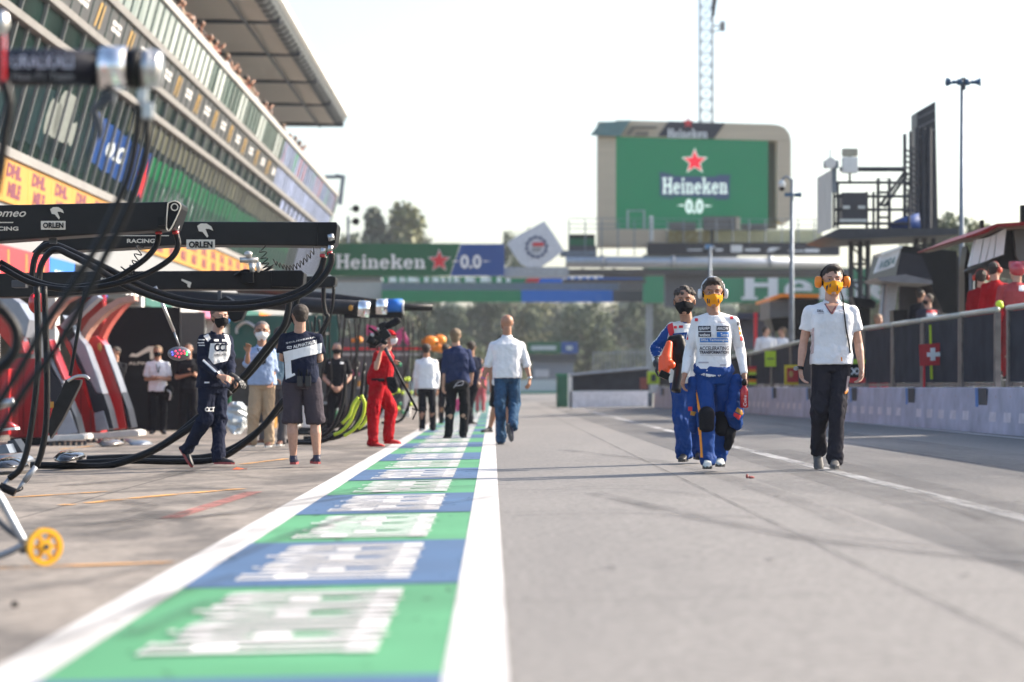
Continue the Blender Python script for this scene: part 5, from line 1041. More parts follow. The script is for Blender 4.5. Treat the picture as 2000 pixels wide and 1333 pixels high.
# wrapped bundle of silver sheet
o = MB(); rr = random.Random(3); rings = []
for j in range(12):
    t = j / 11; y = 785 + t * 63; hw = 22 * math.sin(math.pi * (.1 + .83 * t)) ** .6; rings.append([W(462 + hw * math.cos(a) * (1 + .12 * rr.uniform(-1, 1)), y, 38) + Vector((0, .16 * math.sin(a) * (1 + .3 * rr.uniform(-1, 1)), 0)) for a in [2 * math.pi * k / 14 for k in range(14)]])
o.loft(rings); tag(o.build('wrapped_bundle', mat('crinkled_plastic', (.50, .54, .56), .25, .2, var=.25, scale=8), None), 'crinkled silver plastic wrapped bundle standing behind the walking mechanic', 'bundle')
# overhead clutter further down the garages
for i, (x, y, r_, Y) in enumerate([(840, 668, .17, 70), (858, 664, .15, 72), (858, 681, .11, 68), (874, 684, .10, 69), (700, 664, .09, 66)]):
    o = thing('orange_boom_head', ['large rounded orange boom head, leftmost above white shirted man', 'orange boom head touching the large one', 'small yellow orange boom head lower down', 'smallest amber boom head nearest the navy shirted man', 'orange boom head behind the cameraman'][i], 'boom head', W(x, y, Y))
    t_ = MB(); t_.ell(W(x, y, Y), (r_ * 1.4, r_, r_), 14, 10); t_.pxcyl((x - 14, y + 2), (x, y), Y, r_ * .6); t_.build('housing', ORANGE, o, True); t_ = MB(); t_.ell(W(x + r_ * 60, y + 3, Y - .05), (r_ * .4,) * 3); t_.build('nozzle', YELW, o, True); MB().pxcyl((x - 5, y - 14), (x - 4, y), Y, .03).build('hook', BLK, o)
PNK = mat('pink_plastic', (.60, .05, .20), .4, var=.15)
for i, (P, Y) in enumerate([([(716, 634), (738, 640), (735, 662), (716, 655)], 62), ([(770, 652), (786, 640), (796, 662), (802, 672), (796, 676), (786, 662), (778, 676)], 66), ([(684, 722), (702, 730), (692, 745), (682, 738)], 60), ([(888, 780), (902, 778), (906, 800), (890, 806)], 80)]):
    o = thing('pink_fairing', ['pink board piece behind the camera rig', 'pink angled boom fairing with white tip', 'small pink panel behind the black polo man', 'pink blurred panel beyond the white shirted man'][i], 'fairing', W(*P[0], Y)); MB().pxprism(P, Y, .25).build('panel', PNK, o, bevel=.02)
rh = random.Random(5); k = 0
for i in range(30):
    x = 600 + i * 8.2 + rh.uniform(-3, 3); Y = 38 + i * 1.1; y0 = 600 + rh.uniform(0, 30); y1 = min(757 + F * .9 / Y - 4, 740 + rh.uniform(-40, 70))
    if 705 < x < 790 and Y < 40: continue
    hose('hanging_hose', 'thin dark hose hanging in the row between the booms and garages', [(x, y0), (x + rh.uniform(-6, 6), y0 + (y1 - y0) * .4), (x + rh.uniform(-12, 4), y0 + (y1 - y0) * .75), (x - rh.uniform(4, 26), y1)], Y, rh.uniform(.010, .024), group='thin hoses hanging along the garages', n=6)
for i in range(11):
    x = 610 + rh.uniform(0, 100); Y = 36 + i * 1.2; b = 757 + F * .86 / Y
    hose('floor_hose', 'dark hose drooping in a wide curve to the garage floor', [(x + 62, b - 135), (x + 55, b - 78), (x + 34, b - 28), (x - 5, b - 6), (x - 55, b - 4)], Y, .03, group='dark hoses curving to the floor')
for i, (P, Y) in enumerate([([(702, 782), (694, 800), (684, 824), (668, 842), (652, 850)], 35), ([(706, 772), (712, 790), (708, 815), (690, 840), (672, 852)], 35.4), ([(700, 776), (690, 790), (682, 812), (668, 828)], 35.8), ([(716, 785), (720, 805), (712, 826), (700, 838)], 36)]):
    hose('bright_hose', ['leftmost bright yellow hose curving down beside the red trousers', 'longest bright yellow hose looping out to the right', 'inner bright yellow hose with a tight bend', 'outermost yellow hose touching the red trousers'][i], P, Y, .024, m=HIY)
for i in range(14):
    x = 778 + rh.uniform(-14, 26); y = 700 + rh.uniform(0, 110); o = MB().ell(W(x, y, 58 + i), (.05, .05, .06), 8, 6).build('hose_marker', YELP if i % 3 else BGREEN2, None, True); tag(o, 'small yellow green marker clip on the hoses left of the white shirted man', 'clip', 'marker clips on the hoses')
hose('ground_cable', 'thin dark cable curling on the floor near the monopod foot', [(745, 826), (765, 826), (784, 820), (795, 800), (800, 785)], 44, .025)
o = thing('hanging_speaker', 'black wedge shaped speaker hanging under the booms behind the mechanic', 'speaker', W(455, 600, 34)); MB().pxprism([(424, 588), (440, 578), (482, 602), (472, 625), (455, 630), (444, 620)], 34, .3).build('housing', BLK, o, bevel=.02); MB().pxbox(425, 560, 432, 585, 34.1, .05).build('bracket', DGREY, o)
o = thing('work_light', 'lit greenish white strip lamp above the curved brackets', 'light', W(223, 567, 46)); MB().pxprism([(207, 570), (240, 563), (240, 566), (207, 573)], 46, .1).build('tube', mat('strip_lit', (.7, 1, .85), .5, emit=(.7, 1, .85), es=2.2), o); MB().pxprism([(200, 567), (256, 558), (256, 562), (200, 571)], 46.1, .15).build('housing', DGREY, o)
# ---------------------------------------------------------------- people
SKIN = {'l': mat('skin_light', (.48, .27, .19), .5, var=.12, scale=30), 'm': mat('skin_tanned', (.36, .18, .11), .5, var=.12, scale=30), 'd': mat('skin_brown', (.26, .13, .08), .5, var=.12, scale=30)}
def cloth(name, c, rough=.85, **k): return mat('cloth_' + name, c, rough, var=k.pop('var', .08), spec=.12, bump=.55, bscale=24, **k)
HAIRB = mat('hair_dark_brown', (.035, .022, .015), .55, var=.4, scale=60, bump=.8, bscale=150); HAIRL = mat('hair_light', (.20, .13, .07), .55, var=.4, scale=60, bump=.8, bscale=150); HAIRG = mat('hair_grey', (.14, .12, .11), .6, var=.4, scale=60)
EYEW = mat('eye', (.30, .24, .22), .3, var=0); IRIS = mat('iris', (.03, .02, .015), .2, var=0); SOLE = mat('shoe_sole', (.5, .5, .48), .6); SOLER = mat('shoe_sole_red', (.35, .06, .06), .6)

def remesh(mb, voxel, smooth_it=3):
    me = bpy.data.meshes.new('tmp'); me.from_pydata(mb.v, [], mb.f); bm = bmesh.new(); bm.from_mesh(me); bmesh.ops.recalc_face_normals(bm, faces=bm.faces); bm.to_mesh(me); bm.free()
    o = bpy.data.objects.new('tmp', me); COL.objects.link(o)
    m = o.modifiers.new('r', 'REMESH'); m.mode = 'VOXEL'; m.voxel_size = voxel
    if smooth_it: s = o.modifiers.new('s', 'SMOOTH'); s.factor = .5; s.iterations = smooth_it
    dg = bpy.context.evaluated_depsgraph_get(); r = bpy.data.meshes.new_from_object(o.evaluated_get(dg)); bpy.data.objects.remove(o); bpy.data.meshes.remove(me); return r
def fold(me, amp, sc, zst=1., seed=0, mask=None):
    me.update(); ns = [v.normal.copy() for v in me.vertices]; off = Vector((seed * 3.1, seed * 1.7, 0))
    for v, n_ in zip(me.vertices, ns):
        p = v.co; q = Vector((p.x * sc, p.y * sc, p.z * sc * zst)) + off
        a = 1 - 2 * abs(noise.noise(q)); b = noise.noise(q * 2.3)
        k = mask(p) if mask else 1.
        v.co = p + n_ * amp * k * (a * .7 + b * .5 + .25 * noise.noise(q * 5))
def finish(me, name, m, parent, local=True):
    loc = LOC[parent.name]; me.name = name
    for v in me.vertices: v.co -= loc
    me.materials.clear(); me.materials.append(m); me.polygons.foreach_set('use_smooth', [True] * len(me.polygons)); me.update()
    o = bpy.data.objects.new(name, me); COL.objects.link(o); o.parent = parent; LOC[o.name] = loc.copy(); return o
def bvh_of(me): return BVHTree.FromPolygons([v.co.copy() for v in me.vertices], [tuple(p.vertices) for p in me.polygons])
CAMP = Vector((0, 0, HC))
def proj(bv, px, py, off=.006):
    d = W(px, py, 1.) - CAMP; d.normalize(); h = bv.ray_cast(CAMP, d)
    if h[0] is None: return None
    return h[0] - d * off
def decal(par, bv, name, quads, m, n=10, off=.006):
    mb = MB()
    for q in quads:      # four photo pixels: tl, tr, br, bl
        q = [Vector((*p, 0)) for p in q]; G = [[None] * (n + 1) for _ in range(n + 1)]
        for i in range(n + 1):
            for j in range(n + 1):
                p = bil([q[3], q[2], q[1], q[0]], i / n, j / n); G[i][j] = proj(bv, p.x, p.y, off)
        for i in range(n):
            for j in range(n):
                c = [G[i][j], G[i + 1][j], G[i + 1][j + 1], G[i][j + 1]]
                if None in c: continue
                if max((a - b).length for a in c for b in c) > .22: continue
                mb.add(c, [(0, 1, 2, 3)])
    if mb.v: return mb.build(name, m, par, True)
def dtext(par, bv, s, q, m, bold=.02, shear=0, off=.009, name='lettering'):
    q = [Vector((*p, 0)) for p in q]; q = [q[3], q[2], q[1], q[0]]
    vs, fs = glyphs(s, bold, shear); mb = MB(); P = [proj(bv, *bil(q, u, v).xy, off) for u, v in vs]
    fs = [f for f in fs if all(P[i] is not None for i in f)]
    if fs: P = [p or Vector((0, 0, 0)) for p in P]; used = sorted({i for f in fs for i in f}); mp = {u: k for k, u in enumerate(used)}; mb.add([P[u] for u in used], [tuple(mp[i] for i in f) for f in fs]); return mb.build(name, m, par)
def R4(x0, y0, x1, y1): return [(x0, y0), (x1, y0), (x1, y1), (x0, y1)]

def hand(mb, wr, tip, palm_n, thumb, s, curl=.5):
    d = (tip - wr).normalized(); L = .185 * s; pn = (palm_n - d * palm_n.dot(d)).normalized(); sd = d.cross(pn).normalized()
    if sd.dot(thumb) < 0: sd = -sd     # sd points to the thumb side
    r = [wr + d * (L * t) for t in (0, .18, .4, .52)]; ws = [.026, .034, .041, .040]; th = [.02, .017, .016, .013]; rings = []
    for c, w_, t_ in zip(r, ws, th): rings.append([c + sd * (w_ * s * math.cos(a)) + pn * (t_ * s * math.sin(a)) for a in [2 * math.pi * k / 12 for k in range(12)]])
    mb.loft(rings)
    for k, (ln, cu) in enumerate(((.43, .8), (.48, 1.), (.45, 1.1), (.36, 1.25))):
        b = r[3] - d * .008 * s + sd * s * (.031 - .0205 * k); a = .25 + curl * cu * .5; pts = [b]; dd = d * 1.0 + sd * (.10 - .07 * k)
        for seg in (.45, .3, .25):
            dd = (dd.normalized() * math.cos(a) + pn * math.sin(a)).normalized(); pts.append(pts[-1] + dd * ln * L * seg); a = curl * cu * .75
        mb.chain(pts, [.0092 * s, .0086 * s, .0078 * s, .0068 * s], 8)
    b = r[1] + sd * .022 * s + pn * .004 * s; mb.chain([b, b + (d * .7 + sd * .75 + pn * .3).normalized() * .042 * s, b + (d * .7 + sd * .75 + pn * .3).normalized() * .042 * s + (d + sd * .15 + pn * .5).normalized() * .045 * s], [.014 * s, .011 * s, .0085 * s], 8)

def person(label, Y, J, group=None, yaw=0, hyaw=None, htilt=0, skin='l', voxel=.008, top=None, bottom=None, shoes=None, hair=None, mask=None, k=1., sole=None, hands=1., lean=0):
    """J: joints as photo pixels (x, y[, dy in metres away from the camera])."""
    o = thing('person', label, 'person', W((J['la'][0] + J['ra'][0]) / 2, 757, Y), group)
    P = {n_: W(v[0], v[1], Y + (v[2] if len(v) > 2 else 0)) for n_, v in J.items()}
    o.location.z = g(o.location.x); LOC[o.name] = Vector(o.location)
    H = (P['ht'] - (P['la'] + P['ra']) / 2).z + .09; s = k * H / 1.8
    f = Vector((math.sin(R(yaw)), -math.cos(R(yaw)), 0))
    # shoulder line always runs across the facing direction
    hy = yaw if hyaw is None else hyaw
    mid = (P['lh'] + P['rh']) / 2; sh = (P['ls'] + P['rs']) / 2; nk = P['nk']
    lat = (P['rs'] - P['ls']); lat.z = 0; sw = lat.length; lat.normalize(); hlat = (P['rh'] - P['lh']); hlat.z = 0; hlat.normalize()
    dep = Vector((0, 0, 1)).cross(lat).normalized(); wf = max(.85, min(1.15, sw / (.36 * s)))
    def ring(c, wx, dy, n_=20, pw=.8):
        return [c + lat * (wx * math.copysign(abs(math.cos(a)) ** pw, math.cos(a))) + dep * (dy * math.copysign(abs(math.sin(a)) ** pw, math.sin(a))) for a in [2 * math.pi * q / n_ for q in range(n_)]]
    def torso(mb, inf, lo=-.12, hi=1.04, belly=0, hem=0):
        T = [(-.12, .135, .10), (0, .165, .115), (.12, .163, .112), (.3, .150, .103), (.48, .152, .108), (.68, .168, .118), (.82, .160, .110), (.91, .122, .088), (.97, .085, .07), (1.04, .062, .06)]
        rs = []
        for t, a, b in T:
            if t < lo - .001 or t > hi + .001: continue
            c = mid.lerp(nk, t); i_ = inf * (1 if t < .9 else .5); ff = 1 + (wf - 1) * max(0, min(1, t))
            b_ = b + (belly * math.exp(-((t - .3) / .25) ** 2))
            rs.append(ring(c - dep * 0, a * s * ff + i_, b_ * s + i_))
        mb.loft(rs)
        return rs
    # body: one continuous skin mesh
    B = MB(); torso(B, -.012)
    arms = (('ls', 'le', 'lw', 'lp', -1), ('rs', 're', 'rw', 'rp', 1))
    legs = (('lh', 'lk', 'la', 'lt'), ('rh', 'rk', 'ra', 'rt'))
    for a, e, w_, p_, sg in arms:
        fa = P[e].lerp(P[w_], .3); B.chain([P[a], P[e], fa, P[w_]], [.047 * s, .039 * s, .041 * s, .026 * s])
        if p_ in P and hands: hand(B, P[w_], P[p_], (mid - P[w_]) * .6 + f * .1 + Vector((0, 0, .02)) if not J.get('palm') else Vector(J['palm']), f, s * hands, J_curl.get(label, .55))
    for a, e, w_, t_ in legs:
        cf = P[e].lerp(P[w_], .3) - f * .015; B.chain([P[a], P[e], cf, P[w_]], [.082 * s, .058 * s, .063 * s, .038 * s])
        B.chain([P[w_], P[w_].lerp(P[t_], .12)], [.034 * s, .026 * s])
    # head
    hs = (P['ht'] - P['ch']).length / .245 if False else s * 1.0
    hc = P['ch'].lerp(P['ht'], .5); hs = (P['ht'] - P['ch']).z / .238
    Rz = Matrix.Rotation(R(hy), 3, 'Z') @ Matrix.Rotation(R(htilt), 3, 'X')
    # local head frame: x lateral, -y forward, z up
    def hp(x, y, z): return hc + Rz @ Vector((x * hs * 1.14, -y * hs, z * hs))
    def hell(mb, c, r): mb.ell(hp(*c), [r[0] * hs * 1.14, r[1] * hs, r[2] * hs], 16, 12, Rz)
    hell(B, (0, -.018, .03), (.074, .094, .088)); hell(B, (0, .022, -.04), (.055, .066, .075)); B.ell(hp(0, .066, -.094), (.02 * hs,) * 3)
    B.chain([hp(0, .086, .018), hp(0, .104, -.022)], [.009 * hs, .0145 * hs], 8); B.chain([hp(-.035, .068, .034), hp(.035, .068, .034)], [.0105 * hs] * 2, 8); B.chain([hp(-.02, .078, -.056), hp(.02, .078, -.056)], [.0085 * hs] * 2, 8)
    for sx in (-1, 1): B.ell(hp(sx * .075, -.008, 0), (.009 * hs, .018 * hs, .03 * hs), 10, 8, Rz); B.ell(hp(sx * .04, .055, -.02), (.022 * hs, .022 * hs, .022 * hs))
    B.chain([nk - Vector((0, 0, .05 * s)), hp(0, -.022, -.06)], [.068 * s, .062 * s])
    tr0 = nk - Vector((0, 0, .012 * s))
    for a in ('ls', 'rs'): B.chain([tr0, P[a]], [.05 * s, .042 * s])
    bme = remesh(B, voxel, 2); body = finish(bme, 'body', SKIN[skin], o)
    for sx in (-1, 1):
        e_ = MB(); e_.ell(hp(sx * .031, .0795, .012), (.0115 * hs, .006 * hs, .0055 * hs), 10, 6, Rz); ey = e_.build('eye', EYEW, o, True); e_ = MB(); e_.ell(hp(sx * .031, .0845, .012), (.0052 * hs, .003 * hs, .005 * hs), 8, 6, Rz); e_.build('iris', IRIS, ey, True); e_ = MB(); e_.cap(hp(sx * .018, .083, .034), hp(sx * .044, .076, .036), .003 * hs, .002 * hs, 6); e_.build('eyebrow', (hair or {'m': HAIRB})['m'], o, True)
    # clothes
    out = {'o': o, 'P': P, 's': s, 'hp': hp, 'hs': hs, 'Rz': Rz, 'mid': mid, 'nk': nk, 'lat': lat, 'dep': dep, 'f': f}
    vx = max(.009, voxel * 1.15)
    if bottom:
        M_ = MB(); loose = bottom.get('loose', 1.); torso(M_, .012, -.12, bottom.get('waist', .12))
        for a, e, w_, t_ in legs:
            if bottom.get('short'):
                en = P[e].lerp(P[a], bottom.get('cut', .12)); M_.chain([P[a], P[a].lerp(en, .5)], [.098 * s * loose, .094 * s * loose]); M_.cyl(P[a].lerp(en, .4), en, .095 * s * loose, .088 * s * loose, 18)
            else:
                en = P[w_] + (P[w_] - P[e]).normalized() * .04; M_.chain([P[a], P[e]], [.096 * s * loose, .072 * s * loose]); M_.cyl(P[e], en, .073 * s * loose, .054 * s * loose, 18)
                M_.ell(P[w_].lerp(P[e], .06), (.060 * s * loose,) * 3)
        me = remesh(M_, vx, 3); ks = [P['lk'], P['rk'], P['la'], P['ra']]
        fold(me, .017 * s * bottom.get('fold', 1), 10, .62, random.random() * 9, lambda p: .35 + 1.2 * max(math.exp(-((p - q).length / .14) ** 2) for q in ks))
        out['bb'] = bvh_of(me); out['trousers'] = finish(me, bottom.get('name', 'trousers'), bottom['m'], o)
    if top:
        M_ = MB(); hem = top.get('hem', -.02); inf = top.get('inf', .02)
        T0 = mid.lerp(nk, 0); rs = torso(M_, inf, 0.0 if hem > -.1 else -.12, .97, top.get('belly', 0))
        sl = top.get('sleeve', 'short')
        for a, e, w_, p_, sg in arms:
            S0 = P[a]; M_.chain([tr0 - Vector((0, 0, .012 * s)), P[a] - Vector((0, 0, .004))], [.058 * s, .056 * s])
            if sl == 'short': en = P[a].lerp(P[e], top.get('cut', .62)); M_.ell(S0, (.064 * s,) * 3); M_.cyl(S0, en, .064 * s, .066 * s, 16)
            elif sl == 'elbow': en = P[e].lerp(P[w_], .12); M_.chain([S0, P[e]], [.064 * s, .058 * s]); M_.cyl(P[e], en, .058 * s, .06 * s, 16); 
            else: en = P[e].lerp(P[w_], top.get('end', .95)); t2 = top.get('tight', 1.); M_.chain([S0, P[e]], [.062 * s * t2, .052 * s * t2]); M_.cyl(P[e], en, .052 * s * t2, .038 * s * t2, 16)
        me = remesh(M_, vx, 3); es = [P['le'], P['re'], mid.lerp(nk, .2)]
        fold(me, .019 * s * top.get('fold', 1), 8, .8, random.random() * 9, lambda p: .4 + .9 * max(math.exp(-((p - q).length / .15) ** 2) for q in es))
        out['tb'] = bvh_of(me); out['shirt'] = finish(me, top.get('name', 'shirt'), top['m'], o)
        if top.get('collar'):
            c_ = MB(); n0 = mid.lerp(nk, .97); fo = (f - lat * f.dot(lat)).normalized(); A = [R(90 + 30 + 300 * q / 20) for q in range(21)]; G = []
            for r_, z in ((.064, -.015), (.066, .045), (.073, .05), (.092, .0), (.094, -.006), (.07, -.012)):
                G.append([n0 + lat * (r_ * s * math.cos(a)) + fo * (r_ * .95 * s * math.sin(a)) + Vector((0, 0, z * s - (.055 * s if z < .04 else .03 * s) * max(0, math.sin(a)) ** 1.5 * (1 if r_ > .06 else 0) - .0)) for a in A])
            c_.add([p for r_ in G for p in r_], [(k * 21 + q, k * 21 + q + 1, ((k + 1) % 6) * 21 + q + 1, ((k + 1) % 6) * 21 + q) for k in range(6) for q in range(20)] + [tuple(k * 21 for k in range(6)), tuple(k * 21 + 20 for k in reversed(range(6)))])
            c_.build('collar', top['collar'] if not isinstance(top['collar'], bool) else top['m'], o, True)
    # shoes
    if shoes:
        for a, e, w_, t_ in legs:
            d = P[t_] - P[w_]; L = .27 * s; fw = J.get('f' + t_)
            dd = Vector(fw).normalized() if fw else Vector((d.x, d.y, 0)).normalized() if (d.x ** 2 + d.y ** 2) > .0004 else f
            up = Vector((0, 0, 1)); 
            if fw: sdv = dd.cross(up).normalized(); up = sdv.cross(dd).normalized()
            else: sdv = dd.cross(up).normalized()
            base = P[w_] - up * .075 * s - dd * .055 * s
            sh_ = MB(); rg = []
            for t, wdt, hh in ((0, .026, .05), (.06, .034, .075), (.25, .036, .09), (.42, .036, .075), (.6, .042, .055), (.8, .044, .042), (.93, .034, .032), (1., .016, .02)):
                c = base + dd * (L * t) + up * (hh * s * .5 + .004); rg.append([c + sdv * (wdt * s * math.cos(q)) + up * (hh * .5 * s * math.copysign(abs(math.sin(q)) ** .7, math.sin(q))) for q in [2 * math.pi * z / 14 for z in range(14)]])
            sh_.loft(rg)
            if shoes.get('boot'): sh_.cap(P[w_] - up * .02, P[w_] + (P[e] - P[w_]).normalized() * shoes['boot'] * s, .046 * s, .05 * s)
            else: sh_.cap(P[w_] - up * .035 * s + dd * .012, P[w_] + up * .008, .047 * s, .044 * s)
            sm_ = remesh(sh_, .008, 1); so_ = finish(sm_, 'shoe', shoes['m'], o)
            sl_ = MB(); sl_.loft([[base + dd * (L * t) + sdv * (wdt * s * q) + up * z for t, wdt, q in ((-.02, .026, 0), (.04, .034, 1), (.42, .036, 1), (.7, .047, 1), (.92, .036, 1), (1.02, .02, 0), (.92, .036, -1), (.7, .047, -1), (.42, .036, -1), (.04, .034, -1))] for z in (-.008 * s, .018 * s)])
            sl_.build('sole', shoes.get('sole', SOLE), so_)
    if hair:
        h_ = MB(); st = hair.get('style', 'short'); v_ = hair.get('v', 1.)
        h_.ell(hp(0, -.030, .044), [q * hs for q in (.090 * v_, .094 * v_, .085 * v_)], 18, 14, Rz)
        if st == 'quiff': h_.ell(hp(0, .035, .105), [q * hs for q in (.058, .04, .028)], 14, 10, Rz)
        if st in ('curly', 'quiff'):
            rr = random.Random(len(label))
            for q in range(34): a = rr.uniform(0, 6.28); z = rr.uniform(.25, 1); r_ = math.sqrt(1 - z * z); h_.ell(hp(.075 * r_ * math.cos(a), -.028 + .09 * r_ * math.sin(a), .045 + .08 * z), (rr.uniform(.012, .02) * hs,) * 3, 7, 5)
        if st == 'long': h_.ell(hp(0, -.045, -.02), [q * hs for q in (.075, .07, .10)], 16, 12, Rz)
        if st != 'long' : h_.ell(hp(0, -.055, .0), [q * hs for q in (.075, .055, .075)], 14, 10, Rz)
        me = remesh(h_, .007, 1); fold(me, .005, 40, .6, 3); finish(me, 'hair', hair['m'], o)
    if mask:
        m_ = MB(); vs = []; nn, mm = 17, 9
        for j in range(mm):
            for i in range(nn):
                a = R(-64 + 128 * i / (nn - 1)); t = j / (mm - 1); z = -.010 + .014 * math.exp(-(a / .35) ** 2) * (1 - t) - .096 * t - (0 if abs(a) < .9 else -(abs(a) - .9) * .05 * t); r_ = (1 - .42 * max(0, t - .45) ** 1.2 * 2)
                bump = .026 * math.exp(-(a / .5) ** 2) * (1 - abs(t - .3))
                vs.append((math.sin(a) * .076 * r_, .010 + math.cos(a) * (.087 + bump) * r_, z))
        fc = [(j * nn + i, j * nn + i + 1, (j + 1) * nn + i + 1, (j + 1) * nn + i) for j in range(mm - 1) for i in range(nn - 1)]
        n0 = len(vs); back = [(x * .93, y - .006, z) for x, y, z in vs]
        m_.add([hp(*v) for v in vs], fc); m_.add([hp(*v) for v in back], [tuple(reversed(q)) for q in fc]); mk = m_.build('face_mask', mask, o, True); out['mb'] = BVHTree.FromPolygons([v.copy() for v in m_.v], m_.f)
        for sx in (-1, 1): e_ = MB(); e_.tube([hp(sx * .062, .05, -.01), hp(sx * .08, .0, .02), hp(sx * .082, -.02, 0), hp(sx * .078, -.005, -.03), hp(sx * .060, .045, -.05)], .0022 * hs, 5); e_.build('ear_loop', mask, mk)
        out['mask'] = mk
    return out
J_curl = {}
def default_J(x, ytop, yfeet, w=1., arms='down', turn=0):
    """joints of a standing figure from its top and feet pixels"""
    h = yfeet - ytop; u = h / 8.; q = lambda a, b, dy=0: (x + a * u * w, ytop + b * u, dy)
    J = dict(ht=q(0, 0), ch=q(0, 1.08), nk=q(0, 1.38), ls=q(-.82, 1.72), rs=q(.82, 1.72), le=q(-1.02, 3.05), re=q(1.02, 3.05), lw=q(-1.05, 4.15, -.05), rw=q(1.05, 4.15, -.05), lp=q(-1.05, 4.8, -.06), rp=q(1.05, 4.8, -.06), lh=q(-.42, 4.1), rh=q(.42, 4.1), lk=q(-.5, 5.9), rk=q(.5, 5.9), la=q(-.5, 7.6), ra=q(.5, 7.6), lt=q(-.6, 7.9, -.15), rt=q(.6, 7.9, -.15))
    if arms == 'crossed': J.update(le=q(-1.05, 3.0), re=q(1.05, 3.0), lw=q(.1, 2.95, -.26), rw=q(-.1, 2.8, -.22), lp=q(.6, 2.85, -.24), rp=q(-.55, 2.72, -.24))
    if arms == 'clasped': J.update(le=q(-1.1, 3.0), re=q(1.1, 3.0), lw=q(-.35, 3.85, -.2), rw=q(.35, 3.85, -.2), lp=q(.05, 4.25, -.24), rp=q(.0, 4.2, -.26))
    if arms == 'phone': J.update(le=q(-1.05, 3.0), re=q(1.0, 3.0), lw=q(.1, 2.75, -.3), rw=q(.45, 2.7, -.3), lp=q(.45, 2.55, -.34), rp=q(.3, 2.4, -.34))
    return J

CW = cloth('white', (.74, .74, .76)); CNAVY = cloth('navy', (.012, .016, .035)); CBLK = cloth('black', (.014, .014, .017)); CBLUE = cloth('race_blue', (.012, .05, .20), .7); CRED = cloth('team_red', (.36, .006, .012), var=.2); CJEAN = cloth('denim', (.03, .07, .13), var=.5, scale=12)
CBEI = cloth('beige', (.40, .29, .19)); CGRY = cloth('grey', (.10, .095, .10)); CLB = cloth('pale_blue', (.30, .38, .55)); CTRO = cloth('charcoal', (.022, .021, .028)); CSHO = cloth('plum_grey', (.055, .045, .055)); CWH2 = cloth('warm_white', (.66, .66, .64)); CGRN = cloth('blue_green', (.16, .24, .30))
MBLK = cloth('mask_black', (.012, .012, .014)); MORG = cloth('mask_orange', (.86, .33, .01), .6); MWHT = cloth('mask_white', (.7, .7, .7))
DARKINK = mat('ink_dark', (.02, .02, .04), .6, var=0); BLUEINK = mat('ink_blue', (.02, .16, .48), .6, var=0); REDINK = mat('ink_red', (.6, .02, .03), .6, var=0); ORINK = mat('ink_orange', (.85, .28, .01), .6, var=0); WHINK = mat('ink_white', (.75, .75, .76), .7, var=0); GRINK = mat('ink_grey', (.4, .38, .42), .7, var=0)
SHW = mat('shoe_white', (.6, .62, .58), .5, var=.15); SHB = mat('shoe_black', (.02, .02, .022), .5); SHG = mat('shoe_grey', (.10, .095, .09), .6, var=.3, scale=25); SHN = mat('shoe_navy', (.02, .02, .045), .5); SHR = mat('shoe_red', (.5, .02, .02), .5); SHBR = mat('shoe_brown', (.12, .05, .03), .5)

def headset(r, m, cup=.036, thick=.02, band=True, mic=False):
    o, hp, hs = r['o'], r['hp'], r['hs']
    h_ = MB()
    h_.tube([hp(.083 * math.cos(a), -.012, .02 + .112 * math.sin(a)) for a in [math.pi * q / 10 for q in range(11)]], .0085 * hs, 8, 2)
    hd = h_.build('headphone_band', CBLK if mic else m, o, True)
    for sx in (-1, 1):
        c_ = MB(); ax = (hp(1, 0, 0) - hp(0, 0, 0)).normalized() * sx; c = hp(sx * .088, -.005, -.005); rg = []
        q_ = ax.to_track_quat('Z', 'Y')
        for z, k in ((-.012, .7), (-.004, .98), (thick * .6, 1.), (thick, .85), (thick * 1.15, .5)): rg.append([c + q_ @ Vector((cup * hs * k * .95 * math.cos(t), cup * hs * k * 1.15 * math.sin(t), z * hs)) for t in [2 * math.pi * w_ / 18 for w_ in range(18)]])
        c_.loft(rg); e_ = c_.build('ear_cup', m, o, True)
        c_ = MB(); c_.ell(c - ax * .012 * hs, (.03 * hs,) * 3, 12, 8); c_.build('cushion', CBLK, e_, True)
    if mic: c_ = MB(); c_.tube([hp(.1, 0, -.02), hp(.10, .04, -.05), hp(.06, .09, -.055)], .004 * hs, 6); c_.ell(hp(.095, -.01, .045), (.012, .012, .012)); c_.build('microphone', CBLK, o, True)

# --- the racing driver
r = person('driver in white top, blue overalls tied at waist and white headphones, holding red bottle', 22.3, dict(ht=(1391, 545), ch=(1394, 601), nk=(1394, 614), ls=(1361, 629), rs=(1433, 629), le=(1346, 684, .04), re=(1445, 681, .06), lw=(1337, 734, -.06), rw=(1454, 735, -.06), lp=(1329, 768, -.1), rp=(1457, 768, -.12), lh=(1376, 736), rh=(1411, 736), lk=(1380, 822, -.16), rk=(1411, 826, .06), la=(1382, 898, -.2), ra=(1406, 894, .12), lt=(1381, 918, -.42), rt=(1407, 915, -.1)),
    skin='m', voxel=.006, top=dict(m=CW, sleeve='long', hem=0, inf=.012, tight=.9, fold=.45, end=.93, name='undershirt'), bottom=dict(m=CBLUE, loose=1.0, fold=1.3, waist=.12, name='overalls'), shoes=dict(m=SHW, boot=.08, sole=SHB), hair=dict(m=HAIRB, style='quiff'), mask=MORG, htilt=6)
decal(r['o'], r['mb'], 'mask_print', [[(1380.5, 584), (1383, 583), (1384, 592), (1381.5, 594)], [(1385, 585), (1386.5, 585), (1386.5, 593), (1385, 593)], [(1402, 584), (1404, 584), (1404, 592), (1402.5, 592)]], DARKINK, 3, .004)
headset(r, mat('headphone_white', (.6, .62, .64), .3, var=0), .036, .022)
o, tb, bb = r['o'], r['tb'], r['bb']; sh_ = r['shirt']; tr_ = r['trousers']
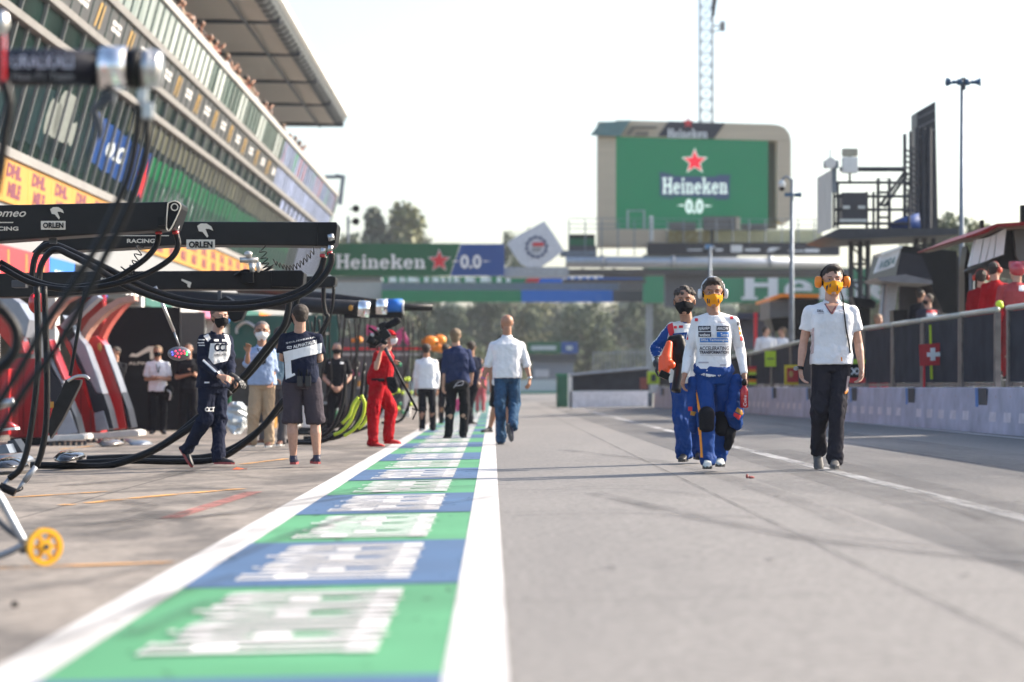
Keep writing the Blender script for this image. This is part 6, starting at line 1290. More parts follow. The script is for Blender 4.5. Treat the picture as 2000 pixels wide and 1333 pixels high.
decal(sh_, tb, 'sponsor_patch', [R4(1363.5, 637, 1388, 647), R4(1364, 649, 1389, 658.5)], DARKINK); decal(sh_, tb, 'sponsor_patch', [R4(1399.5, 637, 1424, 647)], DARKINK); decal(sh_, tb, 'sponsor_patch', [R4(1400, 649, 1423.5, 659)], BLUEINK); decal(sh_, tb, 'sponsor_patch', [R4(1367, 661, 1422, 669)], BLUEINK)
for s_, q, m_ in (('splunk>', R4(1365.5, 638, 1386, 646), WHINK), ('webex', R4(1366, 651, 1387, 657.5), WHINK), ('ARROW', R4(1401, 639, 1422.5, 645), WHINK), ('Tezos', R4(1407, 651, 1422, 657.5), WHINK), ('DELL Technologies', R4(1369, 662, 1421, 668), WHINK), ('ACCELERATING', R4(1366, 677, 1424, 684.5), DARKINK), ('TRANSFORMATION', R4(1366, 685.5, 1423.5, 691.5), DARKINK)): dtext(sh_, tb, s_, q, m_, .015 if s_[0] != 'T' or s_ == 'Tezos' else .04)
decal(sh_, tb, 'thin_print', [R4(1366, 673, 1423, 673.8), R4(1368, 693.5, 1421, 694.4), R4(1402, 628.5, 1422, 630), R4(1364, 707, 1384, 710), R4(1406, 712, 1418, 715)], GRINK, 8); decal(sh_, tb, 'round_badge', [R4(1357, 622, 1363, 628), R4(1426, 618, 1432, 624)], REDINK, 4)
decal(sh_, tb, 'sleeve_badge', [R4(1440, 629, 1446, 636)], DARKINK, 5); decal(sh_, tb, 'sleeve_badge', [R4(1443, 638, 1449, 645), R4(1444, 648, 1450, 654)], ORINK, 5); decal(sh_, tb, 'sleeve_badge', [R4(1446, 657, 1453, 666), R4(1341, 633, 1346, 640), R4(1338, 655, 1344, 664)], REDINK, 5)
decal(tr_, bb, 'orange_stripe', [[(1354, 752), (1358, 750), (1368, 800), (1364, 806)], [(1363, 835), (1369, 835), (1373, 894), (1367, 894)]], ORINK, 8)
# overalls: tied sleeves, waistband and knee pads
P, s = r['P'], r['s']; mid = r['mid']
t_ = MB(); wc = mid.lerp(r['nk'], .12)
for j, (z, a) in enumerate(((.03, .175), (.0, .19), (-.035, .20), (-.07, .185))): pass
t_.loft([[wc + Vector((a * math.cos(q), (a - .05) * math.sin(q), z + .02 * math.cos(q * 2))) for q in [2 * math.pi * i / 24 for i in range(24)]] for z, a in ((.035, .165), (.015, .178), (-.03, .188), (-.055, .178))])
me = remesh(t_, .01, 2); fold(me, .012, 12); wb = bvh_of(me); wo_ = finish(me, 'rolled_waist', CBLUE, o)
dtext(wo_, wb, 'DELL', [(1402, 733), (1412, 732), (1412, 741), (1402, 742)], WHINK, .03); decal(wo_, wb, 'white_lettering_patch', [[(1356, 736), (1376, 729), (1378, 738), (1357, 748)]], WHINK, 6, .014); decal(wo_, wb, 'white_lettering_patch', [[(1378, 730), (1398, 733), (1397, 741), (1379, 738)]], WHINK, 6, .014); decal(wo_, wb, 'white_lettering_patch', [[(1414, 738), (1436, 748), (1434, 760), (1413, 745)]], WHINK, 6, .014)
for nm, pts, rs in (('hanging_sleeve', [(1437, 742, -.02), (1437, 775, -.05), (1434, 805, -.06), (1436, 830, .02)], (.05, .075, .085, .055)), ('hanging_sleeve', [(1354, 745, -.02), (1352, 775, -.04), (1353, 805, -.06), (1355, 838, 0)], (.045, .05, .05, .035))):
    t_ = MB(); t_.chain([W(x, y, 22.3 + d) for x, y, d in pts], rs); me = remesh(t_, .01, 2); fold(me, .016, 9); hb = bvh_of(me); ho = finish(me, nm, CBLUE, o)
    if pts[0][0] > 1400: decal(ho, hb, 'yellow_patch', [[(1440, 796), (1454, 804), (1450, 812), (1436, 804)]], YEL, 5); decal(ho, hb, 'red_patch', [[(1434, 806), (1448, 812), (1443, 821), (1432, 812)]], REDINK, 5)
    else: decal(ho, hb, 'red_patch', [[(1344, 795), (1352, 795), (1352, 803), (1344, 803)]], REDINK, 5); decal(ho, hb, 'yellow_patch', [[(1349, 803), (1360, 805), (1356, 813), (1348, 811)]], YEL, 5)
for kx, ky, d in ((1380, 822, -.2), (1410, 826, .02)):
    t_ = MB(); t_.cap(W(kx, ky - 12, 22.3 + d), W(kx, ky + 12, 22.3 + d), .078, .072); finish(remesh(t_, .01, 2), 'knee_pad', CBLK, o)
t_ = MB(); t_.chain([W(1428, 820, 22.35), W(1426, 850, 22.3), W(1421, 875, 22.32)], [.05, .045, .03]); me = remesh(t_, .01, 2); fold(me, .012, 10); finish(me, 'loose_cuff', CBLK, o)
bo = thing('drink_bottle', 'red metal drink bottle with white script and black cap in driver hand', 'bottle', W(1454, 797, 22.15)); Yb = 22.13; t_ = MB()
t_.loft([[W(1453.5, y, Yb) + Vector((rr_ * math.cos(q), rr_ * math.sin(q), 0)) for q in [2 * math.pi * i / 20 for i in range(20)]] for y, rr_ in ((797, .033), (795, .038), (766, .038), (761, .034), (756, .018), (753, .018))]); t_.build('flask', mat('bottle_red', (.45, .015, .02), .25, .3, coat=.4), bo, True)
t_ = MB(); t_.loft([[W(1453.5, y, Yb) + Vector((rr_ * math.cos(q), rr_ * math.sin(q), 0)) for q in [2 * math.pi * i / 16 for i in range(16)]] for y, rr_ in ((753, .022), (745, .023), (741, .012))]); t_.build('cap', BLK, bo, True)
t_ = MB(); text(t_, 'Coke', [W(1458, 794, Yb - .045), W(1458, 772, Yb - .045), W(1452, 772, Yb - .045), W(1452, 794, Yb - .045)], .0, .2); t_.build('script', WHINK, bo)

# --- team member in white polo
J_curl['x'] = .5
r = person('tall man in white polo shirt, charcoal trousers and orange ear defenders', 22.3, dict(ht=(1627, 521), ch=(1625, 579), nk=(1625, 592), ls=(1582, 610), rs=(1664, 610), le=(1569, 672, .03), re=(1677, 672, .03), lw=(1563, 720, -.04), rw=(1683, 720, -.05), lp=(1567, 755, -.08), rp=(1681, 754, -.1), lh=(1607, 712), rh=(1640, 712), lk=(1602, 798, -.06), rk=(1637, 797, -.1), la=(1597, 880, .16), ra=(1630, 897, -.12), lt=(1593, 908, -.06), rt=(1631, 915, -.36), flt=(0, -1, -.75)),
    skin='l', voxel=.006, top=dict(m=CW, sleeve='short', cut=.58, hem=0, inf=.03, fold=.7, collar=True), bottom=dict(m=CTRO, loose=1.02, fold=1.5, waist=.12), shoes=dict(m=SHG, sole=SHG), hair=dict(m=HAIRB, style='quiff', v=.98), mask=MORG)
decal(r['o'], r['mb'], 'mask_print', [[(1613, 560), (1618, 556), (1615.5, 568), (1613, 569)], [(1620, 556), (1623, 554), (1622, 561), (1620, 562)], [(1635, 558), (1637, 558), (1636, 568), (1634, 569)]], DARKINK, 3, .004)
headset(r, mat('ear_defender_orange', (.85, .24, .01), .35, var=0), .042, .036, mic=True)
o, tb, bb = r['o'], r['tb'], r['bb']
dtext(r['shirt'], tb, 'DELL', R4(1596, 605, 1609, 610), DARKINK, .03); decal(r['shirt'], tb, 'small_print', [R4(1597, 612, 1609, 613), R4(1638, 606, 1650, 608), R4(1640, 612, 1648, 613)], GRINK, 4)
decal(r['shirt'], tb, 'pink_side_mesh', [[(1583, 645), (1590, 640), (1589, 690), (1581, 694)]], mat('mesh_pink', (.55, .42, .42), .8, var=.4, scale=60), 8)
decal(r['shirt'], tb, 'neck_opening', [[(1612, 592), (1639, 592), (1627, 614), (1623, 614)]], SKIN['l'], 8, .004)
t_ = MB(); q_ = [proj(tb, x, y, .01) for x, y in ((1611, 594), (1617, 603), (1624, 612), (1630, 603), (1638, 594))]; t_.tube([p for p in q_ if p], .006, 6); t_.build('lanyard', mat('lanyard_maroon', (.12, .01, .03), .6), o)
t_ = MB(); q_ = [W(1642, 570, 22.3), W(1646, 582, 22.2)] + [p for p in [proj(tb, x, y, .012) for x, y in ((1647, 598), (1650, 620), (1653, 645), (1657, 665), (1661, 690))] if p]; t_.tube(q_, .007, 6); t_.build('headset_cable', BLK, o)
b_ = MB(); wc = r['mid'].lerp(r['nk'], .10); b_.loft([[wc + r['lat'] * (.187 * r['s'] * math.cos(q)) + r['dep'] * (.137 * r['s'] * math.sin(q)) + Vector((0, 0, z)) for q in [2 * math.pi * i / 28 for i in range(28)]] for z in (-.05, -.01)]); b_.build('belt', CBLK, o, True)
decal(r['trousers'], bb, 'pale_side_panel', [[(1655, 735), (1661, 735), (1657, 765), (1651, 768)]], mat('panel_blush', (.42, .33, .33), .8), 6); decal(r['trousers'], bb, 'orange_tab', [[(1575, 755), (1581, 757), (1580, 760), (1575, 758)], [(1650, 765), (1657, 762), (1654, 769), (1650, 770)]], ORINK, 4); MB().add([W(1642, 698, 22.1), W(1645, 698, 22.1), W(1645.5, 706, 22.1), W(1643, 706, 22.1)], [(0, 1, 2, 3)]).build('orange_belt_tag', ORINK, o)
t_ = MB(); t_.cyl(W(1562, 717, 22.26), W(1561.7, 722.5, 22.255), .036, .036, 14); w0 = t_.build('wristwatch', CBLK, o, True); t_ = MB(); t_.cyl(W(1556, 720, 22.22), W(1553, 720, 22.20), .02, n=12); t_.build('watch_face', mat('watch_grey', (.2, .2, .2), .3), w0)
for x in (1614, 1630): pass

# --- mechanic with the blower, behind the driver
r = person('man in blue, white and red overalls with black mask, carrying orange blower behind the driver', 24.7, dict(ht=(1337, 562), ch=(1337, 617), nk=(1343, 630, .05), ls=(1313, 641), rs=(1369, 640, .1), le=(1282, 682, -.02), re=(1380, 690, .05), lw=(1283, 712, -.28), rw=(1378, 735, -.05), lp=(1300, 726, -.38), rp=(1376, 765, -.1), lh=(1330, 748), rh=(1358, 748, .05), lk=(1333, 822, -.08), rk=(1361, 820, .1), la=(1337, 886, -.05), ra=(1362, 882, .2), lt=(1329, 905, -.3), rt=(1370, 902, .0)),
    yaw=8, hyaw=-6, skin='m', voxel=.006, top=dict(m=CWH2, sleeve='long', inf=.03, fold=1.3, end=.9, name='overalls_top', collar=CBLUE), bottom=dict(m=CBLUE, loose=1.2, fold=1.5, waist=.3, name='overalls'), shoes=dict(m=SHB, boot=.08, sole=SHB), hair=dict(m=HAIRB, style='curly', v=.97), mask=MBLK)
o, tb = r['o'], r['tb']
decal(r['shirt'], tb, 'blue_sleeve_panel', [[(1296, 626), (1308, 640), (1302, 668), (1270, 672)], [(1270, 672), (1302, 668), (1288, 694), (1262, 700)]], CBLUE, 14, .005); decal(r['shirt'], tb, 'red_shoulder_panel', [[(1299, 624), (1312, 622), (1317, 650), (1309, 662)]], REDINK, 10, .007)
decal(r['shirt'], tb, 'blue_chest_panel', [[(1314, 652), (1342, 649), (1343, 671), (1314, 673)]], CBLUE, 8, .007); dtext(r['shirt'], tb, 'URALKALI', [(1317, 655), (1358, 653), (1358, 664), (1317, 666)], WHINK, .02, 0, .012); decal(r['shirt'], tb, 'small_badges', [R4(1316, 637, 1322, 642), R4(1326, 636, 1334, 641)], REDINK, 4, .008)
decal(r['shirt'], tb, 'sleeve_print', [[(1287, 640), (1295, 636), (1296, 640), (1289, 644)]], WHINK, 4, .01)
for w_, p_ in (('lw', 'lp'),):
    t_ = MB(); hand(t_, r['P'][w_], r['P'][p_] + Vector((0, 0, -.0)), Vector((.3, .2, -1)), Vector((0, -1, 0)), 1.22, .9); t_.cap(r['P'][w_], r['P'][w_].lerp(r['P']['le'], .3), .04, .043); finish(remesh(t_, .006, 1), 'glove', SHB, o)
bl = thing('leaf_blower', 'orange and black hand blower with dark nozzle held against the overalls', 'blower', W(1300, 720, 24.2)); Yb = 24.2; 
t_ = MB(); t_.chain([W(1307, 672, Yb), W(1301, 700, Yb - .05), W(1300, 722, Yb - .08)], [.035, .06, .045]); t_.chain([W(1300, 705, Yb), W(1312, 713, Yb - .1)], [.05, .04]); t_.chain([W(1292, 700, Yb - .05), W(1290, 722, Yb - .1), W(1297, 735, Yb - .1)], [.03, .024, .03]); finish(remesh(t_, .008, 2), 'housing', mat('blower_orange', (.85, .09, .015), .35, var=.05), bl)
t_ = MB(); t_.chain([W(1304, 676, Yb + .05), W(1312, 664, Yb + .08), W(1326, 664, Yb + .1), W(1330, 690, Yb + .1), W(1326, 718, Yb + .1)], [.035, .045, .06, .085, .06]); t_.chain([W(1318, 690, Yb + .1), W(1322, 712, Yb + .1)], [.08, .07]); finish(remesh(t_, .01, 2), 'black_body', BLK, bl)
t_ = MB(); t_.box(W(1297, 733, Yb - .12), (.10, .12, .07), Matrix.Rotation(R(25), 3, 'Y')); t_.build('battery', BLK, bl, bevel=.01); t_ = MB(); t_.tube([W(1328, 700, Yb + .1), W(1325, 735, Yb + .05), W(1320, 765, Yb)], .05, 12); t_.build('tube', CARB, bl, True)

# --- walking mechanic in navy overalls
r = person('mechanic in navy overalls with white chest, glasses and black mask, pulling on a glove', 26.7, dict(ht=(427, 598), ch=(432, 643), nk=(424, 652), ls=(397, 664, -.08), rs=(445, 665, .08), le=(395, 706, -.12), re=(450, 708, .02), lw=(428, 735, -.32), rw=(452, 734, -.2), lp=(451, 741, -.34), rp=(466, 752, -.26), lh=(404, 757, -.05), rh=(426, 757, .05), lk=(402, 817, -.05), rk=(428, 822, .05), la=(366, 876, .1), ra=(427, 893, -.05), lt=(377, 906, 0), rt=(452, 909, -.12), flt=(.55, -.1, -.85)),
    yaw=38, hyaw=28, skin='l', voxel=.006, top=dict(m=CNAVY, sleeve='long', inf=.028, fold=1.2, name='overalls_top', collar=True), bottom=dict(m=CNAVY, loose=1.12, fold=1.5, waist=.3, name='overalls'), shoes=dict(m=SHB, sole=SOLER), hair=dict(m=mat('hair_auburn', (.10, .045, .025), .55, var=.4, scale=60), v=.98), mask=MBLK, htilt=2)
o, tb, bb, hp, hs = r['o'], r['tb'], r['bb'], r['hp'], r['hs']
decal(r['shirt'], tb, 'white_chest_panel', [[(411, 671), (450, 671), (449, 694), (407, 700)], [(408, 700), (449, 694), (444, 705), (417, 712)]], WHINK, 12, .006); decal(r['shirt'], tb, 'white_shoulder_panel', [[(393, 651), (404, 647), (412, 662), (406, 668)]], WHINK, 6, .006); decal(r['shirt'], tb, 'white_shoulder_panel', [[(437, 653), (446, 655), (451, 672), (448, 680)]], WHINK, 6, .006)
decal(r['shirt'], tb, 'white_cuff', [[(424, 727), (431, 722), (440, 733), (434, 740)]], WHINK, 6, .007)
def twin(par, bv, x, y, w_, h, m_):   # the linked twin-loop mark
    for k in (0, 1):
        cx = x + w_ * (.27 + .36 * k); Q = []
        for i in range(9):
            a0, a1 = R(50 + 30 * i), R(80 + 30 * i); Q.append([(cx + w_ * .26 * math.cos(a0), y - h * .5 * math.sin(a0)), (cx + w_ * .26 * math.cos(a1), y - h * .5 * math.sin(a1)), (cx + w_ * .14 * math.cos(a1), y - h * .27 * math.sin(a1)), (cx + w_ * .14 * math.cos(a0), y - h * .27 * math.sin(a0))])
        decal(par, bv, 'loop_mark', Q, m_, 1, .011)
    decal(par, bv, 'loop_mark', [R4(x + w_ * .74, y - h * .5, x + w_ * 1.02, y - h * .3), R4(x + w_ * .83, y - h * .3, x + w_ * .93, y + h * .5)], m_, 2, .011)
twin(r['shirt'], tb, 418, 679, 27, 16, CNAVY); dtext(r['shirt'], tb, 'ALPHATAURI', [(418, 692), (442, 690), (442, 694), (418, 697)], DARKINK, .02, 0, .012); twin(r['trousers'], bb, 400, 800, 19, 9, WHINK)
decal(r['shirt'], tb, 'sleeve_print', [R4(385, 663, 400, 665), R4(386, 669, 399, 671), R4(385, 674, 400, 676), [(395, 705), (398, 702), (424, 726), (420, 728)], R4(418, 663, 427, 667), R4(434, 663, 443, 667)], WHINK, 5, .008); decal(r['shirt'], tb, 'hem_print', [R4(399, 746, 409, 749)], WHINK, 4)
t_ = MB()
for sx in (-1, 1): t_.tube([hp(sx * .034 + .022 * math.cos(q), .092, .012 + .015 * math.sin(q)) for q in [2 * math.pi * i / 12 for i in range(13)]], .0018, 5, 1); t_.tube([hp(sx * .056, .09, .016), hp(sx * .078, 0, .012)], .0018, 5, 1)
t_.tube([hp(-.012, .094, .016), hp(.012, .094, .016)], .0018, 5, 1); t_.build('glasses', mat('glasses_frame', (.25, .24, .24), .3, .5), o)
t_ = MB(); q = r['P']['rp']; hand(t_, W(458, 738, 26.5), W(480, 752, 26.4), Vector((.1, 0, -1)), Vector((0, -1, .2)), 1.15, .3); t_.cap(W(452, 734, 26.5), W(462, 741, 26.5), .038, .04); finish(remesh(t_, .006, 1), 'glove', SHB, o)

# --- man in shorts seen from behind
J_ = dict(ht=(586, 596), ch=(584, 639), nk=(585, 649), ls=(556, 663), rs=(620, 663), le=(551, 700, .02), re=(625, 702, .0), lw=(572, 706, .25), rw=(604, 704, .25), lp=(598, 700, .27), rp=(585, 698, .28), lh=(571, 748), rh=(608, 748), lk=(571, 826, -.02), rk=(616, 827, 0), la=(573, 893, 0), ra=(619, 892, 0), lt=(577, 906, .2), rt=(612, 906, .16))
r = person('broad man seen from behind in navy shirt with white sash and plum grey shorts', 26.0, J_, yaw=180, hyaw=205, skin='l', voxel=.006, top=dict(m=CNAVY, sleeve='short', cut=.72, inf=.03, fold=.9, belly=.02), bottom=dict(m=CSHO, short=1, cut=.0, loose=1.16, fold=1.1, waist=.12, name='shorts'), shoes=dict(m=SHN, sole=SOLER), hair=dict(m=HAIRB, v=.99), mask=MBLK)
o, tb = r['o'], r['tb']
decal(r['shirt'], tb, 'white_sash', [[(553, 688), (590, 679), (590, 698), (556, 708)], [(590, 679), (629, 670), (628, 690), (590, 698)], [(556, 708), (568, 704), (570, 732), (558, 742)]], WHINK, 12, .006)
dtext(r['shirt'], tb, 'SCUDERIA', [(558, 669.5), (616, 657), (616.5, 659.8), (558.5, 672.5)], WHINK, .0, 0, .009); dtext(r['shirt'], tb, 'ALPHATAURI', [(572, 675), (618, 664), (619, 671.5), (573, 681)], WHINK, .03, 0, .009); twin(r['shirt'], tb, 560, 679, 10, 5.5, WHINK)
decal(r['shirt'], tb, 'lower_white_print', [[(560, 735), (575, 729), (577, 733), (562, 740)]], WHINK, 5, .007)
for x, nm in ((586, 'left'), (602, 'right')):
    q = thing('belt_radio', f'{nm} black handheld radio clipped on the back of the shorts waistband', 'radio', W(x, 755, 25.8)); t_ = MB(); t_.pxbox(x - 6, 735, x + 5, 755, 25.83, .04); t_.build('case', mat('radio_black', (.02, .02, .022), .4), q, bevel=.006); t_ = MB(); t_.pxcyl((x - 3, 736), (x - 2.5, 722), 25.84, .008); t_.pxcyl((x + 3, 736), (x + 3.5, 727), 25.84, .006); t_.build('antenna', BLK, q)
J_curl[''] = .5

# --- camera operator in red
r = person('camera operator in red shirt, red trousers, red cap and white mask, facing right', 34.9, dict(ht=(762, 646), ch=(764, 676), nk=(753, 684), ls=(741, 694, .2), rs=(737, 694, -.2), le=(756, 716, .22), re=(735, 719, -.3), lw=(766, 712, .1), rw=(743, 688, -.32), lp=(775, 704, .05), rp=(750, 672, -.3), lh=(741, 751, .1), rh=(737, 751, -.1), lk=(764, 800, .08), rk=(729, 802, -.08), la=(757, 857, .1), ra=(728, 864, -.08), lt=(780, 862, .05), rt=(742, 870, -.14)),
    yaw=80, hyaw=60, skin='l', voxel=.008, top=dict(m=CRED, sleeve='short', cut=.5, inf=.035, belly=.06, fold=1.1, collar=True), bottom=dict(m=CRED, loose=1.3, fold=1.3, waist=.2), shoes=dict(m=SHR, sole=SHR), hair=dict(m=HAIRB, v=.97), mask=MWHT)
o = r['o']; hp, hs = r['hp'], r['hs']; t_ = MB(); t_.ell(hp(0, -.02, .05), [q * hs for q in (.085, .10, .085)], 18, 12, r['Rz']); t_.loft([[hp(x, y, .05 + z) for x, y in ((-.07, .06), (-.06, .13), (0, .155), (.06, .13), (.07, .06))] for z in (0, .01)]); finish(remesh(t_, .008, 1), 'cap', CRED, o)
decal(r['shirt'], r['tb'], 'yellow_shield', [R4(718, 705, 723, 716)], YEL, 4); t_ = MB(); wc = r['mid'].lerp(r['nk'], .12); t_.loft([[wc + r['lat'] * (.205 * math.cos(q)) + r['dep'] * (.175 * math.sin(q)) + Vector((0, 0, z)) for q in [2 * math.pi * i / 24 for i in range(24)]] for z in (-.02, .025)]); t_.build('belt', CBLK, o, True)
q = thing('waist_pouch', 'black waist pouch hanging at the hip of the camera operator', 'pouch', W(764, 768, 34.6)); t_ = MB(); t_.loft([[W(x, y, 34.55) + Vector((0, k * .08, 0)) for x, y in ((754, 738), (772, 737), (777, 752), (775, 764), (766, 769), (758, 758))] for k in range(3)]); me = remesh(t_, .012, 2); fold(me, .012, 12); finish(me, 'bag', CBLK, q)
q = thing('video_camera', 'black shoulder video camera with furry microphone and viewfinder held beside the red cap', 'camera', W(745, 650, 34.5)); t_ = MB(); t_.box(W(742, 660, 34.5), (.30, .16, .15), Matrix.Rotation(R(-35), 3, 'Y')); t_.box(W(728, 666, 34.5), (.10, .13, .22)); t_.box(W(748, 637, 34.5), (.12, .13, .10), Matrix.Rotation(R(-20), 3, 'Y')); t_.build('body', CARB, q, bevel=.015)
t_ = MB(); t_.cap(W(757, 637, 34.45), W(776, 627, 34.4), .045, .05); me = remesh(t_, .01, 1); fold(me, .008, 60); finish(me, 'furry_microphone', CBLK, q)
t_ = MB(); t_.cyl(W(735, 672, 34.4), W(719, 662, 34.4), .05, .06, 14); t_.cyl(W(748, 672, 34.3), W(752, 664, 34.3), .05, n=12); t_.pxtube([(720, 640), (732, 648), (740, 655)], 34.4, .02); t_.build('lens_and_handle', BLK, q, True)
t_ = MB(); t_.ell(W(727, 655, 34.4), (.03, .02, .03)); t_.ell(W(738, 643, 34.4), (.02, .02, .02)); t_.build('metal_knob', ALU, q, True)
q = thing('monopod', 'black monopod with small spread feet slanting down right from the camera operator', 'monopod', W(815, 808, 34.4)); MB().pxcyl((752, 680), (815, 802), 34.45, .018, n=8).build('pole', BLK, q, True); MB().pxcyl((752, 680), (766, 707), 34.44, .026, n=8).build('grip', DGREY, q, True)
for a in ((805, 798), (834, 800), (806, 820)): MB().pxcyl((814, 802), a, 34.4, .011, n=6).build('foot', BLK, q, True)

# --- four people walking away down the lane
def back_J(x, yt, yf, w=1., **k):
    J = default_J(x, yt, yf, w); h = (yf - yt) / 8.
    for n_ in ('lt', 'rt'): J[n_] = (J[n_][0], yt + 7.75 * h, .16)
    for n_ in ('lw', 'rw', 'lp', 'rp'): J[n_] = (J[n_][0], J[n_][1], .06)
    J.update(k); return J
r = person('bald man seen from behind in rolled sleeve white shirt and blue jeans', 34.7, dict(ht=(991, 615), ch=(988, 649), nk=(990, 659), ls=(964, 676), rs=(1017, 676), le=(953, 712, .03), re=(1028, 712, .0), lw=(943, 740, -.02), rw=(1035, 740, -.08), lp=(944, 762, -.02), rp=(1032, 760, -.12), lh=(979, 738), rh=(1002, 738), lk=(977, 792, -.1), rk=(1005, 790, .0), la=(979, 858, -.05), ra=(1001, 832, -.38), lt=(977, 870, .15), rt=(1008, 858, -.38), frt=(.22, .12, -1)),
    yaw=183, hyaw=200, skin='m', voxel=.007, top=dict(m=CW, sleeve='elbow', inf=.045, fold=1.0, belly=.02, collar=True, hem=0), bottom=dict(m=CJEAN, loose=1.1, fold=1.3, waist=.12, name='jeans'), shoes=dict(m=SHN, sole=mat('sole_dark', (.06, .065, .07), .7, var=.4, scale=40)), mask=MWHT)
t_ = MB()
for sx in (-1, 1): t_.tube([r['hp'](sx * .056, .09, .016), r['hp'](sx * .082, 0, .012)], .003, 5, 1)
t_.build('glasses', MATS['glasses_frame'], r['o']); t_ = MB(); t_.cyl(W(1034, 737, 34.63), W(1035, 741, 34.62), .034, .034, 12); t_.build('wristwatch', ALU, r['o'], True); t_ = MB(); t_.cyl(W(944, 737, 34.68), W(943, 740, 34.68), .034, .034, 12); t_.build('wristband', mat('band_lilac', (.4, .15, .35), .6), r['o'], True)
r = person('man with tousled fair hair seen from behind in navy shirt and dark trousers', 39.3, back_J(893, 643, 857, 1.0, ht=(890, 643), ch=(890, 671), nk=(892, 679), ls=(872, 690), rs=(914, 690), le=(870, 724), re=(921, 720, .0), lw=(866, 752), rw=(921, 742, .3), lp=(866, 768), rp=(921, 750, .4), lh=(884, 748), rh=(904, 748), lk=(879, 797, -.05), rk=(908, 797), la=(876, 848, -.1), ra=(905, 848, 0), lt=(870, 855, .05), rt=(907, 856, .18)),
    yaw=180, hyaw=172, skin='l', voxel=.009, top=dict(m=cloth('navy_shirt', (.025, .035, .085)), sleeve='elbow', inf=.035, fold=1.1, collar=True), bottom=dict(m=CBLK, loose=1.05, waist=.12), shoes=dict(m=SHB, sole=SHB), hair=dict(m=HAIRL, style='long', v=1.03))
q = thing('waist_bag', 'black waist bag with white sketched mark on the back of navy shirted man', 'bag', W(896, 765, 39)); t_ = MB(); t_.ell(W(896, 752, 39.08), (.17, .07, .085), 16, 10); finish(remesh(t_, .012, 2), 'bag', CBLK, q); t_ = MB(); t_.pxtube([(886, 758), (894, 748), (904, 745), (903, 752), (890, 754)], 38.99, .006); t_.build('mark', GRINK, q)
r = person('slim man seen from behind in white long sleeved shirt and black trousers', 46.4, back_J(833, 672, 842, .95, lk=(825, 797, -.05), la=(824, 834, -.05), rk=(845, 797), ra=(845, 836)), yaw=180, hyaw=178, skin='m', voxel=.009, top=dict(m=CW, sleeve='long', inf=.04, fold=1.2, collar=True), bottom=dict(m=CBLK, loose=1.0, waist=.2), shoes=dict(m=SHW, sole=SOLE), hair=dict(m=HAIRB, v=.98))
r = person('man in black shorts and black shoes mostly hidden behind the bald man', 42.5, back_J(981, 655, 847, .9, lk=(966, 795, .1), la=(957, 836, .2), lt=(944, 845, .1), rk=(992, 797), ra=(993, 838)), yaw=200, skin='m', voxel=.01, top=dict(m=CW, sleeve='short', inf=.02), bottom=dict(m=CBLK, short=1, cut=.05, loose=1.15, waist=.2, name='shorts'), shoes=dict(m=SHB, sole=SHB), hair=dict(m=HAIRB))
r = person('dark clothed walker partly hidden right of the navy shirted man', 52, back_J(921, 668, 833, .8, rk=(917, 795, .05), ra=(919, 822), rw=(932, 745, -.1), rp=(937, 756, -.12)), yaw=170, skin='m', voxel=.012, top=dict(m=CNAVY, sleeve='short', inf=.03), bottom=dict(m=CBLK, waist=.2), shoes=dict(m=SHB, sole=SHB), hair=dict(m=HAIRB))
r = person('dark clothed man walking between white and navy shirted men, mostly hidden', 56, back_J(870, 672, 828, .8), yaw=185, skin='m', voxel=.012, top=dict(m=CBLK, sleeve='short', inf=.03), bottom=dict(m=CTRO, waist=.2), shoes=dict(m=SHB, sole=SHB), hair=dict(m=HAIRB))
r = person('tiny blurred distant walker in pink top and shorts beyond the navy shirted man', 78, back_J(938, 700, 807, .85), yaw=0, skin='m', voxel=.014, top=dict(m=cloth('pink', (.55, .12, .15)), sleeve='short', inf=.03), bottom=dict(m=cloth('rose', (.42, .10, .12)), waist=.2), shoes=dict(m=SHW), hair=dict(m=HAIRB))
# --- group between the two mechanics
r = person('grey haired man in pale blue shirt and beige trousers with white mask, raising one hand', 34, dict(ht=(512, 629), ch=(511, 668), nk=(511, 677), ls=(491, 688), rs=(531, 688), le=(483, 712, -.15), re=(535, 722), lw=(484, 690, -.3), rw=(530, 742, -.1), lp=(486, 668, -.34), rp=(527, 756, -.14), lh=(502, 752), rh=(523, 752), lk=(496, 805, -.05), rk=(524, 805), la=(492, 862), ra=(526, 862), lt=(478, 876, -.15), rt=(520, 876, -.22), palm=(0, -1, 0)),
    yaw=-10, hyaw=5, skin='m', voxel=.008, top=dict(m=CLB, sleeve='elbow', inf=.04, fold=1., belly=.03, collar=True), bottom=dict(m=CBEI, loose=1.15, fold=1.2, waist=.12), shoes=dict(m=SHBR, sole=SOLE), hair=dict(m=HAIRG, v=.98), mask=MWHT)
o = r['o']; t_ = MB(); q_ = [proj(r['tb'], x, y, .01) for x, y in ((503, 680), (510, 700), (514, 712), (517, 696), (521, 680))]; t_.tube([p for p in q_ if p], .007, 6); t_.build('lanyard', CBLK, o); t_ = MB(); t_.add([p for p in [proj(r['tb'], x, y, .02) for x, y in ((511, 699), (519, 699), (519, 710), (511, 710))]], [(0, 1, 2, 3)]); t_.build('badge', BLK, o)
b_ = MB(); wc = r['mid'].lerp(r['nk'], .13); b_.loft([[wc + r['lat'] * (.19 * math.cos(q)) + r['dep'] * (.155 * math.sin(q)) + Vector((0, 0, z)) for q in [2 * math.pi * i / 24 for i in range(24)]] for z in (-.02, .02)]); b_.build('belt', CBLK, o, True)
t_ = MB()
for sx in (-1, 1): t_.tube([r['hp'](sx * .034 + .022 * math.cos(q), .094, .012 + .015 * math.sin(q)) for q in [2 * math.pi * i / 10 for i in range(11)]], .003, 5, 1)
t_.build('glasses', BLK, o)
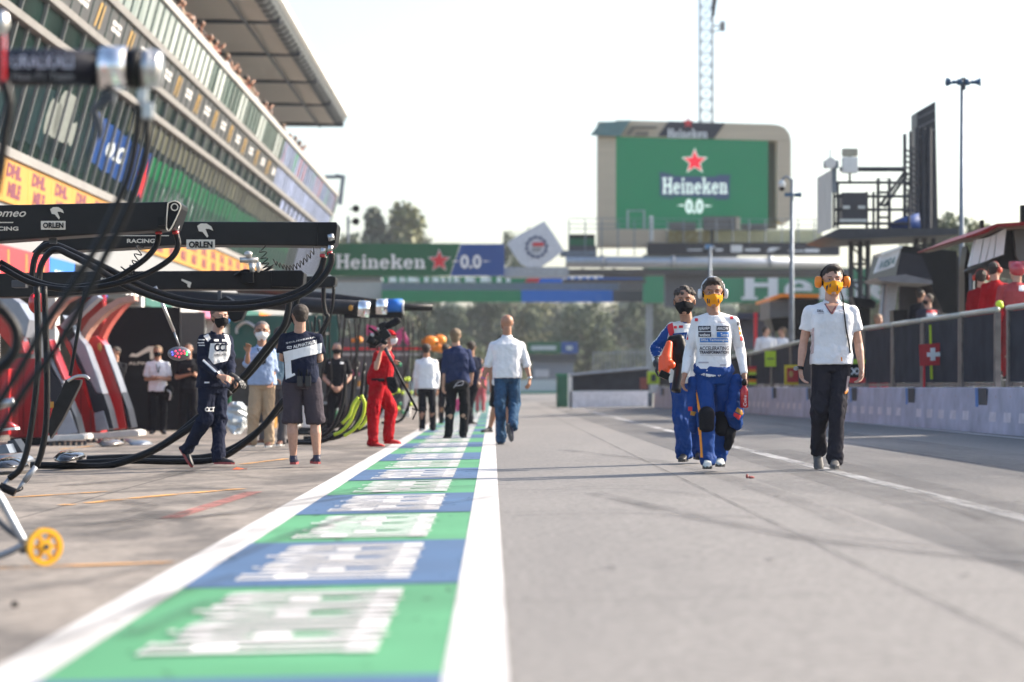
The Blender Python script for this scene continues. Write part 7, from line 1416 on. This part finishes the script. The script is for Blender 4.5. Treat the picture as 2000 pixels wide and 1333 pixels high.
r = person('man in grey blue shirt, hand on hip, half hidden behind shorts man', 35.5, dict(ht=(549, 640), ch=(549, 672), nk=(547, 681), ls=(533, 690), rs=(564, 690, .1), le=(522, 718, 0), re=(570, 722, .1), lw=(533, 742, -.12), rw=(566, 745), lp=(543, 744, -.14), rp=(566, 758), lh=(534, 752), rh=(555, 752), lk=(524, 806, -.05), rk=(555, 806), la=(515, 858), ra=(550, 860), lt=(503, 872, -.1), rt=(542, 872, -.2)),
    yaw=-20, hyaw=150, skin='m', voxel=.009, top=dict(m=CGRN, sleeve='short', cut=.75, inf=.035, fold=1.), bottom=dict(m=CGRY, loose=1.1, waist=.2), shoes=dict(m=SHBR, sole=SOLE), hair=dict(m=HAIRB))
r = person('woman in white short sleeved shirt and black trousers with crossed arms before black display wall', 47, default_J(308, 676, 849, 1., 'crossed'), yaw=5, skin='m', voxel=.009, top=dict(m=CW, sleeve='short', cut=.8, inf=.02, collar=True), bottom=dict(m=CBLK, waist=.2), shoes=dict(m=SHB, sole=SHB), hair=dict(m=HAIRL, style='long', v=1.02), mask=MBLK)
t_ = MB(); q_ = [proj(r['tb'], x, y, .01) for x, y in ((302, 704), (306, 716), (309, 728), (312, 716), (315, 704))]; t_.tube([p for p in q_ if p], .008, 6); t_.build('lanyard', CBLK, r['o'])
q = thing('hip_headset', 'dark round headset hanging at the hip of the white shirted woman', 'headset', W(329, 765, 46.7)); t_ = MB(); t_.cyl(W(329, 762, 46.7), W(332, 762, 46.75), .1, .08, 14); t_.cyl(W(329, 776, 46.7), W(332, 776, 46.75), .08, .06, 14); t_.build('ear_cup', BLK, q, True); MB().pxtube([(326, 762), (333, 768), (331, 782)], 46.65, .015).build('band', ALU, q)
r = person('man in black shirt looking at a phone behind the release light paddle', 47, default_J(368, 671, 849, 1., 'phone'), yaw=10, hyaw=10, htilt=-14, skin='m', voxel=.009, top=dict(m=CBLK, sleeve='short', cut=.75, inf=.025), bottom=dict(m=CBLK, waist=.2), shoes=dict(m=SHB, sole=SHB), hair=dict(m=HAIRB))
q = thing('phone', 'small dark phone held by the man behind the light paddle', 'phone', W(374, 732, 46.6)); t_ = MB(); t_.box(W(375, 722, 46.62), (.075, .012, .15)); t_.build('phone', BLK, q, bevel=.004)
J2 = default_J(225, 678, 852, 1.); J2.update(re=(236, 738, -.05), rw=(228, 748, -.3), rp=(222, 748, -.3))
r = person('man in black shirt largely hidden behind red pillar with only forearm showing', 46.5, J2, yaw=-40, skin='m', voxel=.012, top=dict(m=CBLK, sleeve='short', inf=.025), bottom=dict(m=CBLK, waist=.2), shoes=dict(m=SHB), hair=dict(m=HAIRB))
r = person('man in black polo with black mask standing with clasped hands, left of camera operator', 45.6, default_J(658, 670, 850, 1.05, 'clasped'), yaw=0, skin='l', voxel=.008, top=dict(m=CBLK, sleeve='short', cut=.75, inf=.03, collar=True), bottom=dict(m=CBLK, waist=.2, loose=1.1), shoes=dict(m=SHB, sole=SHB), hair=dict(m=HAIRG, v=.96), mask=MBLK)
decal(r['shirt'], r['tb'], 'chest_print', [R4(664, 708, 671, 711), R4(643, 707, 646, 710)], WHINK, 3, .008)
# --- people beyond the pit wall
def wallguy(label, px, yt, Y, m_, yaw, hairm=HAIRB, mask=None, skin='l', hscale=8, hy=None, w=1., arms='down', bm_=None):
    yf = yt + 1.78 * F / Y; return person(label, Y, default_J(px, yt, yf, w, arms), yaw=yaw, hyaw=hy, skin=skin, voxel=.01, top=dict(m=m_, sleeve='long', inf=.03, collar=True), bottom=dict(m=bm_ or m_, loose=1.1, waist=.2), shoes=dict(m=SHB), hair=dict(m=hairm), mask=mask)
r = wallguy('person in red jacket with red headphones, leftmost of three at the red roofed stand', 1916, 528, 38.9, cloth('dark_red', (.26, .006, .01)), 170, w=.85); headset(r, mat('headphone_red', (.6, .05, .02), .4), .04, .03)
r = wallguy('tall person in red jacket seen through the gap between mesh screens', 1944, 513, 37.6, CRED, 150, hy=120, w=.9); headset(r, MATS['headphone_red'], .04, .03)
r = wallguy('fire marshal in faded red overalls and red helmet at right edge behind the mesh screen', 1985, 516, 36.8, cloth('faded_red', (.36, .06, .065)), 165, hy=235, w=1.25); hp, hs = r['hp'], r['hs']; t_ = MB(); t_.ell(hp(0, -.02, .035), [q * hs for q in (.105, .125, .115)], 20, 14, r['Rz']); t_.loft([[hp(x, y, .06 + z) for x, y in ((-.012, -.16), (-.012, .12), (.012, .12), (.012, -.16))] for z in (0, .1)]); hme = finish(remesh(t_, .008, 2), 'helmet', mat('helmet_red', (.45, .025, .04), .25, coat=.6), r['o'])
q = r['tb']; decal(r['shirt'], q, 'round_badge', [R4(1990, 558, 2000, 569)], WHINK, 4); t_ = MB(); c = W(1952, 594, 36.3); t_.ell(c, (.06, .05, .055)); t_.ell(c + Vector((.02, 0, -.03)), (.045, .05, .04)); q = tag(t_.build('glove_ball', YELP, None, True), 'bright yellow glove like object on the rail beside the red helmeted marshal', 'glove')
r = wallguy('person in black shirt leaning at the dark stand, dark hair', 1799, 566, 52, CBLK, 120, skin='m'); r = wallguy('person in dark shirt with cap and white, red and blue sleeve at the dark stand', 1812, 575, 50.5, cloth('dark_slate', (.03, .03, .045)), -80, skin='l', hy=-70, mask=MBLK)
decal(r['shirt'], r['tb'], 'tricolour_sleeve', [R4(1810, 606, 1830, 612)], REDINK, 5); decal(r['shirt'], r['tb'], 'tricolour_sleeve', [R4(1810, 612, 1830, 619)], WHINK, 5)
r = wallguy('fair haired person in red top low behind the rail right of polo man', 1716, 614, 50, CRED, 20, HAIRL, skin='m')
r = wallguy('person in white shirt with dark hair seated at the orange edged stand', 1496, 638, 68, CW, 90, HAIRB, hy=90, w=1.2); r = wallguy('blond person in white shirt leaning at the orange edged stand', 1527, 640, 68.5, CW, -90, HAIRL, hy=-90, w=1.2)
# --- crowd on the roof terrace
rc = random.Random(21); protos = []
CC = [cloth('crowd_dark', (.03, .03, .035)), cloth('crowd_tan', (.40, .30, .22)), cloth('crowd_white', (.5, .5, .52)), cloth('crowd_red', (.35, .05, .04)), cloth('crowd_brown', (.10, .06, .045))]
crowd_lab = ['spectator in dark top leaning over the roof terrace rail under the canopy', 'spectator in tan top leaning over the roof terrace rail under the canopy', 'spectator in white top leaning over the roof terrace rail under the canopy', 'spectator in red top leaning over the roof terrace rail under the canopy', 'spectator in brown top leaning over the roof terrace rail under the canopy']
for i in range(5):
    o = thing('person', crowd_lab[i], 'person', (0, 0, 0), 'spectators along the roof terrace rail'); B = MB()
    B.chain([(0, 0, 0), (0, .03, .5), (0, 0, 1.0)], [.1, .12, .15]); B.chain([(0, 0, 1.0), (.08, 0, 1.36)], [.16, .15]); B.chain([(.09, -.17, 1.38), (.09, .17, 1.38)], [.065, .065]); B.chain([(.09, 0, 1.4), (.15, 0, 1.56)], [.055, .05]); B.ell((.17, 0, 1.63), (.095, .078, .11))
    for sy in (-1, 1): B.chain([(.09, sy * .19, 1.36), (.25 + .1 * (i % 2), sy * .24, 1.18 + .25 * (i == 3)), (.45, sy * .1, 1.22 + .35 * (i == 3))], [.05, .04, .03])
    me = remesh(B, .02, 2); b_ = finish(me, 'body', SKIN['mmdmd'[i]], o); T = MB(); T.chain([(0, 0, .85), (.08, 0, 1.34)], [.175, .165]); T.chain([(.085, -.18, 1.36), (.085, .18, 1.36)], [.08, .08])
    for sy in (-1, 1): T.cap((.09, sy * .19, 1.36), (.2, sy * .22, 1.26), .068, .062)
    finish(remesh(T, .022, 2), 'shirt', CC[i], o); Hh = MB(); Hh.ell((.145, 0, 1.665), (.095, .086, .095)); me = remesh(Hh, .018, 1); fold(me, .01, 14); finish(me, 'hair', [HAIRB, HAIRB, HAIRL, HAIRB, HAIRG][i], o); protos.append(o)
xs = [368, 374, 381, 386, 393, 399, 405, 410, 416, 424, 432, 437, 443, 455, 461, 470, 486, 491, 497, 505, 512, 518, 526, 531, 541, 548, 571, 577, 583, 590, 597]
first = set()
for i, x in enumerate(xs):
    kx = i % 5 if i < 5 else rc.randrange(5); src = protos[kx]
    Y = F * 9.25 / (968 - x); p = BX(9.62 + rc.uniform(0, .25), 9.18, Y)
    if kx not in first: first.add(kx); c = src
    else:
        c = src.copy(); COL.objects.link(c)
        for ch in list(src.children): d = ch.copy(); COL.objects.link(d); d.parent = c
    c.location = p + Vector((0, 0, rc.uniform(.22, .5))); c.rotation_euler = (0, 0, rc.uniform(-1.1, .6)); z = rc.uniform(.95, 1.08); c.scale = (z, z, z)
# ---------------------------------------------------------------- haze
hm_ = bpy.data.materials.new('haze'); hm_.use_nodes = True; n = hm_.node_tree; n.nodes.remove(n.nodes['Principled BSDF'])
pv = n.nodes.new('ShaderNodeVolumePrincipled'); pv.inputs['Color'].default_value = (.82, .88, 1, 1); pv.inputs['Density'].default_value = .00024; pv.inputs['Anisotropy'].default_value = .3
n.links.new(pv.outputs[0], n.nodes['Material Output'].inputs['Volume'])
hz = MB().span((-1600, -90, -1.2), (1600, 3050, 42)).build('haze', hm_); hz['kind'] = 'stuff'
